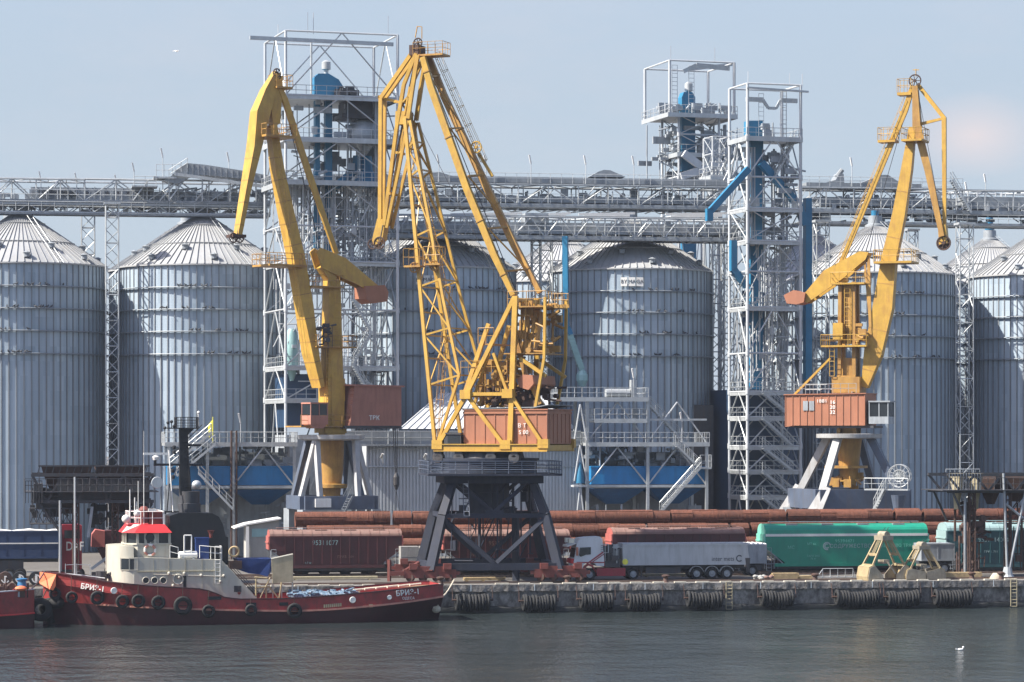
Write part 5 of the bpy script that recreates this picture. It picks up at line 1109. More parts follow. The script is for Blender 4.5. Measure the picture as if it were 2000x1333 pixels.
for w in (-1.8,1.8): mb.bar(L2_(1030,745,w),L2_(1002,640,w),.4,.35); mb.bar(L2_(1055,790,w),L2_(1040,755,w),.4,.3)
part('counterweight_lever', mb, 'yellow_worn', c2)
# lattice boom, four chords
outer = [(850,872),(829,655),(800,335),(791,232)]; inner = [(853,872),(897,733),(866,585),(838,430),(801,236)]
def hw(row): return .9+2.2*max(0,min(1,(row-232)/640))
def ip(ch, row):
    for (x0,y0),(x1,y1) in zip(ch,ch[1:]):
        if min(y0,y1) <= row <= max(y0,y1): return x0+(x1-x0)*(row-y0)/(y1-y0)
def bpnt(ch, row, s_):
    """boom point: crane plane in profile, then moved sideways"""
    p = C2.l(ip(ch,row),row,-hw(row)); p.y = s_*hw(row); return p
mb = MB()
for ch, th in ((outer,.3),(inner,.24)):
    for s_ in (-1,1):
        q = [bpnt(ch,y,s_) for x, y in ch]
        for a, b in zip(q,q[1:]): mb.bar(a,b,th,th)
part('boom', mb, 'yellow', c2)
lv = [752,655,560,462,345,290]
mb = MB(); cap = lambda r: min(r, 730)
for i, r in enumerate(lv):
    o = [bpnt(outer,r,s_) for s_ in (-1,1)]; n_ = [bpnt(inner,cap(r-14) if r-14 < 733 else 733,s_) for s_ in (-1,1)]
    for k in (0,1): mb.bar(o[k],n_[k],.16,.16)
    mb.bar(o[0],o[1],.13,.13); mb.bar(n_[0],n_[1],.13,.13)
    if i < len(lv)-1:
        r2 = lv[i+1]; o2 = [bpnt(outer,r2,s_) for s_ in (-1,1)]; n2 = [bpnt(inner,cap(r2-14),s_) for s_ in (-1,1)]
        for k in (0,1): mb.bar(n_[k],o2[k],.14,.14)
        mb.bar(o[0],o2[1],.09,.09); mb.bar(n_[1],n2[0],.09,.09)
for r in (700,610,505,400): p, q = bpnt(outer,r,-1), bpnt(outer,r,1); mb.bar(p,q,.14,.14)
part('boom_lacing', mb, 'yellow', c2)
mb = MB(); mb.ladder(C2.l(858,855,0),C2.l(882,560,0),.5,.5,.035,side=(0,1,0),hoops=.6).ladder(C2.l(870,555,0),C2.l(805,260,0),.5,.5,.035,side=(0,1,0),hoops=.6)
for px, row in ((806,519),(845,515)): pts = platform(mb,C2,px-18,px+14,row,-hw(row)-.9,-hw(row)+.3,.16); mb.rail(pts,1.5,.5,.03); c = C2.l(px+3,row+4,-hw(row)-.5); sheave(mb,c,.42)
part('boom_ladder', mb, 'yellow_worn', c2)
# fly jib with bent outer frame
wf = 1.0
def pair(mb, pts, th, h=None, w0=wf, w1=None):
    for s_ in (-1,1):
        q = []
        for i, (x,y) in enumerate(pts): p = C2.l(x,y,-w0); f = i/(len(pts)-1); p.y = s_*(w0+((w1 if w1 is not None else w0)-w0)*f); q.append(p)
        for a, b in zip(q,q[1:]): mb.bar(a,b,th,h or th)
mb = MB(); pair(mb,[(813,105),(788,165),(772,255),(747,440)],.32,.28,.9,.55); pair(mb,[(816,108),(806,170),(797,232)],.36,.28,.9); pair(mb,[(797,236),(778,330),(752,445)],.26,.22,.9,.55)
for a, b in ((795,200),(782,300),(768,380)): p = C2.l(a,b,0); mb.bar(p-V((0,.85,0)),p+V((0,.85,0)),.22,.22)
mb.bar(C2.l(779,232,0),C2.l(800,232,0),1.2,1.6); p = C2.l(741,458,0); mb.prism([(C2.l(a,b,0).x,C2.l(a,b,0).z) for a, b in ((741,428),(757,430),(751,470),(736,484),(731,470))],-.5,.5)
for a, b, c, d in ((786,200,801,185),(800,170,790,225),(779,300,788,290)): mb.bar(C2.l(a,b,-.8),C2.l(c,d,-.8),.14,.14)
fly = part('fly_jib', mb, 'yellow', c2)
mb = MB(); pair(mb,[(809,98),(743,192),(741,445)],.34,.3,.5,.35); mb.bar(C2.l(743,192,0),C2.l(780,200,0),.25,.25); mb.bar(C2.l(741,190,-.5),C2.l(741,190,.5),.3,.3); part('fly_frame', mb, 'yellow', fly)
mb = MB()
for w in (-.5,0,.5): sheave(mb,C2.l(741,475,w),.52); sheave(mb,C2.l(816,84,w),.4); sheave(mb,C2.l(796,205,w),.42)
mb.box(C2.x(806,0),C2.x(824,0),-.8,.8,C2.z(816,110,0),C2.z(816,90,0)); sheave(mb,C2.l(728,477,-.3),.45); part('sheave', mb, 'rust_dark', fly)
mb = MB(); pts = platform(mb,C2,806,864,107,-.9,.9,.16); mb.rail(pts+[pts[0]],1.1,.7,.024); a, b, c, d = [C2.l(*q,0) for q in ((811,74),(815,52),(824,53),(824,76))]; mb.path([a,b,c,d],.05,4); part('head_platform', mb, 'yellow_worn', fly)
# the two long ties
tm = [(826,112),(842,170),(912,368),(965,497),(1003,577)]; tf = [(838,112),(866,185),(930,322),(1005,480),(1055,572)]
for pts, w, mt, nm in ((tm,-1.15,'yellow','tie'),(tf,1.15,'yellow_worn','tie')):
    mb = MB(); P_ = boxbeam(mb,C2,pts,[.42,.48,.5,.5,.42],[.5,.6,.62,.6,.45],w); t_ = part(nm, mb, mt, c2)
    m2 = MB(); seams(m2,P_,[.42,.48,.5,.5,.42],[.5,.6,.62,.6,.45],1,.1); part('tie_collar', m2, 'yellow_worn', t_)
    if w > 0:
        m2 = MB(); off = V((.55,0,.2)); m2.ladder(P_[0]+off,P_[2]+off,.5,.5,.03,side=(0,1,0),hoops=.6); sheave(m2,C2.l(930,288,.5),.5); m2.bar(C2.l(935,300,1.2),C2.l(962,345,1.2),.25,.2); part('tie_ladder', m2, 'yellow', t_)
mb = MB()
for f in (.08,.3,.5,.72,.9): p = C2.l(826+177*f,112+465*f,-1.15); q = C2.l(838+217*f,112+460*f,1.15); mb.bar(p,q,.16,.16)
for f in (.08,.3,.5,.72): p = C2.l(826+177*f,112+465*f,-1.15); f2 = f+.2; q = C2.l(838+217*f2,112+460*f2,1.15); mb.bar(p,q,.12,.12)
part('tie_lacing', mb, 'yellow_worn', c2)
mb = MB()
for w in (-.5,-.2,.2,.5):
    mb.tube(C2.l(818,90,w),C2.l(1010,575,w),.045,4); mb.tube(C2.l(815,90,w),C2.l(742,470,w),.045,4); mb.tube(C2.l(800,210,w),C2.l(1000,600,w+.3),.025,4)
part('rope', mb, 'steel_dark', c2)
# ---------------------------------------------------------------- wire rod coils stacked end to end
random.seed(21)
def coil_mesh(L, R, loose=False):
    mb = MB(); n = 26; turns = int(L/.15)
    prof = [(R*.62,-L/2)]
    for i in range(turns+1):
        x = -L/2+L*i/turns; j = random.uniform(-.018,.018); prof += [(R+j*.5-.02,x-.04),(R+j*.5,x),(R+j*.5-.02,x+.04)]
    prof += [(R*.62,L/2),(R*.62,-L/2)]
    mb.lathe(prof,(0,0,0),n,'x',cap=False)
    for k in range(4): a = k*math.pi/2+.6; mb.bar((-L/2-.03,R*1.0*math.cos(a),R*1.0*math.sin(a)),(L/2+.03,R*math.cos(a),R*math.sin(a)),.05,.03)
    return mb
RC = .74
protos = []
for L in (1.6,2.0,2.5,3.1):
    me = coil_mesh(L,RC).mesh('wire_coil',(0,0,0),60); me.materials.append(M['rust']); protos.append((L,me))
def coil_row(t, z, pa, pb, tilt=.02, skip=()):
    x = S.x(pa,t); xe = S.x(pb,t); i = 0
    while x < xe:
        L, me = random.choice(protos)
        o = bpy.data.objects.new('wire_coil', me); COL.objects.link(o)
        o.location = S.world((x+L/2,t+random.uniform(-.06,.06),z+random.uniform(-.04,.03))); o.rotation_euler = (random.uniform(0,6.28),0,BETA+random.uniform(-tilt,tilt))
        props(o,'rusty coil of wire rod lying end to end in the long stacks behind the wagons','coil','rusty wire rod coils stacked in long rows'); x += L+(random.uniform(.05,.12) if random.random() < .75 else random.uniform(.2,.45)); i += 1
zt_ = S.z(1300,996,28)-RC
coil_row(28, zt_, 577, 1962)
coil_row(27.2, zt_-1.28, 600, 1990)
coil_row(26.4, zt_-2.56, 640, 1992)
pass

# ---------------------------------------------------------------- hopper wagons
def wagon(px0, px1, row_top, row_eave, row_bot, lb, mats, texts, style='ribbed', group='hopper wagons in a line on the quay track'):
    t = 18.06; hw = 1.5; xa, xb = S.x(px0,t-hw), S.x(px1,t-hw); pc = (px0+px1)/2; zt, ze, zb = S.z(pc,row_top,t), S.z(pc,row_eave,t-hw), S.z(pc,row_bot,t-hw)
    body, roof, end = mats; L = xb-xa
    r = thing('hopper_wagon', lb, 'wagon', base=((xa+xb)/2,t,GZ), group=group)
    mb = MB()
    # long sides, sloped ends cut in under the roof
    sl = 1.9; zm = ze-(ze-zb)*.42
    prof = [(xa,ze),(xb,ze),(xb,zm),(xb-sl,zb+.35),(xb-sl,zb),(xa+sl,zb),(xa+sl,zb+.35),(xa,zm)]
    mb.prism(prof,t-hw,t+hw)
    if style == 'ribbed':
        n = 11
        for i in range(n+1): x = xa+sl*.75+(L-sl*1.5)*i/n; mb.bar((x,t-hw-.05,zb+.4),(x,t-hw-.05,ze-.08),.09,.1)
        mb.box(xa+.05,xb-.05,t-hw-.09,t-hw+.05,ze-.12,ze).box(xa+sl-.3,xb-sl+.3,t-hw-.08,t-hw+.05,zb,zb+.3)
        m = (ze+zb)/2+.1; mb.box(xa+.5,xb-.5,t-hw-.04,t-hw+.03,m,m+.05)
    else:
        mb.box(xa+.9,xb-.9,t-hw-.06,t-hw+.03,zb,zb+.3)
        for i in range(5): x = xa+2.5+(L-5)*i/4; mb.box(x-.012,x+.012,t-hw-.012,t-hw+.02,zb+.35,ze-.1)
    bd = part('body', mb, body, r)
    mb = MB(); n = 12
    def arc(f): a = math.pi*f; return (t-hw*1.0*math.cos(a), ze+(zt-ze)*(math.sin(a)**.7 if style != 'ribbed' else math.sin(a)**.85))
    P_ = [arc(i/n) for i in range(n+1)]
    for i in range(n): mb.add([(xa,*P_[i]),(xb,*P_[i]),(xb,*P_[i+1]),(xa,*P_[i+1])],[(0,1,2,3)])
    if style == 'ribbed':
        for i in range(14): x = xa+.3+(L-.6)*i/13; [mb.bar((x,P_[j][0],P_[j][1]+.015),(x,P_[j+1][0],P_[j+1][1]+.015),.05,.05,up=(1,0,0)) for j in range(n)]
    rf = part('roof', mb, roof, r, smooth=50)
    mb = MB()
    for x, s_ in ((xa,-1),(xb,1)): mb.add([(x+s_*.01,*p) for p in P_],[tuple(range(n+1))]); mb.box(min(x,x+s_*.12),max(x,x+s_*.12),t-hw,t+hw,zm,ze-.02); mb.box(min(x,x+s_*.2),max(x,x+s_*.2),t-hw-.03,t+hw+.03,(zm+ze)/2-.06,(zm+ze)/2+.06)
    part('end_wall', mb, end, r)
    mb = MB(); zc = zt+.12; mb.box(xa+.7,xb-.5,t-.28,t+.28,zc,zc+.05)
    for i in range(9): x = xa+.8+(L-1.4)*i/8; mb.tube((x,t-.25,zt-.15),(x,t-.25,zc),.025,4)
    for i in range(4):
        x = xa+L*(.17+.22*i); mb.box(x-.55,x+.55,t-.95,t-.35,zt-.17,zt-.02)
        for j in range(5): mb.tube((x-.5+j*.25,t-1.0,zt-.28),(x-.42+j*.25,t-.9,zt-.1),.03,4)
    part('roof_hatch', mb, roof if style == 'ribbed' else 'galv_dark', rf)
    if style != 'ribbed': part('stripe', MB().box(xa+.02,xb-.02,t-hw-.035,t-hw+.01,ze-.22,ze+.02), 'white', r)
    # end ladders and frames under the slope
    mb = MB()
    for x, s_ in ((xa,1),(xb,-1)):
        for y in (t-hw+.05,t+hw-.1):
            mb.bar((x+s_*.1,y,zb-.25),(x+s_*.1,y,zm),.07,.07); mb.bar((x+s_*.1,y,zm),(x+s_*1.9,y,zb+.1),.1,.1); mb.bar((x+s_*.9,y,zb-.2),(x+s_*.9,y,zm-.7),.05,.05)
        mb.ladder((x+s_*.35,t-hw,zb-.4),(x+s_*.35,t-hw,zm),.45,.3,.025,side=(1,0,0)); mb.rail([(x-s_*.1,t-hw,zb-.2),(x+s_*1.2,t-hw,zb-.2)],1.0,.4,.022)
    part('end_frame', mb, 'steel_mid', r)
    mb = MB().box(xa-.25,xb+.25,t-.35,t+.35,zb-.45,zb-.05).box(xa-.2,xb+.2,t-hw*.9,t-hw*.75,zb-.25,zb-.02).box(xa-.2,xb+.2,t+hw*.75,t+hw*.9,zb-.25,zb-.02); mb.bar((xa-.9,t,zb-.3),(xb+.9,t,zb-.3),.25,.3)
    for i in range(4): x = xa+L*(.26+.16*i); mb.add([(x-.75,t-1.2,zb-.02),(x+.75,t-1.2,zb-.02),(x+.75,t+1.2,zb-.02),(x-.75,t+1.2,zb-.02),(x-.25,t-.5,zb-.75),(x+.25,t-.5,zb-.75),(x+.25,t+.5,zb-.75),(x-.25,t+.5,zb-.75)],[(0,1,5,4),(1,2,6,5),(2,3,7,6),(3,0,4,7),(4,5,6,7),(0,3,2,1)])
    part('underframe', mb, 'steel_dark', r)
    for x in (xa+1.75,xb-1.75):
        mb = MB()
        for y in (t-.95,t+.95): mb.bar((x-1.15,y,GZ+.72),(x+1.15,y,GZ+.72),.2,.3,up=(0,0,1)); mb.bar((x-.35,y,GZ+.72),(x+.35,y,GZ+.72),.25,.62,up=(0,0,1))
        mb.box(x-.3,x+.3,t-1,t+1,GZ+.65,GZ+1.15); b_ = part('bogie', mb, 'steel_dark', r)
        for dx in (-.93,.93):
            mb = MB()
            for y in (-.78,.78): mb.lathe([(.15,-.07),(.475,-.07),(.475,.03),(.505,.05),(.505,.08),(.15,.08)],(x+dx,t+y,GZ+.65),20,'y')
            mb.tube((x+dx,t-.9,GZ+.65),(x+dx,t+.9,GZ+.65),.08,8); part('wheelset', mb, 'rust_dark', b_, smooth=True)
    for tx, px, py, size, mt, sx in texts: text(tx, bd, (S.x(px,t-hw),t-hw-(.07 if style == 'ribbed' else .045),S.z(px,py,t-hw)), size, mt, sx=sx)
    return r
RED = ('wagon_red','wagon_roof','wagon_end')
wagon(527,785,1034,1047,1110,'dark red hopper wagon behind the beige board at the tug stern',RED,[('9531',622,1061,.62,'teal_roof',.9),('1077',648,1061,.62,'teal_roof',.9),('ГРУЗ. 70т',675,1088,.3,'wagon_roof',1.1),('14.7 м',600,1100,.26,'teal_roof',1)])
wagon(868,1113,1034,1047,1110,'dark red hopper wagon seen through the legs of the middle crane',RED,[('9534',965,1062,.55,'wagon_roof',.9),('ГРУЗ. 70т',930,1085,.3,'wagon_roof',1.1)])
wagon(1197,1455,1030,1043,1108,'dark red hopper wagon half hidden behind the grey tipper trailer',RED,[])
wagon(1495,1812,1022,1043,1106,'bright green hopper wagon with a white stripe and white lettering',('green','green','green_light'),[('СОДРУЖЕСТВО',1661,1067,.5,'teal_roof',1.0),('95394471',1650,1057,.42,'green_light',1.1),('ОБЩЕСТВО ТРАНС',1752,1066,.42,'green_light',1.0),('МС',1545,1070,.42,'green_light',1),('МТ 66',1585,1063,.3,'green_light',1),('ТАРА 24.5\n76 м',1588,1089,.26,'green_light',1)],'smooth')  # end walls in the paler green: their sunlight is put into the colour
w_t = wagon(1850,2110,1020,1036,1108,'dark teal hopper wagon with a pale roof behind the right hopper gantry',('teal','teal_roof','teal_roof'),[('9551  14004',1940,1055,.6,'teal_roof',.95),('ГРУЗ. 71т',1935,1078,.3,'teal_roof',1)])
# green emblem
sg = [o for o in bpy.data.objects if o.get('label','').startswith('bright green')][0]
mb = MB(); c = S.l(1615,1067,18.06-1.5); c.y = 18.06-1.5-.03
for r0, a0, a1 in ((.34,20,290),(.2,60,330)):
    for k in range(12):
        a = R_(a0+(a1-a0)*k/12); b = R_(a0+(a1-a0)*(k+1)/12); mb.bar(c+V((r0*math.cos(a),0,r0*math.sin(a))),c+V((r0*math.cos(b),0,r0*math.sin(b))),.1,.02,up=(0,1,0))
part('emblem', mb, 'teal_roof', sg)

# ---------------------------------------------------------------- tractor with grey tipper trailer
def wheel(root, x, y, z, R=.52, w=.32, nm='wheel'):
    mb = MB().lathe([(R*.58,-w/2),(R*.93,-w/2),(R,-w*.36),(R,w*.36),(R*.93,w/2),(R*.58,w/2)],(x,y,z),24,'y',cap=False); o = part(nm, MB().lathe([(R*.2,-w*.42),(R*.25,-w*.3),(R*.52,-w*.22),(R*.6,-w*.42),(R*.6,w*.45),(R*.2,w*.45)],(x,y,z),18,'y'), 'steel_mid', root, smooth=40)
    part('tyre', mb, 'rubber', o, smooth=40)
ty = 7.2; nr = ty-1.25
tr = thing('tractor_unit','white and red tractor unit facing left, coupled to the grey tipper trailer','truck',base=(S.x(1150,ty),ty,GZ))
q = lambda px, py, y=nr: S.l(px,py,y)
pl = [q(a,b) for a, b in ((1119,1117),(1121,1096),(1127,1062),(1134,1052),(1150,1050),(1173,1049),(1177,1053),(1180,1094),(1180,1106),(1166,1106),(1161,1101),(1150,1098),(1140,1103),(1136,1116)) ]
n = len(pl); ins = [.0 if p.z < 5.2 else .12 for p in pl]
cab = part('cab', MB().prism([(p.x,p.z) for p in pl],[nr+i for i in ins],[ty+1.25-i for i in ins]), 'cab_white', tr)
mb = MB(); pw = [q(a,b) for a, b in ((1131,1085),(1133,1070),(1154,1069),(1154,1083),(1144,1084),(1134,1088))]; mb.prism([(p.x,p.z) for p in pw],nr-.012,nr+.01)
a, b = q(1122.2,1090), q(1127.6,1061); mb.add([(a.x-.015,nr+.15,a.z),(a.x-.015,ty+1.1,a.z),(b.x-.015,ty+1.1,b.z),(b.x-.015,nr+.15,b.z)],[(0,1,2,3)]); part('window', mb, 'glass', cab)
mb = MB(); a = q(1127,1078,nr-.3); mb.box(a.x-.08,a.x+.1,nr-.42,nr-.2,a.z-.35,a.z+.4); part('mirror', mb, 'mirror_orange', cab)
a = q(1120,1068); part('sun_visor', MB().prism([(a.x-.55,a.z-.05),(a.x+.3,a.z+.25),(a.x+.3,a.z+.32),(a.x-.5,a.z+.12)],nr+.1,ty+1.15), 'white', cab)
mb = MB()
for y0, py in ((nr+.1,1057),(ty+.6,1057)): a = q(1116,py); mb.box(a.x-.2,a.x+.3,y0,y0+.5,a.z-.2,a.z+.2)
part('roof_lamp', mb, 'lamp_glass', cab)
a, b = q(1118,1101), q(1124,1092); part('grille', MB().box(a.x-.06,a.x+.2,nr+.1,ty+1.15,a.z,b.z), 'red', cab); a = q(1119,1105); part('headlight', MB().box(a.x-.05,a.x+.25,nr-.02,nr+.35,a.z-.1,a.z+.12), 'lamp_glass', cab)
mb = MB(); mb.bar(q(1146,1102,nr-.01),q(1178,1079,nr-.01),.12,.02,up=(0,1,0)); mb.bar(q(1150,1103,nr-.01),q(1179,1083,nr-.01),.07,.02,up=(0,1,0)); mb.bar(q(1126,1099,nr-.01),q(1180,1099,nr-.01),.1,.02,up=(0,1,0)); part('stripe', mb, 'truck_red', cab)
for i in range(4): a = q(1176,1066+i*4); part('vent', MB().box(a.x-.12,a.x+.1,nr-.012+.0,nr+.02,a.z-.04,a.z+.04), 'steel_mid', cab)
mb = MB(); a, b = q(1166,1118), q(1222,1108); mb.box(a.x,b.x,nr+.06,ty+1.2,a.z-.35,b.z-.1); pa = [q(x,y) for x, y in ((1172,1106),(1176,1082),(1180,1080),(1182,1106))]; mb.prism([(p.x,p.z) for p in pa],nr+.1,ty+1.1); part('side_skirt', mb, 'truck_red', tr)
mb = MB().box(q(1125,1120).x,q(1245,1120).x,ty-.45,ty+.45,GZ+.6,GZ+1.0); mb.box(q(1182,1100).x,q(1210,1100).x,nr+.2,ty+1.1,GZ+1.15,GZ+1.9); mb.tube(q(1188,1097),q(1188,1080),.09,8); clutter(mb,q(1184,1100).x,q(1214,1100).x,nr+.2,ty+1,GZ+1.9,GZ+2.8,14,301,.3,.7); part('chassis', mb, 'steel_dark', tr)
for px in (1152,1237):
    for y in (nr+.18,ty+1.07): wheel(tr,S.x(px,nr),y,GZ+.53)
mb = MB(); pl = [q(x,y) for x, y in ((1139,1117),(1141,1106),(1149,1101),(1158,1104),(1162,1114),(1166,1118),(1163,1118),(1157,1108),(1149,1105),(1143,1109),(1141,1118))]; mb.prism([(p.x,p.z) for p in pl],nr-.05,nr+.35); part('mudguard', mb, 'truck_red', tr)
tl = thing('tipper_trailer','long grey tipper trailer with three close axles, its top sheeted','trailer',base=(S.x(1340,ty),ty,GZ))
x0, x1 = q(1217,1100).x, q(1461,1100).x; z0, z1_ = q(1340,1104).z, q(1340,1064).z
mb = MB().prism([(x0,z0),(x1+.15,z0+.1),(x1-.05,z1_),(x0-.05,z1_)],nr,ty+1.25)
for a in (1226,1308,1450): x = q(a,1080).x; mb.box(x-.03,x+.03,nr-.03,nr+.02,z0,z1_)
mb.box(x0,x1,nr-.04,nr+.03,z0,z0+.14).box(x0-.05,x1,nr-.05,nr+.04,z1_-.1,z1_+.05); bd = part('body', mb, 'trailer_grey', tl)
mb = MB()
for f in (0,.09,.22,.36,.5,.64,.78,.9): mb.ball((x0+(x1-x0)*f+.5,nr+.1,z1_+.05),.14,8,4,(1.6,1,1))
mb.box(x0,x1,nr+.05,ty+1.2,z1_+.002,z1_+.12); part('top_sheet', mb, 'trailer_grey', bd)
text('inter mets', bd, (q(1412,1092).x,nr-.012,q(1412,1092).z), .56, 'ink', sx=.85)
mb = MB(); c = q(1444,1091); c.y = nr-.015
for k in range(14):
    a = R_(40+k*20); b = R_(60+k*20); mb.bar(c+V((.26*math.cos(a),0,.26*math.sin(a))),c+V((.26*math.cos(b),0,.26*math.sin(b))),.1,.015,up=(0,1,0))
part('emblem', mb, 'ink', bd)
mb = MB()
for y in (nr+.1,ty+.9): mb.bar((x0-.55,y,z0+.2),(x0-.55,y,z1_+.1),.08,.08); mb.bar((x0-.95,y,z1_-.2),(x0,y,z1_-.2),.07,.07)
mb.box(x0-.75,x0-.1,ty-.15,ty+.15,z0-.2,z1_); mb.rail([(x0-1.9,nr+.2,z0+.4),(x0-1.3,nr+.2,z0+.4)],1.5,.3,.04); part('headboard', mb, 'galvanised', tl)
mb = MB().box(x0+.1,x1-.2,ty-.5,ty+.5,z0-.35,z0-.02).box(q(1262,1120).x,q(1330,1120).x,nr+.25,nr+.35,GZ+.55,GZ+1.1).box(x1-.1,x1+.2,nr+.1,ty+1.1,GZ+.6,GZ+.9); mb.bar((q(1255,1120).x,ty-.7,GZ+.2),(q(1255,1120).x,ty-.7,z0),.15,.15); p = q(1461,1110); mb.prism([(p.x-.25,z0+.6),(p.x+.2,z0+.6),(p.x+.1,z0-.5),(p.x-.15,z0-.5)],nr-.05,nr+.2); part('chassis', mb, 'steel_dark', tl)
for px in (1361,1391,1420):
    for y in (nr+.18,ty+1.07): wheel(tl,S.x(px,nr),y,GZ+.53)
    mb = MB()
    for k in range(7): a = R_(15+k*21.5); b = R_(15+(k+1)*21.5); c = V((S.x(px,nr),nr+.2,GZ+.53)); mb.bar(c+V((.66*math.cos(a),0,.66*math.sin(a))),c+V((.66*math.cos(b),0,.66*math.sin(b))),.04,.4,up=(0,1,0))
    part('mudguard', mb, 'trailer_grey', tl)
a = q(1221,1098); solo('spare_lamp','small round yellow work lamp behind the red tractor unit','lamp',MB().lathe([(.25,-.08),(.27,.0),(.2,.1)],a,14,'y'),'flag_yellow',base=tuple(a))
# second trailer, standing end-on behind the green wagon end and a third by the teal one
def simple_trailer(pa, pb, ra, rb, t, lb, mat, sheet=True, wheels=(), nm='tipper_trailer'):
    x0, x1 = S.x(pa,t), S.x(pb,t); z1_, z0 = S.z((pa+pb)/2,ra,t), S.z((pa+pb)/2,rb,t); r = thing(nm,lb,'trailer',base=((x0+x1)/2,t,GZ))
    mb = MB().box(x0,x1,t,t+2.5,z0,z1_).box(x0-.03,x1+.03,t-.04,t+.02,z0,z0+.16).box(x0-.03,x1+.03,t-.04,t+.02,z1_-.12,z1_+.02)
    n = max(2,int((x1-x0)/1.5))
    for i in range(n+1): x = x0+(x1-x0)*i/n; mb.box(x-.03,x+.03,t-.03,t+.02,z0+.16,z1_-.12)
    bd = part('body', mb, mat, r)
    if sheet:
        mb = MB(); n = 24; A = []
        for i in range(n+1): A.append((x0+(x1-x0)*i/n, z1_+.08+.09*math.sin(i*1.1)*(1 if i % 3 else .2)))
        for (xa,za),(xb,zb) in zip(A,A[1:]): mb.add([(xa,t-.04,z1_-.08),(xb,t-.04,z1_-.08),(xb,t,zb),(xa,t,za),(xa,t+2.5,za),(xb,t+2.5,zb)],[(0,1,2,3),(3,2,5,4)])
        part('top_sheet', mb, 'white', bd)
    part('chassis', MB().box(x0,x1,t+.8,t+1.7,z0-.35,z0-.02).box(x0+(x1-x0)*.3,x0+(x1-x0)*.75,t+.15,t+.25,GZ+.6,z0-.15), 'steel_dark', r)
    for px in wheels: wheel(r,S.x(px,t),t+.2,GZ+.53); wheel(r,S.x(px,t),t+2.3,GZ+.53)
    return r
simple_trailer(1462,1497,1064,1101,10.5,'dark grey end of a tipper trailer with wavy sheet, behind the clean grey tipper','steel_mid',True,(1470,))
simple_trailer(1800,1864,1062,1096,12.2,'small grey tipper body behind the right grab and the teal wagon end','steel_mid',False,(1815,1845))
bt = simple_trailer(-160,114,1038,1092,14,'dark blue trailer under a crumpled white sheet at the left edge','tarp_navy',True,(-20,18,40))
a = S.l(-160,1063,14); b = S.l(114,1063,14); part('stripe', MB().box(a.x,b.x,13.94,13.98,a.z-.05,a.z+.05), 'white', bt)
mb = MB(); a = S.l(52,1108,14); mb.box(a.x,S.x(114,14),14.2,14.4,GZ+.7,GZ+.8); part('side_guard', mb, 'galvanised', bt)
# red truck seen end on behind the left hopper gantry
t = 15; x0, x1 = S.x(120,t), S.x(160,t); z1_ = S.z(140,1025,t); r = thing('red_truck','red truck cab with white front lettering behind the left hopper gantry','truck',base=((x0+x1)/2,t,GZ))
bd = part('cab', MB().prism([(x0,GZ+.9),(x1,GZ+.9),(x1,z1_-.1),(x1-.25,z1_),(x0+.1,z1_),(x0,z1_-.15)],t,t+2.2), 'truck_red', r); text('DAF', bd, (S.x(146,t),t-.02,S.z(146,1068,t)), 1.1, 'white', sx=.75, bold=.02)
part('window', MB().box(x0+.25,x1-.2,t-.012,t+.02,S.z(140,1052,t),S.z(140,1036,t)), 'glass', bd); part('bumper', MB().box(x0-.05,x1+.05,t-.12,t+.3,GZ+.5,GZ+.88), 'steel_dark', r)
for x in (x0+.25,x1-.25): wheel(r,x,t+.5,GZ+.53,.52,.4)
# orange loader behind the gantry: pinkish wagon end seen between
t = 18; p = S.l(188,1047,t); mb = MB(); pl = [S.l(a,b,t) for a, b in ((178,1068),(179,1043),(186,1034),(204,1037),(204,1068))]
r = thing('rail_wagon_end','salmon wagon end with dark slope behind the left hopper gantry','wagon',base=(p.x,t,GZ)); part('end_wall', MB().prism([(c.x,c.z) for c in pl],t-1.4,t+1.4), 'wagon_end', r)
pl = [S.l(a,b,t) for a, b in ((204,1036),(250,1036),(250,1116),(212,1116),(190,1072),(204,1068))]; part('body', MB().prism([(c.x,c.z) for c in pl],t-1.3,t+1.3), 'wagon_red', r); mb = MB()
for dx in (0,1.85): mb.lathe([(.15,-.9),(.5,-.9),(.5,-.7),(.15,-.7)],(p.x+1.2+dx,t,GZ+.65),16,'y')
part('wheelset', mb, 'rust_dark', r)

# steel strip coils on the left
for i, (px, lb) in enumerate(((10,'brown steel strip coil with taped face, leftmost of the coils by the quay edge'),(38,'black steel strip coil with a white label, second from the left edge'),(70,'black steel strip coil with a white label, third from the left edge'),(102,'dark greenish steel strip coil with no label, nearest the tug bow'))):
    t = 3.6; p = S.l(px,1108,t); R0 = .58; r = thing('strip_coil',lb,'coil',base=(p.x,t,GZ),group='steel strip coils on the quay'); c = (p.x,t,GZ+R0+.12)
    part('winding', MB().lathe([(.25,-.6),(R0,-.58),(R0,.58),(.25,.6),(.25,-.6)],c,28,'y',cap=False), 'rust_dark' if i == 0 else 'black', r, smooth=40)
    if i < 3:
        mb = MB(); [mb.bar((c[0]+.02+.33*math.cos(a),t-.61,c[2]+.33*math.sin(a)),(c[0]+.02+.33*math.cos(a+.6),t-.61,c[2]+.33*math.sin(a+.6)),.1,.02,up=(0,1,0)) for a in ((0,.6,1.2,3.1,3.7,4.3) if i else (3.4,4.0,4.6,5.2))]; mb.box(c[0]-.07,c[0]+.13,t-.62,t-.6,c[2]-.25,c[2]+.25); part('label_tape', mb, 'white', r)
    part('chock', MB().box(p.x-.5,p.x-.2,t-.6,t+.6,GZ,GZ+.14).box(p.x+.2,p.x+.5,t-.6,t+.6,GZ,GZ+.14), 'timber', r)
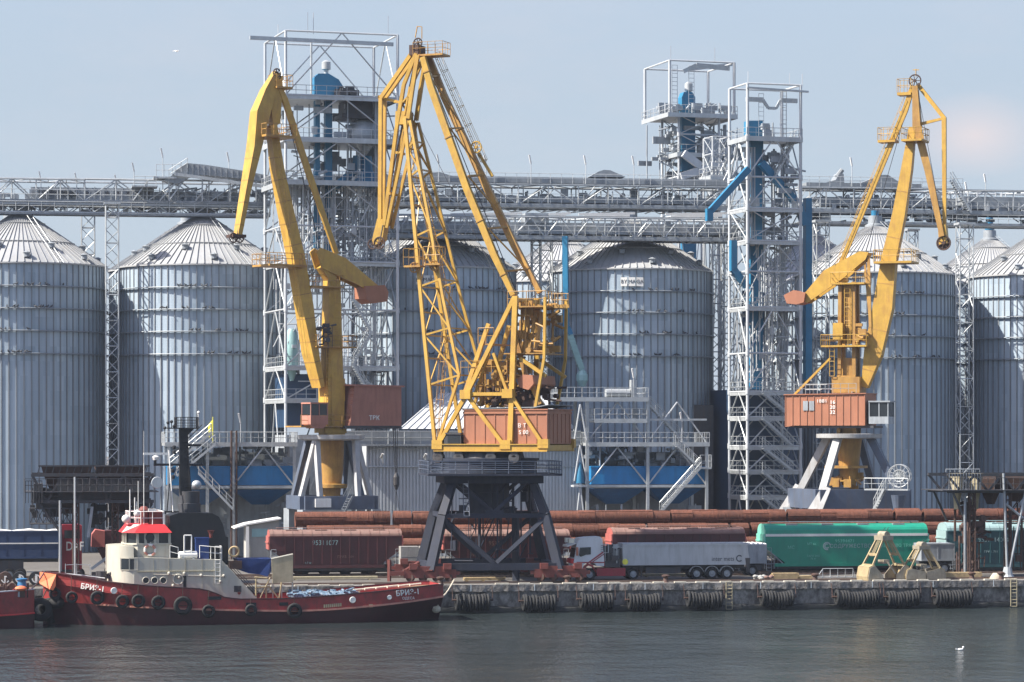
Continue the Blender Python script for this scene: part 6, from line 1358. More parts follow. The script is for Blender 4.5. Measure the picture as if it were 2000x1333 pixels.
# concrete blocks behind the crane legs
for i, (a, b, lb) in enumerate(((783,818,'grey block between the red wagon and the first crane leg'),(822,856,'grey block between the two left crane legs'))):
    t = 15; xa, xb = S.x(a,t), S.x(b,t); za, zb = S.z(800,1068,t), GZ; m = MB().box(xa,xb,t,t+1.5,zb,za)
    for k in range(2): z = zb+(za-zb)*(k+1)/3; m.box(xa-.02,xb+.02,t-.015,t+1.5,z-.02,z+.02)
    solo('stacked_block',lb.replace('block','stack of blocks'),'block',m,'concrete_block',base=(xa,t,GZ),group='concrete blocks stacked by the track')

# ---------------------------------------------------------------- clamshell grabs
def grab(px, rowtop, wpx, t, lb, ang, open_):
    p = S.world((S.x(px,t),t,GZ)); G = Frame((p.x,p.y,GZ),ang); k = (D+p.y)/F; h = (1131-rowtop)*k; w = wpx*k/2
    r = thing('clamshell_grab', lb, 'grab', G, (0,0,0), 'clamshell grabs on the quay edge')
    for s_ in (-1,1):
        mb = MB(); xo, xi = s_*w, s_*(w*.32 if open_ else .04); d = 1.0
        pl = [(xo*.98,.05),(xo,.35),(xo*.92,h*.28),(xo*.7,h*.33),(xi,h*.12 if open_ else h*.24),(xi,.02)]
        for y in (-d,d): mb.prism(pl,y-.04,y+.04)
        sh_ = part('side_plate', mb, 'grab_plate', r)
        mb = MB(); ol = [(xo*.98,.04),(xo*1.01,.36),(xo*.93,h*.29),(xo*.7,h*.345)]
        for (xa,za),(xb,zb) in zip(ol,ol[1:]): mb.bar((xa,0,za),(xb,0,zb),.07,2*d-.09,up=(0,1,0))
        part('shell', mb, 'grab', r)
        mb = MB(); top = h*.9
        for y in (-.55,.55):
            mb.bar((xo*.74,y*1.5,h*.33),(s_*.35,y,top),.16,.16)
        for f in (0,.4,1): a = V((xo*.74,0,h*.33)).lerp(V((s_*.35,0,top)),f); yy = .8-.27*f; mb.bar((a.x,-yy,a.z),(a.x,yy,a.z),.22,.14)
        for y in (-.2,0,.2): mb.tube((xo*.56,y,h*.52),(s_*.4,y,top-.05),.04,5)
        part('arm', mb, 'grab', r)
    mb = MB().box(-.55,.55,-.75,.75,h*.86,h*.96); mb.lathe([(.3,-.6),(.3,.6)],(0,0,h*.98),14,'y'); mb.box(-.3,.3,-.5,.5,h*.36,h*.44); mb.bar((0,-.6,h*.4),(xi*.9,-.95,h*.14),.12,.12); part('head', mb, 'grab_plate', r)
    mb = MB()
    for x in (-.2,.15): mb.path([(x,0,h),(x+.25,.1,h*1.08),(x+.5,.2,h*1.13)],.03,4)
    part('rope_stub', mb, 'steel_dark', r)
grab(1726,1040,96,1.9,'open beige clamshell grab on the quay, taller of the two',R_(24),True)
grab(1800,1062,84,2.3,'closed dirty beige clamshell grab, shorter and right of the open one',R_(16),False)

# ---------------------------------------------------------------- rusty hopper gantries
def gantry(lb, px0, px1, row_top, row_bin, row_deck, row_low, legs, t, dep, mat, seed):
    xa, xb = S.x(px0,t), S.x(px1,t); pc = (px0+px1)/2; Z = lambda row: S.z(pc,row,t); r = thing('hopper_gantry', lb, 'gantry', base=((xa+xb)/2,t,GZ), group='rusty hopper gantries over the quay')
    for i, px in enumerate(legs):
        for y in (t,t+dep):
            x = S.x(px,y); part('leg', MB().lattice((x,y,GZ),(x,y,Z(row_deck)),.5,.5,9,.07,.04) if i % 2 == 0 else MB().tube((x,y,GZ),(x,y,Z(row_deck)),.13,8), 'rust_dark' if i % 2 == 0 else 'steel_mid', r)
    mb = MB()
    for y in (t-.3,t+dep+.3):
        for row in (row_bin,row_deck): mb.box(xa,xb,y-.12,y+.12,Z(row)-.14,Z(row)+.14)
        m = 4
        for i in range(m): x0 = xa+(xb-xa)*i/m; x1 = xa+(xb-xa)*(i+1)/m; mb.bar((x0,y,Z(row_bin)),((x0+x1)/2,y,Z(row_deck)),.2,.14); mb.bar((x1,y,Z(row_bin)),((x0+x1)/2,y,Z(row_deck)),.2,.14)
        mb.bar((xa+.5,y,Z(row_deck)),(S.x(legs[1],t),y,Z(row_deck+60)),.18,.14); mb.bar((xb-.5,y,Z(row_deck)),(S.x(legs[-1],t),y,Z(row_deck+70)),.18,.14)
    mb.box(xa-.6,xb+.4,t-.9,t+dep+.6,Z(row_low)-.08,Z(row_low)); mb.rail([(xa-.6,t-.9,Z(row_low)),(xb,t-.9,Z(row_low))],1.1,.6,.03)
    part('frame', mb, 'steel_dark', r)
    return r, xa, xb, Z
gt, xa, xb, Z = gantry('dark rusty hopper gantry on thin legs behind the tug bow',62,300,912,928,980,960,(148,118,225,290),4.6,5.5,'rust_dark',1)
mb = MB()
for a, b in ((80,180),(185,285)):
    x0, x1 = S.x(a,6), S.x(b,6); cx = (x0+x1)/2; z1_, z2_, z3_ = Z(911), Z(930), Z(1005)
    mb.add([(x0,4.9,z1_),(x1,4.9,z1_),(x1,9.8,z1_),(x0,9.8,z1_),(x0+.25,5.0,z2_),(x1-.25,5.0,z2_),(x1-.25,9.7,z2_),(x0+.25,9.7,z2_),(cx-.6,6.8,z3_),(cx+.6,6.8,z3_),(cx+.6,8,z3_),(cx-.6,8,z3_)],[(0,1,5,4),(1,2,6,5),(2,3,7,6),(3,0,4,7),(4,5,9,8),(5,6,10,9),(6,7,11,10),(7,4,8,11),(8,9,10,11)])
part('hopper', mb, 'rust_dark', gt); mb = MB(); [mb.box(S.x(a,4.7),S.x(b,4.7),4.85,9.9,Z(976),Z(934)) for a, b in ((112,292),)]; mb.box(S.x(66,4.7),S.x(84,4.7),4.85,8,Z(976),Z(945)).box(S.x(70,4.7),S.x(118,4.7),5.2,8,Z(992),Z(966)); part('side_panel', mb, 'steel_dark', gt)
mb = MB()
for i in range(16): x = S.x(72+i*14,5); mb.bar((x,4.8,Z(930)),(x+.25,4.8,Z(911)),.07,.07)
mb.box(S.x(75,5),S.x(292,5),4.75,4.85,Z(912),Z(909)); part('grizzly_rail', mb, 'steel_dark', gt)
mb = MB(); clutter(mb,xa,S.x(120,5),4.6,9,Z(1010),Z(955),30,311,.3,1.2); clutter(mb,S.x(180,5),xb,4.6,9,Z(1030),Z(985),50,312,.3,1.4); mb.rail([(S.x(50,4),3.7,Z(982)),(S.x(82,4),3.7,Z(982))],1.9,.22,.035,1); mb.lattice((S.x(58,5),5,Z(1008)),(S.x(150,5),5,Z(1008)),1.2,1.3,7,.06,.04); part('machinery', mb, 'steel_dark', gt)
mb = MB(); mb.bar(S.l(250,1060,4.4),S.l(178,1112,4.4),.25,.2); mb.bar(S.l(180,990,4.4),S.l(172,1050,4.4),.25,.25); part('chute', mb, 'steel_mid', gt)
gt2, xa, xb, Z = gantry('brown rusty hopper gantry with pale feed cones at the right edge',1848,2060,922,928,960,957,(1898,1885,1968,2050),4.4,5.0,'rust_dark',2)
for px in (1869,1905):
    c = S.l(px,925,5.5); k = S.sz(px,5.5); part('feed_cone', MB().lathe([(6*k,-70*k),(7*k,-52*k),(16*k,-3*k),(17*k,0)],c,4), 'canvas', gt2)
mb = MB()
c = S.l(1985,928,7); k = S.sz(1985,7); mb.lathe([(8*k,-52*k),(45*k,-6*k),(46*k,0)],c,4); c = S.l(1935,930,7); mb.lathe([(8*k,-55*k),(30*k,-6*k),(30*k,0)],c,4); part('hopper', mb, 'rust_dark', gt2)
mb = MB()
for i in range(12): x = S.x(1850+i*5.5,4.4); mb.bar((x,3.9,Z(957)),(x+.05,3.9,Z(924)),.05,.05)
mb.rail([(S.x(1846,4),3.8,Z(922)),(S.x(1912,4),3.8,Z(922))],.25,.4,.04,1); part('grizzly_rail', mb, 'steel_mid', gt2)
mb = MB(); p = S.l(1968,1130,3.8); mb.tube(p,S.l(1960,925,3.8),.12,7); mb.tube(p,S.l(2003,960,3.8),.13,7); mb.tube(S.l(1965,985,3.8),S.l(1998,1012,3.8),.12,6); mb.tube(S.l(1884,1120,3.8),S.l(1884,985,3.8),.08,6); mb.lathe([(.7,0),(.5,.3),(.35,1.0)],(p.x,p.y,GZ),10); part('front_leg', mb, 'steel_mid', gt2)
mb = MB(); clutter(mb,S.x(1880,5),S.x(1925,5),4.4,8,Z(1060),Z(985),40,321,.3,1.0); clutter(mb,S.x(1885,5),S.x(1920,5),4.4,8,GZ+.2,Z(1060),40,322,.3,1.0,True); clutter(mb,S.x(1975,5),S.x(2050,5),4.4,8,GZ+.5,Z(970),60,323,.4,1.5,True); part('machinery', mb, 'rust_dark', gt2)

# ---------------------------------------------------------------- small things on the apron
t = 33; a, b = S.l(478,1070,t), S.l(545,1018,t); r = thing('site_hut','small pale grey hut with white roof edge behind the tug stern','hut',base=(a.x,t,GZ)); x0, x1 = a.x, b.x; z0, z1_ = GZ, b.z
part('wall', MB().prism([(x0+.2,z0),(x1,z0),(x1,z1_+.1),(x0+.2,z1_-.45)],t,t+4), 'hut_grey', r); part('roof', MB().prism([(x0-1.0,z1_-.75),(x0+.3,z1_-.38),(x1+.2,z1_+.16),(x1+.2,z1_+.3),(x0+.2,z1_-.24),(x0-1.0,z1_-.63)],t-.3,t+4.2), 'white', r)
c = S.l(507,1041,t); part('window', MB().box(c.x-.75,c.x+.85,t-.05,t+.02,c.z-.4,c.z+.4), 'pale_teal', r); mb = MB(); c0 = S.l(484,1060,t); mb.box(c0.x-.2,c0.x+.1,t-.3,t-.05,GZ,z1_-.5); part('post', mb, 'white', r)
def boards(px0, px1, t, lb, n, seed, mat='timber', h=.12):
    rnd = random.Random(seed); x0, x1 = S.x(px0,t), S.x(px1,t); mb = MB()
    for j in range(n):
        for i in range(3): o = rnd.uniform(-.15,.15); mb.box(x0+o,x1+o,t+i*.3,t+i*.3+.26,GZ+.1+j*(h+.01),GZ+.1+j*(h+.01)+h)
    for f in (.1,.5,.9): x = x0+(x1-x0)*f; mb.box(x-.08,x+.08,t-.02,t+.9,GZ,GZ+.098)
    solo('timber_stack',lb,'timber',mb,mat,base=(x0,t,GZ),group='stacks of boards on the apron')
boards(1512,1560,3.6,'pale stack of boards in front of the green wagon left end',4,1); boards(1560,1585,3.9,'low worn stack of boards beside the pale stack',2,2); boards(1846,1918,2.6,'yellowish long stack of boards under the right hopper gantry',3,3,'timber',.16); boards(560,740,10,'long low stack of planks below the left red wagon',2,4,'canvas',.1); boards(905,985,5.5,'planks lying between the legs of the middle crane',2,5); boards(1255,1345,10.5,'pale planks seen under the grey tipper trailer',2,6,'canvas',.1)
mb = MB(); t = 3.3; z = GZ; x0, x1 = S.x(1592,t), S.x(1672,t)
mb.rail([(x0+.7,t,z),(x1-.3,t,z)],1.0,.7,.035,1); mb.tube((x0,t,z),(x0+.75,t,z+1.0),.035,5); mb.tube((x0-.2,t,z+.25),(x1,t,z+.25),.04,5); mb.tube((x1-.3,t,z+1.0),(x1,t,z),.035,5); solo('barrier_rail','pale tubular barrier frame in front of the green wagon','barrier',mb,'galvanised',base=(x0,t,GZ))
for i, (px, lb) in enumerate(((1484,'heap of pale rubble bags left of the boards by the green wagon'),(1500,'heap of pinkish rubble bags touching the boards by the green wagon'))):
    rnd = random.Random(i+5); t = 3.4; x = S.x(px,t); mb = MB()
    for k in range(9): mb.ball((x+rnd.uniform(-.45,.45),t+rnd.uniform(-.3,.3),GZ+.12+rnd.uniform(0,.25)),.2,8,5,(1.2,1,.8))
    solo('rubble_heap',lb,'rubble',mb,'concrete_block' if i == 0 else 'wagon_roof',base=(x,t,GZ),smooth=True)
for px, t, lb in ((1955,1.2,'big rusty mooring bollard with rope near the right edge'),(860,1.0,'mooring bollard holding the tug stern rope'),(1898,1.3,'small mooring bollard under the right hopper gantry'),(130,1.2,'mooring bollard behind the tug bow'),(1592,1.1,'mooring bollard left of the tubular barrier frame'),(1108,1.1,'mooring bollard in front of the tractor cab'),(1300,1.1,'mooring bollard in front of the grey tipper trailer')):
    x = S.x(px,t); solo('bollard',lb,'bollard',MB().lathe([(.34,0),(.24,.1),(.2,.42),(.34,.52),(.36,.62),(.2,.7)],(x,t,GZ),18),'rust_dark',base=(x,t,GZ),smooth=True,group='mooring bollards along the quay')
mb = MB(); p = S.l(1962,1118,.9)
for k in range(5): mb.torus((p.x-.5+.07*k,1.7,GZ+.1+k*.1),.55,.06,'z',18,5)
solo('rope_coil','pale coiled mooring rope beside the big bollard on the right','rope',mb,'rope',base=(p.x,1.7,GZ),smooth=True)
# gull on the water, bird in the sky
c = S.l(1876,1271,0); k = .0375; dd = 15.41*F/(1271-850); wp = V(((1876-1000)*dd/F,-D+dd,0)); mb = MB().ball((0,0,.1),.17,10,6,(1.7,.8,.75)).ball((.27,0,.34),.085,8,5).bar((-.2,0,.12),(-.48,0,.17),.14,.04).tube((.2,0,.14),(.26,0,.3),.06,6).bar((.34,0,.33),(.43,0,.31),.03,.03)
o = solo('gull','white gull floating on the water at lower right','bird',mb,'bird_white'); o.location = wp; o.rotation_euler = (0,0,.2); o.scale = (.75,)*3
wp = Frame((0,0,0),0).l(345,101,40); mb = MB().ball((0,0,0),.12,8,5,(2,.9,.8)).bar((0,0,.05),(-.1,.5,.2),.25,.03).bar((-.1,.5,.2),(-.3,.95,.1),.16,.02).bar((0,0,.05),(.1,-.5,.12),.25,.03).bar((.1,-.5,.12),(0,-.95,0),.16,.02)
o = solo('gull','small gull flying in the sky over the left silos','bird',mb,'bird_white'); o.location = wp; o.rotation_euler = (0,.1,.6); o.scale = (.55,)*3
# big wheels for tyres etc. on left foreground apron
mb = MB(); t = 2.2; clutter(mb,S.x(150,t),S.x(235,t),t,t+1.5,GZ+.1,GZ+.9,26,331,.3,.9); solo('scrap_heap','dark heap of machine parts on the quay behind the tug bow','scrap',mb,'steel_dark',base=(S.x(190,t),t,GZ))
# ---------------------------------------------------------------- the tug
o_ = S.world((S.x(460,-7.8),-7.8,0)); TF = Frame((o_.x,o_.y,0),BETA+R_(3.5)); q = lambda px, py, w=-4.0: TF.l(px,py,w)
tug = thing('tugboat','red hulled tug with cream superstructure and black funnel moored along the quay','tug',TF,(0,0,0))
ub, us = TF.x(84,0), TF.x(852,0)
top_px = [(84,1117),(120,1121),(160,1127),(210,1137),(300,1146),(395,1151),(418,1158),(440,1168),(470,1171),(560,1170),(650,1164),(740,1156),(800,1149),(850,1143)]
def beam(u):
    f = (u-ub)/(us-ub)
    return 4.15*min(1,(max(0,f)/.2)**.55) if f < .2 else 4.15 if f < .8 else 4.15-1.2*((f-.8)/.2)**2
def sheer(u):
    P_ = [TF.l(a,b,-beam(TF.x(a,-3))) for a, b in top_px]
    if u <= P_[0].x: return P_[0].z
    for a, b in zip(P_,P_[1:]):
        if a.x <= u <= b.x: return a.z+(b.z-a.z)*(u-a.x)/(b.x-a.x)
    return P_[-1].z
def strake(u):
    f = (u-ub)/(us-ub); return 1.95-.95*math.sin(min(1,f/.75)*math.pi/2)+ (1.0*((f-.6)/.4)**1.6 if f > .6 else 0)
def wl(u):
    f = (u-ub)/(us-ub); k = min(1,max(0,(f-.035)/.22))**.75; e = 1 if f < .72 else max(.0,1-((f-.72)/.25)**2)
    return 3.75*k*e
N_ = 48; st = [ub+(us-ub)*(i/N_) for i in range(N_+1)]
def hull_side(mb, lo, hi, hl, hh):
    for s_ in (-1,1):
        n0 = len(mb.v)
        for u in st: mb.v += [(u,s_*hl(u),lo(u)),(u,s_*hh(u),hi(u))]
        for i in range(N_): a = n0+i*2; mb.f.append((a,a+2,a+3,a+1) if s_ < 0 else (a,a+1,a+3,a+2))
bs = lambda u: beam(u)*(.62+.37*min(1,max(0,(u-ub)/(us-ub))/.28))
mb = MB(); hull_side(mb,strake,sheer,bs,beam); hull_side(mb,lambda u: sheer(u)-.9,sheer,lambda u: max(0,beam(u)-.12),lambda u: max(0,beam(u)-.1))
n0 = len(mb.v)
for u in st: mb.v += [(u,-max(0,beam(u)-.1),sheer(u)-.75),(u,max(0,beam(u)-.1),sheer(u)-.75)]
mb.f += [(n0+i*2,n0+i*2+2,n0+i*2+3,n0+i*2+1) for i in range(N_)]
b_ = beam(us); mb.add([(us,-b_,sheer(us)),(us,b_,sheer(us)),(us-.1,b_*.98,strake(us)),(us-.1,-b_*.98,strake(us))],[(0,1,2,3)])
part('upper_hull', mb, 'hull_red', tug, smooth=25)
mb = MB(); hull_side(mb,lambda u:-.9,lambda u: strake(u) ,lambda u: wl(u)*.97,bs); part('lower_hull', mb, 'hull_dark', tug, smooth=25)
mb = MB()
for s_ in (-1,1):
    for a, b in zip(st,st[1:]):
        if a > ub+3.5: mb.bar((a,s_*(bs(a)+.04),strake(a)),(b,s_*(bs(b)+.04),strake(b)),.16,.14,up=(0,0,1))
part('rubbing_strake', mb, 'hull_strake', tug)
mb = MB()
for s_ in (-1,1):
    for a, b in zip(st,st[1:]): mb.bar((a,s_*max(0,beam(a)-.02),sheer(a)+.02),(b,s_*max(0,beam(b)-.02),sheer(b)+.02),.2,.09,up=(0,0,1))
part('bulwark_cap', mb, 'hull_dark', tug)
# bow fender
mb = MB(); cf = [(ub+.05+3.3*abs(k/8)**2.2, -bs(ub+.05+3.3*abs(k/8)**2.2)*(1 if k > 0 else -1)*(1 if k else 0), 1.5+.5*abs(k/8)) for k in range(-5,6)]
for a, b in zip(cf,cf[1:]): mb.tube(a,b,.48,12)
for k in (-2,0,2): mb.tube(cf[5+k],(cf[5+k][0]+.5,cf[5+k][1]*.6,.1),.5,12,.35)
for k in range(-5,6): mb.ball(cf[5+k],.48,10,6)
part('bow_fender', mb, 'rubber', tug, smooth=True)
mb = MB(); p = TF.l(98,1133,-1.2)
for i, (a, b) in enumerate(((79,1118),(108,1121))): pass
pl = [TF.l(a,b,-.6) for a, b in ((81,1118),(110,1121),(109,1143),(104,1152),(97,1150),(90,1145),(80,1140))]; mb.prism([(c.x-.1,c.z) for c in pl],[-1.9 if c.x > pl[0].x+.6 else -.5 for c in pl],[-.1]*len(pl)); solo('orange_tarp','orange cloth draped over the tug bow','tarp',mb,'orange',TF,tuple(p))
# tyres
tyres = [(107,1160,12),(140,1167,12),(190,1168,14),(239,1175,13.5),(270,1174,13.5),(309,1177,14),(357,1183,18.5),(407,1194,13),(490,1192,12),(575,1193,15)]
tl_ = ['faint black tyre in the shade under the tug bow lettering','black tyre close under the first letters of the bow name','black tyre on the tug side just past the white bow lamp','black tyre left of a matching one below the dark wheelhouse window','black tyre below the first porthole of the tug','black tyre below the third porthole of the tug','largest black tyre hung amidships on the tug side','black tyre on the tug side where the bulwark steps down','black tyre on the low tug side below the blue tarp','black tyre farthest aft on the tug side']
for (px,py,rp), lb in zip(tyres,tl_):
    p = TF.l(px,py,-4.2); u = p.x; f = max(0,min(1,(p.z-0)/max(.1,strake(u)))); hb = wl(u)+(bs(u)-wl(u))*f if p.z < strake(u) else beam(u); p = TF.l(px,py,-hb-.1); R0 = rp*TF.sz(px,-4)
    r = thing('tyre_fender', lb, 'tyre', TF, (p.x,-hb-.12,p.z), 'tyres hung along the tug side'); c = (p.x,-hb-.17,p.z)
    part('tyre', MB().lathe([(R0*.5,-.14),(R0*.8,-.2),(R0*.97,-.14),(R0,0),(R0*.97,.14),(R0*.8,.2),(R0*.5,.14),(R0*.55,0),(R0*.5,-.14)],c,28,'y',cap=False), 'rubber', r, smooth=60)
    part('chain', MB().path([(p.x-.05,-hb-.17,p.z+R0*.6),(p.x,-beam(u)-.12,sheer(u)+.02)],.03,5).tube((p.x-.3,-hb-.2,p.z),(p.x+.3,-hb-.2,p.z),.035,5), 'rust_dark', r)
p = TF.l(88,1190,-.9); R0 = 23*TF.sz(88); r = thing('tyre_fender','very large black tyre hanging at the tug stem beside the other boat','tyre',TF,(p.x-.4,-1.0,p.z)); part('tyre', MB().lathe([(R0*.45,-.3),(R0*.85,-.35),(R0,-.2),(R0,.2),(R0*.85,.35),(R0*.45,.3),(R0*.5,0),(R0*.45,-.3)],(p.x-.4,-1.3,p.z),28,'y',cap=False), 'rubber', r, smooth=60); part('chain', MB().tube((p.x-.4,-1.2,p.z+R0*.6),(ub+.6,-.7,3.6),.05,5), 'rust_dark', r)
for nm, px, py, sz in (('БРИЗ-1',182,1148.5,.6),('БРИЗ-1',796,1158,.62)):
    u = TF.x(px,-3.8); e = .01; dy = -(beam(u+1)-beam(u-1))/2; text(nm, tug, (u,-beam(u)-.1,TF.z(px,py,-beam(u))), sz, 'white', (R_(88),0,math.atan(dy)), sx=.95, bold=.012, tilt=R_(-7 if px < 400 else 4))
u = TF.x(796,-3.5); text('ОДЕСА', tug, (u,-beam(u)-.09,TF.z(796,1169,-beam(u))), .3, 'white', (R_(88),0,math.atan(-(beam(u+1)-beam(u-1))/2)))
mb = MB()
for px, py, rr in ((223,1154,.27),(688,1172,.27),(760,1167,.2)): u = TF.x(px,-4); mb.lathe([(rr,-.04),(rr*.8,-.07),(rr*.75,.02)],(u,-beam(u)-.04,TF.z(px,py,-beam(u))),18,'y')
part('hawse_lamp', mb, 'white', tug)
mb = MB()
for i in range(9): u = TF.x(633+i*4,-4); mb.box(u-.06,u+.05,-beam(u)-.045,-beam(u)-.0,TF.z(640,1186-i*.3,-4.1)-.06,TF.z(640,1181-i*.3,-4.1))
mb.box(TF.x(720,-4),TF.x(728,-4),-4.16,-4.05,TF.z(724,1181),TF.z(724,1175)); part('draught_mark', mb, 'canvas', tug)
mb = MB()
for a, b in ((405,432),(480,500),(545,562)): u0, u1 = TF.x(a,-4), TF.x(b,-4); z = TF.z(420,1176,-4.15); z = sheer((u0+u1)/2)-.42; mb.box(u0,u1,-beam(u0)-.02,-beam(u0)+.05,z-.14,z+.14)
part('freeing_port', mb, 'black', tug)
# deckhouse with rounded front
W_ = 3.25
pl = [TF.l(a,b,-W_) for a, b in ((262,1152),(262,1089),(433,1094),(503,1170),(447,1171),(420,1166),(395,1160))]
mb = MB().prism([(c.x,c.z) for c in pl],-W_,W_)
c0 = TF.l(262,1089,-W_); zb0, zt0 = TF.l(262,1152,-W_).z, TF.l(262,1067,-W_).z; R0 = W_; uf = TF.x(262,-W_)
fl = 48*TF.sz(250)
pts = [(uf+.02+(0),-W_-.02)]+[(uf-fl*math.sin(a),-W_*math.cos(a)) for a in [i*math.pi/16 for i in range(1,16)]]+[(uf+.02,W_+.02)]
mb.plan(pts,zb0-.1,zt0,.96); dh = part('deckhouse', mb, 'cream', tug, smooth=20)
mb = MB(); a, b = TF.l(238,1113,-W_), TF.l(268,1092,-W_); u0, u1 = a.x, b.x
def fy(u): 
    s_ = min(.98,max(0,(uf-u)/fl)); return -W_*.985*math.sqrt(1-s_*s_)
n = 8; L_ = [u0+(u1-u0)*i/n for i in range(n+1)]
for x, y in zip(L_,L_[1:]): mb.add([(x,fy(x)-.03,a.z),(y,fy(y)-.03,a.z),(y,fy(y)-.03,b.z),(x,fy(x)-.03,b.z)],[(0,1,2,3)])
part('window', mb, 'glass', dh)
for px in (285,302,319): c = TF.l(px,1134,-W_); c.y = -W_-.01; p_ = part('porthole', MB().lathe([(.27,-.03),(.21,-.04),(.2,.03)],c,18,'y'), 'glass', dh); part('rim', MB().torus(c+V((0,-.02,0)),.26,.035,'y',18,5), 'cream', p_)
mb = MB(); a, b = TF.l(358,1152,-W_), TF.l(364,1125,-W_); mb.box(a.x,b.x,-W_-.02,-W_+.05,a.z,b.z); part('door_recess', mb, 'black', dh)
mb = MB()
for px, py in ((330,1120),(393,1124),(437,1125),(430,1136),(350,1128),(338,1144),(360,1120)): c = TF.l(px,py,-W_-.1); mb.ball(c,.13,8,5)
c = TF.l(348,1132,-W_-.1); mb.torus(c,.4,.06,'y',14,5); part('deck_lamp', mb, 'cream', dh)
mb = MB(); a = TF.l(300,1089,-W_)
for px0, px1 in ((332,348),(390,433)): mb.rail([TF.l(px0,1090,-W_+.1),TF.l(px1,1094,-W_+.1)],1.0,1.2,.03)
mb.rail([TF.l(420,1094,-W_),TF.l(433,1094,-W_+.05),(TF.x(433,-W_),W_-.1,TF.l(433,1094,-W_).z)],1.1,.9,.03); c = TF.l(425,1094,-W_-.05); mb.ladder(c,c+V((0,0,-1.9)),.4,.3,.03,side=(1,0,0))
mb.path([TF.l(360,1090,-2.8),TF.l(360,1046,-2.8),TF.l(374,1046,-2.8),TF.l(374,1090,-2.8)],.06,6); mb.tube(TF.l(360,1076,-2.8),TF.l(374,1076,-2.8),.05,5); part('deck_rail', mb, 'white', tug)
# wheelhouse
w2 = 2.35; zb_, zs, zt_ = TF.l(290,1090,-w2).z, TF.l(290,1062,-w2).z, TF.l(290,1038,-w2).z
u0, u1 = TF.x(247,-w2), TF.x(333,-w2)
plan = lambda k=0.0, ex=0.0: [(u0+.9-ex,-w2-ex),(u1+ex,-w2-ex),(u1+ex,w2+ex),(u0+.9-ex,w2+ex),(u0-ex,w2*.6+ex),(u0-ex,-w2*.6-ex)]
mb = MB().plan(plan(),zb_-.2,zs).plan(plan(0,.08),zs-.1,zs+.02); pl = plan()
for x in (u0+.9,u0+1.55,u0+2.0,u1-1.45,u1-1.05,u1-.08): 
    for s_ in (-1,1): mb.bar((x,s_*(w2-.04),zs),(x,s_*(w2-.04),zt_),.2,.1)
for y in (-w2*.6,-.3,.3,w2*.6): mb.bar((u0+.04,y,zs),(u0+.04,y,zt_),.1,.16)
mb.box(u0+2.0,u1-1.05,-w2-.01,-w2+.06,zs,zt_).plan(plan(),zt_-.16,zt_)
wh = part('wheelhouse', mb, 'cream', tug); part('window', MB().plan(plan(0,-.09),zs+.03,zt_-.17), 'glass', wh)
c = TF.l(293,1050,-w2-.02); c.y = -w2-.03; part('porthole', MB().lathe([(.3,-.01),(.3,.02)],c,16,'y').torus(c,.33,.04,'y',16,5), 'glass', wh)
mb = MB(); c = TF.l(293,1075,-w2-.1); mb.torus(c,.42,.1,'y',24,8); p_ = solo('life_ring','orange and white life ring on the tug wheelhouse side','life ring',mb,'white',TF,tuple(c),smooth=True)
mb = MB()
for k in range(4):
    for j in range(4): a = k*math.pi/2+.3+j*.2; b = a+.2; mb.tube(c+V((.42*math.cos(a),0,.42*math.sin(a))),c+V((.42*math.cos(b),0,.42*math.sin(b))),.108,8)
part('band', mb, 'hull_strake', p_)
zr = TF.l(290,1025,-w2).z; ru0, ru1 = TF.x(240,-w2-.2), TF.x(336,-w2-.2)
rp = lambda e, z: [(ru0+.9+e,-w2-.35+e,z),(ru1-e,-w2-.35+e,z),(ru1-e,w2+.35-e,z),(ru0+.9+e,w2+.35-e,z),(ru0+e,w2*.6,z),(ru0+e,-w2*.6,z)]
a_, b_2 = rp(0,zt_-.12), rp(.55,zr); mb = MB().add(a_+b_2,[(i,(i+1) % 6,(i+1) % 6+6,i+6) for i in range(6)]+[tuple(range(6,12)),(5,4,3,2,1,0)]); part('red_roof', mb, 'red', tug)
mb = MB(); pr = rp(.6,zr); mb.rail(pr+[pr[0]],1.05,.9,.035,2); part('roof_rail', mb, 'white', tug)
mb = MB()
for x, h in ((254,3.4),(263,2.6),(267,2.2)): c = TF.l(x,1022,-1.5); mb.tube(c,c+V((0,0,h*.8)),.05 if x < 265 else .03,5)
for x, row in ((270,940),(281,905)): c = TF.l(x,1024,-1.8); mb.tube(c,TF.l(x,row,-1.8),.03,5); 
c = TF.l(281,840,-1.8); mb.tube(TF.l(281,905,-1.8),TF.l(281,842,-1.8),.018,4); part('aerial', mb, 'white', tug)
mb = MB(); c = TF.l(281,1003,-.8); mb.lathe([(.45,-.8),(.45,.3),(.25,.55),(.05,.6)],c,16); c = TF.l(304,1010,-.8); mb.box(c.x-.55,c.x+.5,-1.3,-.2,c.z-.6,c.z+.4); part('fire_monitor', mb, 'bogie_red', tug, smooth=True)
mb = MB(); c = TF.l(268,1003,-1.6); mb.ball(c,.3,10,6); c = TF.l(297,997,-1.6); mb.box(c.x-.3,c.x+.3,-1.8,-1.3,c.z-.12,c.z+.12); c = TF.l(246,1014,-1.4); mb.ball(c,.35,10,6); part('searchlight', mb, 'white', tug, smooth=True)
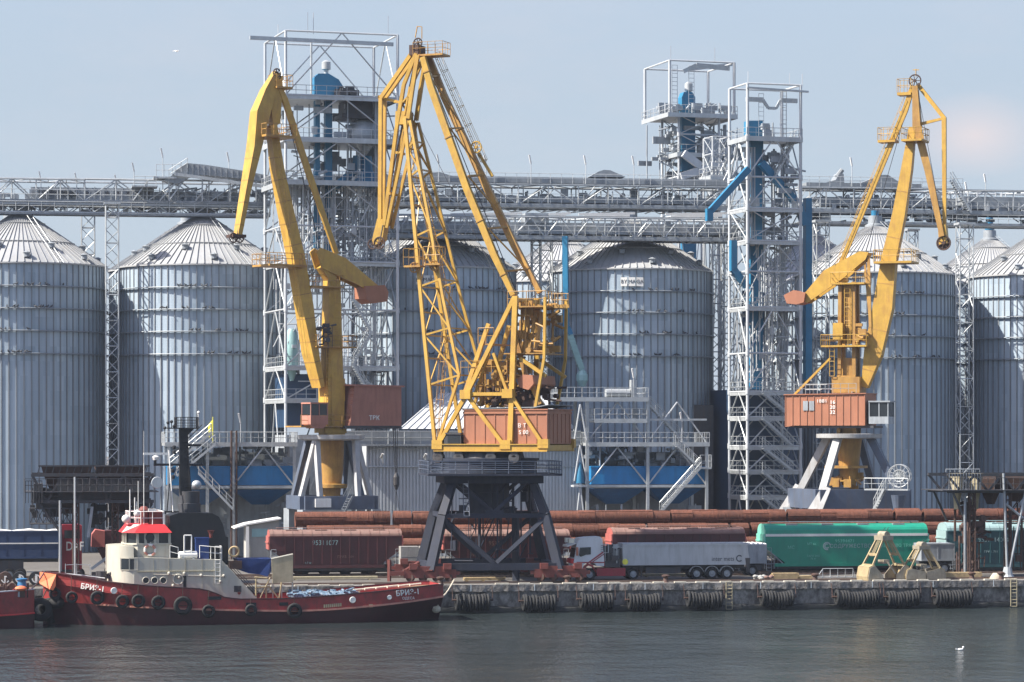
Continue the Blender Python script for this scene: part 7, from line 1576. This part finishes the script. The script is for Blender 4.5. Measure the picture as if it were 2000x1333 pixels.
# funnel casing and mast
pl = [TF.l(a,b,-1.8) for a, b in ((332,1092),(332,1008),(350,1002),(395,1002),(415,1003),(428,1010),(436,1026),(441,1048),(446,1050),(446,1105),(435,1095))]
part('funnel', MB().prism([(c.x,c.z) for c in pl],-1.75,1.75), 'black', tug)
mb = MB(); a = TF.l(370,1002,0); k = TF.sz(370); mb.lathe([(22*k,-.2),(22*k,18*k),(20*k,19*k),(20*k,42*k),(12*k,43*k)],a+V((0,0,0)),20); part('exhaust_casing', mb, 'steel_dark', tug, smooth=30)
mb = MB(); a, b = TF.l(362,966,0), TF.l(357,838,0); mb.bar(a,b,.95,1.0,.62,.7); part('mast', mb, 'black', tug)
mb = MB(); za = TF.l(357,838,0).z; x0, x1 = TF.x(327,0), TF.x(385,0); mb.plan([(x0,-.8),(x1,-.9),(x1,.9),(x0,.8)],za,za+.1); mb.prism([(TF.x(350,0),za),(TF.x(352,0),za-.7),(TF.x(362,0),za-.7),(TF.x(378,0),za)],-.4,.4); mb.rail([(TF.x(343,0),-.85,za),(x1,-.85,za),(x1,.85,za),(TF.x(343,0),.85,za),(TF.x(343,0),-.85,za)],.95,.32,.025,4)
for px, py in ((328,826),(335,824),(340,833),(322,836)): c = TF.l(px,py,-.5); mb.ball(c,.14,8,5); mb.tube(c,c-V((0,0,.5)),.04,5)
for row, pa, pb in ((908,300,397),(870,356,392),(1000,285,392)): a, b = TF.l(pa,row,-.2), TF.l(pb,row,-.2); mb.tube(a,b,.1 if row < 990 else .07,6)
mb.tube(TF.l(303,908,-.2),TF.l(303,893,-.2),.12,6); mb.tube(TF.l(362,862,-.2),TF.l(395,830,-.2),.04,5)
for px, py in ((340,874),(340,884),(337,920),(338,932)): c = TF.l(px,py,-.6); mb.lathe([(.1,-.15),(.16,-.1),(.16,.1),(.1,.15)],c,10)
mb.ladder(TF.l(366,1000,-.6),TF.l(362,845,-.5),.4,.4,.025,side=(1,0,0)); mb.tube(TF.l(326,1000,-.9),TF.l(331,945,-.6),.05,5); mb.tube(TF.l(338,1000,-.9),TF.l(333,945,-.6),.05,5); part('mast_platform', mb, 'black', tug)
a, b = TF.l(280,887,-.2), TF.l(328,887,-.2); mb = MB().box(a.x,b.x,-.35,-.1,a.z-.08,a.z+.1); c = TF.l(304,893,-.2); mb.lathe([(.25,-.25),(.32,0),(.2,.12)],c,14); part('radar_scanner', mb, 'white', tug, smooth=30)
mb = MB(); c = TF.l(307,943,-1.2); mb.lathe([(.45,-.1),(.48,0),(.3,.2),(.1,.3)],c,20,'y'); c = TF.l(384,947,-1.2); mb.ball(c,.4,14,8,(1,1,.9)); part('satellite_dome', mb, 'galvanised', tug, smooth=40)
mb = MB(); mb.tube(TF.l(388,832,0),TF.l(387,808,0),.05,5); c = TF.l(388,806,0); mb.ball(c,.13,8,5); mb.tube(TF.l(330,880,-1),TF.l(338,1000,-1),.05,5); part('mast_light', mb, 'white', tug)
mb = MB(); a, b = TF.l(349,1091,-2.6), TF.l(385,1078,-2.6); c = (a+b)/2; mb.lathe([(.1,-.8),(.3,-.72),(.31,.72),(.1,.8)],c,16,'x'); r_ = solo('raft_canister','white life raft canister on the tug upper deck','canister',mb,'white',TF,tuple(c),smooth=40); part('cradle', MB().box(c.x-.5,c.x-.35,c.y-.35,c.y+.35,c.z-.45,c.z-.2).box(c.x+.35,c.x+.5,c.y-.35,c.y+.35,c.z-.45,c.z-.2), 'steel_mid', r_)
a, b = TF.l(382,1093,-2.3), TF.l(408,1053,-2.3); r_ = thing('deck_locker','tall dark blue locker beside the tug funnel','locker',TF,(a.x,-2,a.z)); part('box', MB().box(a.x,b.x,-2.4,-1.77,a.z,b.z), 'tarp_blue', r_); part('lid', MB().box(a.x-.03,b.x+.03,-2.43,-1.76,b.z,b.z+.12), 'tarp_blue', r_)
c = TF.l(412,1045,-1.85); solo('fire_horn','small crimson horn on the side of the black funnel','horn',MB().lathe([(.12,-.25),(.16,.1),(.3,.35)],c,12),'bogie_red',TF,tuple(c))
# after deck
mb = MB(); a, b = TF.l(528,1140,-2.0), TF.l(574,1083,-2.0); pl = [TF.l(x,y,-2.0) for x, y in ((532,1140),(530,1092),(572,1083),(572,1137))]; mb.prism([(c.x,c.z) for c in pl],-2.06,-1.98); bo = thing('canvas_screen','beige canvas screen standing on the tug after deck','screen',TF,tuple(a)); part('sheet', mb, 'canvas', bo)
mb = MB(); [mb.tube(TF.l(x,y0,-1.95),TF.l(x,1168,-1.95),.06,5) for x, y0 in ((533,1100),(571,1086),(550,1137))]; mb.tube(pl[1],pl[2],.08,6); part('post', mb, 'cream', bo)
mb = MB(); pl = [TF.l(x,y,-1.5) for x, y in ((462,1092),(530,1091),(532,1112),(522,1126),(505,1122),(485,1120),(468,1114))]; n = len(pl); mb.prism([(c.x,c.z) for c in pl],[-1.7-.12*(i % 2) for i in range(n)],[.8+.1*(i % 2) for i in range(n)]); solo('blue_tarp','dark blue tarp hung over gear aft of the tug deckhouse','tarp',mb,'tarp_blue',TF,tuple(pl[0]))
mb = MB()
for a, b in (((508,1168),(528,1128)),((500,1168),(500,1128)),((497,1128),(522,1130)),((520,1170),(520,1145)),((545,1168),(550,1138)),((525,1145),(545,1170)),((502,1148),(524,1146))): mb.tube(TF.l(*a,-2.5),TF.l(*b,-2.5),.07,6); mb.tube(TF.l(*a,1.5),TF.l(*b,1.5),.07,6)
part('towing_frame', mb, 'grab', tug)
mb = MB()
for i in range(4): mb.tube(TF.l(440+i*5,1105,-2),TF.l(500+i*5,1168,-2),.03,4)
mb.bar(TF.l(456,1150,-2.9),TF.l(470,1150,-2.9),.5,.8); part('stay_wire', mb, 'steel_dark', tug)
c = TF.l(460,1152,-3.0); mb = MB(); [mb.ball(c+V((random.uniform(-.4,.4),random.uniform(-.2,.2),random.uniform(-.3,.3))),.16,8,5) for i in range(7)]; part('deck_valve', mb, 'bogie_red', tug, smooth=True)
c = TF.l(460,1103,-2.2); part('lamp_box', MB().box(c.x-.55,c.x+.5,-2.5,-1.9,c.z-.35,c.z+.3), 'rust_dark', tug); c = TF.l(457,1078,-2.3); mb = MB().torus(c,.38,.08,'y',18,6).torus(c+V((.05,.12,0)),.4,.08,'y',18,6); solo('hose_coil','tan hose coil hanging aft of the black funnel','hose',mb,'timber',TF,tuple(c),smooth=True)
rnd = random.Random(8); mb = MB()
for i in range(120):
    x = rnd.uniform(572,690); c = TF.l(x,1160-abs(math.sin(x*.09))*7+rnd.uniform(-2,5)+(690-x)*.02,rnd.uniform(-3.2,.5)); a = rnd.uniform(0,6.3); mb.tube(c,c+V((.5*math.cos(a),.3*math.sin(a),rnd.uniform(-.12,.12))),rnd.uniform(.06,.13),6)
for i in range(20): x = 575+i*5.5; c = TF.l(x,1163,-1.8); mb.ball(c,.45,8,5,(1.3,2.5,.8))
solo('net_heap','heap of blue grey rope and netting on the tug after deck','heap',mb,'net_blue',TF,tuple(TF.l(630,1160,-2)),smooth=True)
mb = MB(); [mb.tube(TF.l(x,1166,1.0),TF.l(x+3,1153,1.0),.09,8) for x in (590,640,700,765)]; mb.path([TF.l(690,1152,2),TF.l(760,1148,2),TF.l(840,1144,2)],.07,6); part('deck_post', mb, 'grab', tug)
mb = MB(); [mb.tube(TF.l(690+i*22,1153-i*2,-1.5),TF.l(712+i*22,1151-i*2.1,-1.2),.11,6) for i in range(6)]; solo('white_hawser','pale hawser laid along the tug stern rail','rope',mb,'rope',TF,tuple(TF.l(760,1147,-1.4)))
mb = MB(); a = TF.world(TF.l(846,1170,-2)); b = S.world((S.x(887,.4),.5,GZ+.4)); pts = [a.lerp(b,i/10)-V((0,0,.9*math.sin(math.pi*i/10)*.6)) for i in range(11)]; mb.path([tuple(p) for p in pts],.07,6); solo('mooring_rope','slack pale mooring rope from the tug stern up to the quay','rope',mb,'rope',Frame((0,0,0),0),tuple(a))
p = TF.l(852,1190,-2); mb = MB(); [mb.tube(p+V((rnd.uniform(-.1,.1),rnd.uniform(-.1,.1),.95)),p+V((rnd.uniform(-.4,.4),rnd.uniform(-.3,.3),rnd.uniform(-.15,.2))),.05,5) for i in range(16)]; mb.ball(p,.38,10,6,(1,1,.9)); solo('rope_fender','frayed pinkish rope fender hanging below the tug stern','fender',mb,'rope',TF,tuple(p))
mb = MB(); rnd = random.Random(4); clutter(mb,TF.x(150,-1),TF.x(212,-1),-2,2,2.5,4.0,34,341,.3,.9); c = TF.l(198,1128,-1.5); mb.lathe([(.45,-.5),(.45,.5)],c,14); part('anchor_winch', mb, 'steel_dark', tug)
mb = MB(); [mb.tube(TF.l(x,1122,-.6),TF.l(x,y,-.6),.08,6) for x, y in ((117,978),(146,932))]; part('bow_pole', mb, 'galvanised', tug)

# ---------------------------------------------------------------- the other boat's stern at the left edge
bt_o = S.world((S.x(0,-11.5),-11.5,0)); BF = Frame((bt_o.x,bt_o.y,0),BETA+R_(2)); b2 = thing('workboat','second red hulled boat cut by the left edge, its end touching the tug bow','boat',BF,(0,0,0))
u1 = BF.x(66,0); n = 24; st2 = [u1-14+14*i/n for i in range(n+1)]
hb = lambda u: 3.3*min(1,((u1-u)/3.5+.12))**.5; tz = lambda u: BF.z(10,1160,-3)+ (u-(u1-3))*.03 + .1
def side2(mb, lo, hi, a, b):
    for s_ in (-1,1):
        n0 = len(mb.v)
        for u in st2: mb.v += [(u,s_*a(u),lo(u)),(u,s_*b(u),hi(u))]
        for i in range(n): k = n0+i*2; mb.f.append((k,k+2,k+3,k+1))
mb = MB(); side2(mb,lambda u: 1.15+.02*(u-u1),tz,lambda u: hb(u)*.98,hb); n0 = len(mb.v)
for u in st2: mb.v += [(u,-hb(u),tz(u)-.35),(u,hb(u),tz(u)-.35)]
mb.f += [(n0+i*2,n0+i*2+2,n0+i*2+3,n0+i*2+1) for i in range(n)]; mb.add([(u1,-hb(u1),tz(u1)),(u1,hb(u1),tz(u1)),(u1,hb(u1),-.5),(u1,-hb(u1),-.5)],[(0,1,2,3)]); part('upper_hull', mb, 'hull_red', b2, smooth=25)
mb = MB(); side2(mb,lambda u:-.8,lambda u: 1.15+.02*(u-u1),lambda u: hb(u)*.85,lambda u: hb(u)*.97); part('lower_hull', mb, 'hull_dark', b2, smooth=25)
mb = MB(); [mb.bar((a,-hb(a)-.04,1.15+.02*(a-u1)),(b,-hb(b)-.04,1.15+.02*(b-u1)),.14,.12,up=(0,0,1)) for a, b in zip(st2,st2[1:])]; part('rubbing_strake', mb, 'red', b2)
mb = MB(); [mb.tube((a,-hb(a)+.05,tz(a)+.05),(b,-hb(b)+.05,tz(b)+.05),.06,6) for a, b in zip(st2,st2[1:])]; part('bulwark_cap', mb, 'galvanised', b2)
c = BF.l(43,1138,-1.5); mb = MB().lathe([(.36,-1.0),(.34,-.3),(.38,-.25),(.33,.1),(.45,.2),(.45,.3),(.2,.35)],c,18); part('bitt', mb, 'drum_blue', b2, smooth=40)
mb = MB(); clutter(mb,BF.x(-20,-1),BF.x(52,-1),-2.2,1.5,tz(u1-2)-.2,tz(u1-2)+.45,34,351,.2,.6); mb.tube(BF.l(12,1150,-2),BF.l(12,1128,-2),.05,5); part('deck_gear', mb, 'rust_dark', b2)
c = BF.l(41,1150,-2.2); solo('orange_bundle','pale orange bundle on the gunwale of the left boat','bundle',MB().ball(c,.38,10,6,(1.3,1,.6)),'orange',BF,tuple(c),smooth=True)
c = BF.l(40,1162,-3.0); c.y = -hb(c.x)-.08; part('name_plate', MB().box(c.x-.35,c.x+.35,c.y-.03,c.y+.03,c.z-.22,c.z+.22), 'steel_mid', b2)
mb = MB(); a = BF.l(62,1150,-1); b = TF.l(88,1116,-.5); wa, wb = BF.world(a), TF.world(b); mb.path([tuple(wa),tuple(wa.lerp(wb,.5)-V((0,0,.15))),tuple(wb)],.06,5); solo('mooring_line','dark line from the left boat up to the tug bow','rope',mb,'steel_dark',Frame((0,0,0),0),tuple(wa))

# small fittings that make the tug read as used
mb = MB()
for px in (300,330,362,395): a, b = TF.l(px,1150,-W_), TF.l(px,1092,-W_); mb.box(a.x-.012,a.x+.012,-W_-.012,-W_+.02,a.z,b.z)
a, b = TF.l(268,1117,-W_), TF.l(430,1120,-W_); mb.box(a.x,b.x,-W_-.05,-W_+.02,a.z-.03,a.z+.03)
part('weld_seam', mb, 'canvas', dh)
mb = MB(); a, b = TF.l(300,1122,-W_), TF.l(440,1126,-W_); mb.tube((a.x,-W_-.14,a.z),(b.x,-W_-.14,b.z),.028,5)
for k in range(8): f = k/7; mb.tube((a.x+(b.x-a.x)*f,-W_-.14,a.z+(b.z-a.z)*f),(a.x+(b.x-a.x)*f,-W_+.02,a.z+(b.z-a.z)*f),.02,4)
part('grab_rail', mb, 'cream', dh)
mb = MB()
for x in (u0,): pass
c = TF.l(252,1113,-W_); us_ = [TF.x(p_,-W_) for p_ in (237,253,269)]; az, bz = TF.l(250,1114,-W_).z, TF.l(250,1091,-W_).z
for x in us_: mb.bar((x,fy(x)-.05,az),(x,fy(x)-.05,bz),.07,.05)
for z in (az,bz):
    for x, y in zip(us_,us_[1:]): mb.bar((x,fy(x)-.05,z),(y,fy(y)-.05,z),.06,.06)
part('window_frame', mb, 'cream', dh)
mb = MB()
for px in (128,150,176): c = TF.l(px,1123,-1.8); mb.tube(c,c+V((0,0,.9)),.03,5)
mb.path([TF.l(128,1104,-1.8),TF.l(150,1103,-1.8),TF.l(176,1104,-1.8)],.025,5)
rnd = random.Random(12); mb.path([TF.l(205,1130,-2.4),TF.l(190,1128,-2.0),TF.l(160,1124,-1.7),TF.l(130,1121,-1.2)],.05,5); part('bow_rail', mb, 'galvanised', tug)

# ---------------------------------------------------------------- thin air haze round the whole scene
m = bpy.data.materials.new('haze'); m.use_nodes = True; nt = m.node_tree; nt.nodes.clear()
o_n = nt.nodes.new('ShaderNodeOutputMaterial'); v_n = nt.nodes.new('ShaderNodeVolumePrincipled')
v_n.inputs['Color'].default_value = (.72,.82,.98,1); v_n.inputs['Density'].default_value = HAZE; v_n.inputs['Anisotropy'].default_value = .2
nt.links.new(v_n.outputs[0], o_n.inputs['Volume']); M['haze'] = m
mb = MB().box(-720,720,-620,1560,-1.0,60)
solo('haze','thin bluish harbour haze','haze',mb,'haze',kind='stuff')
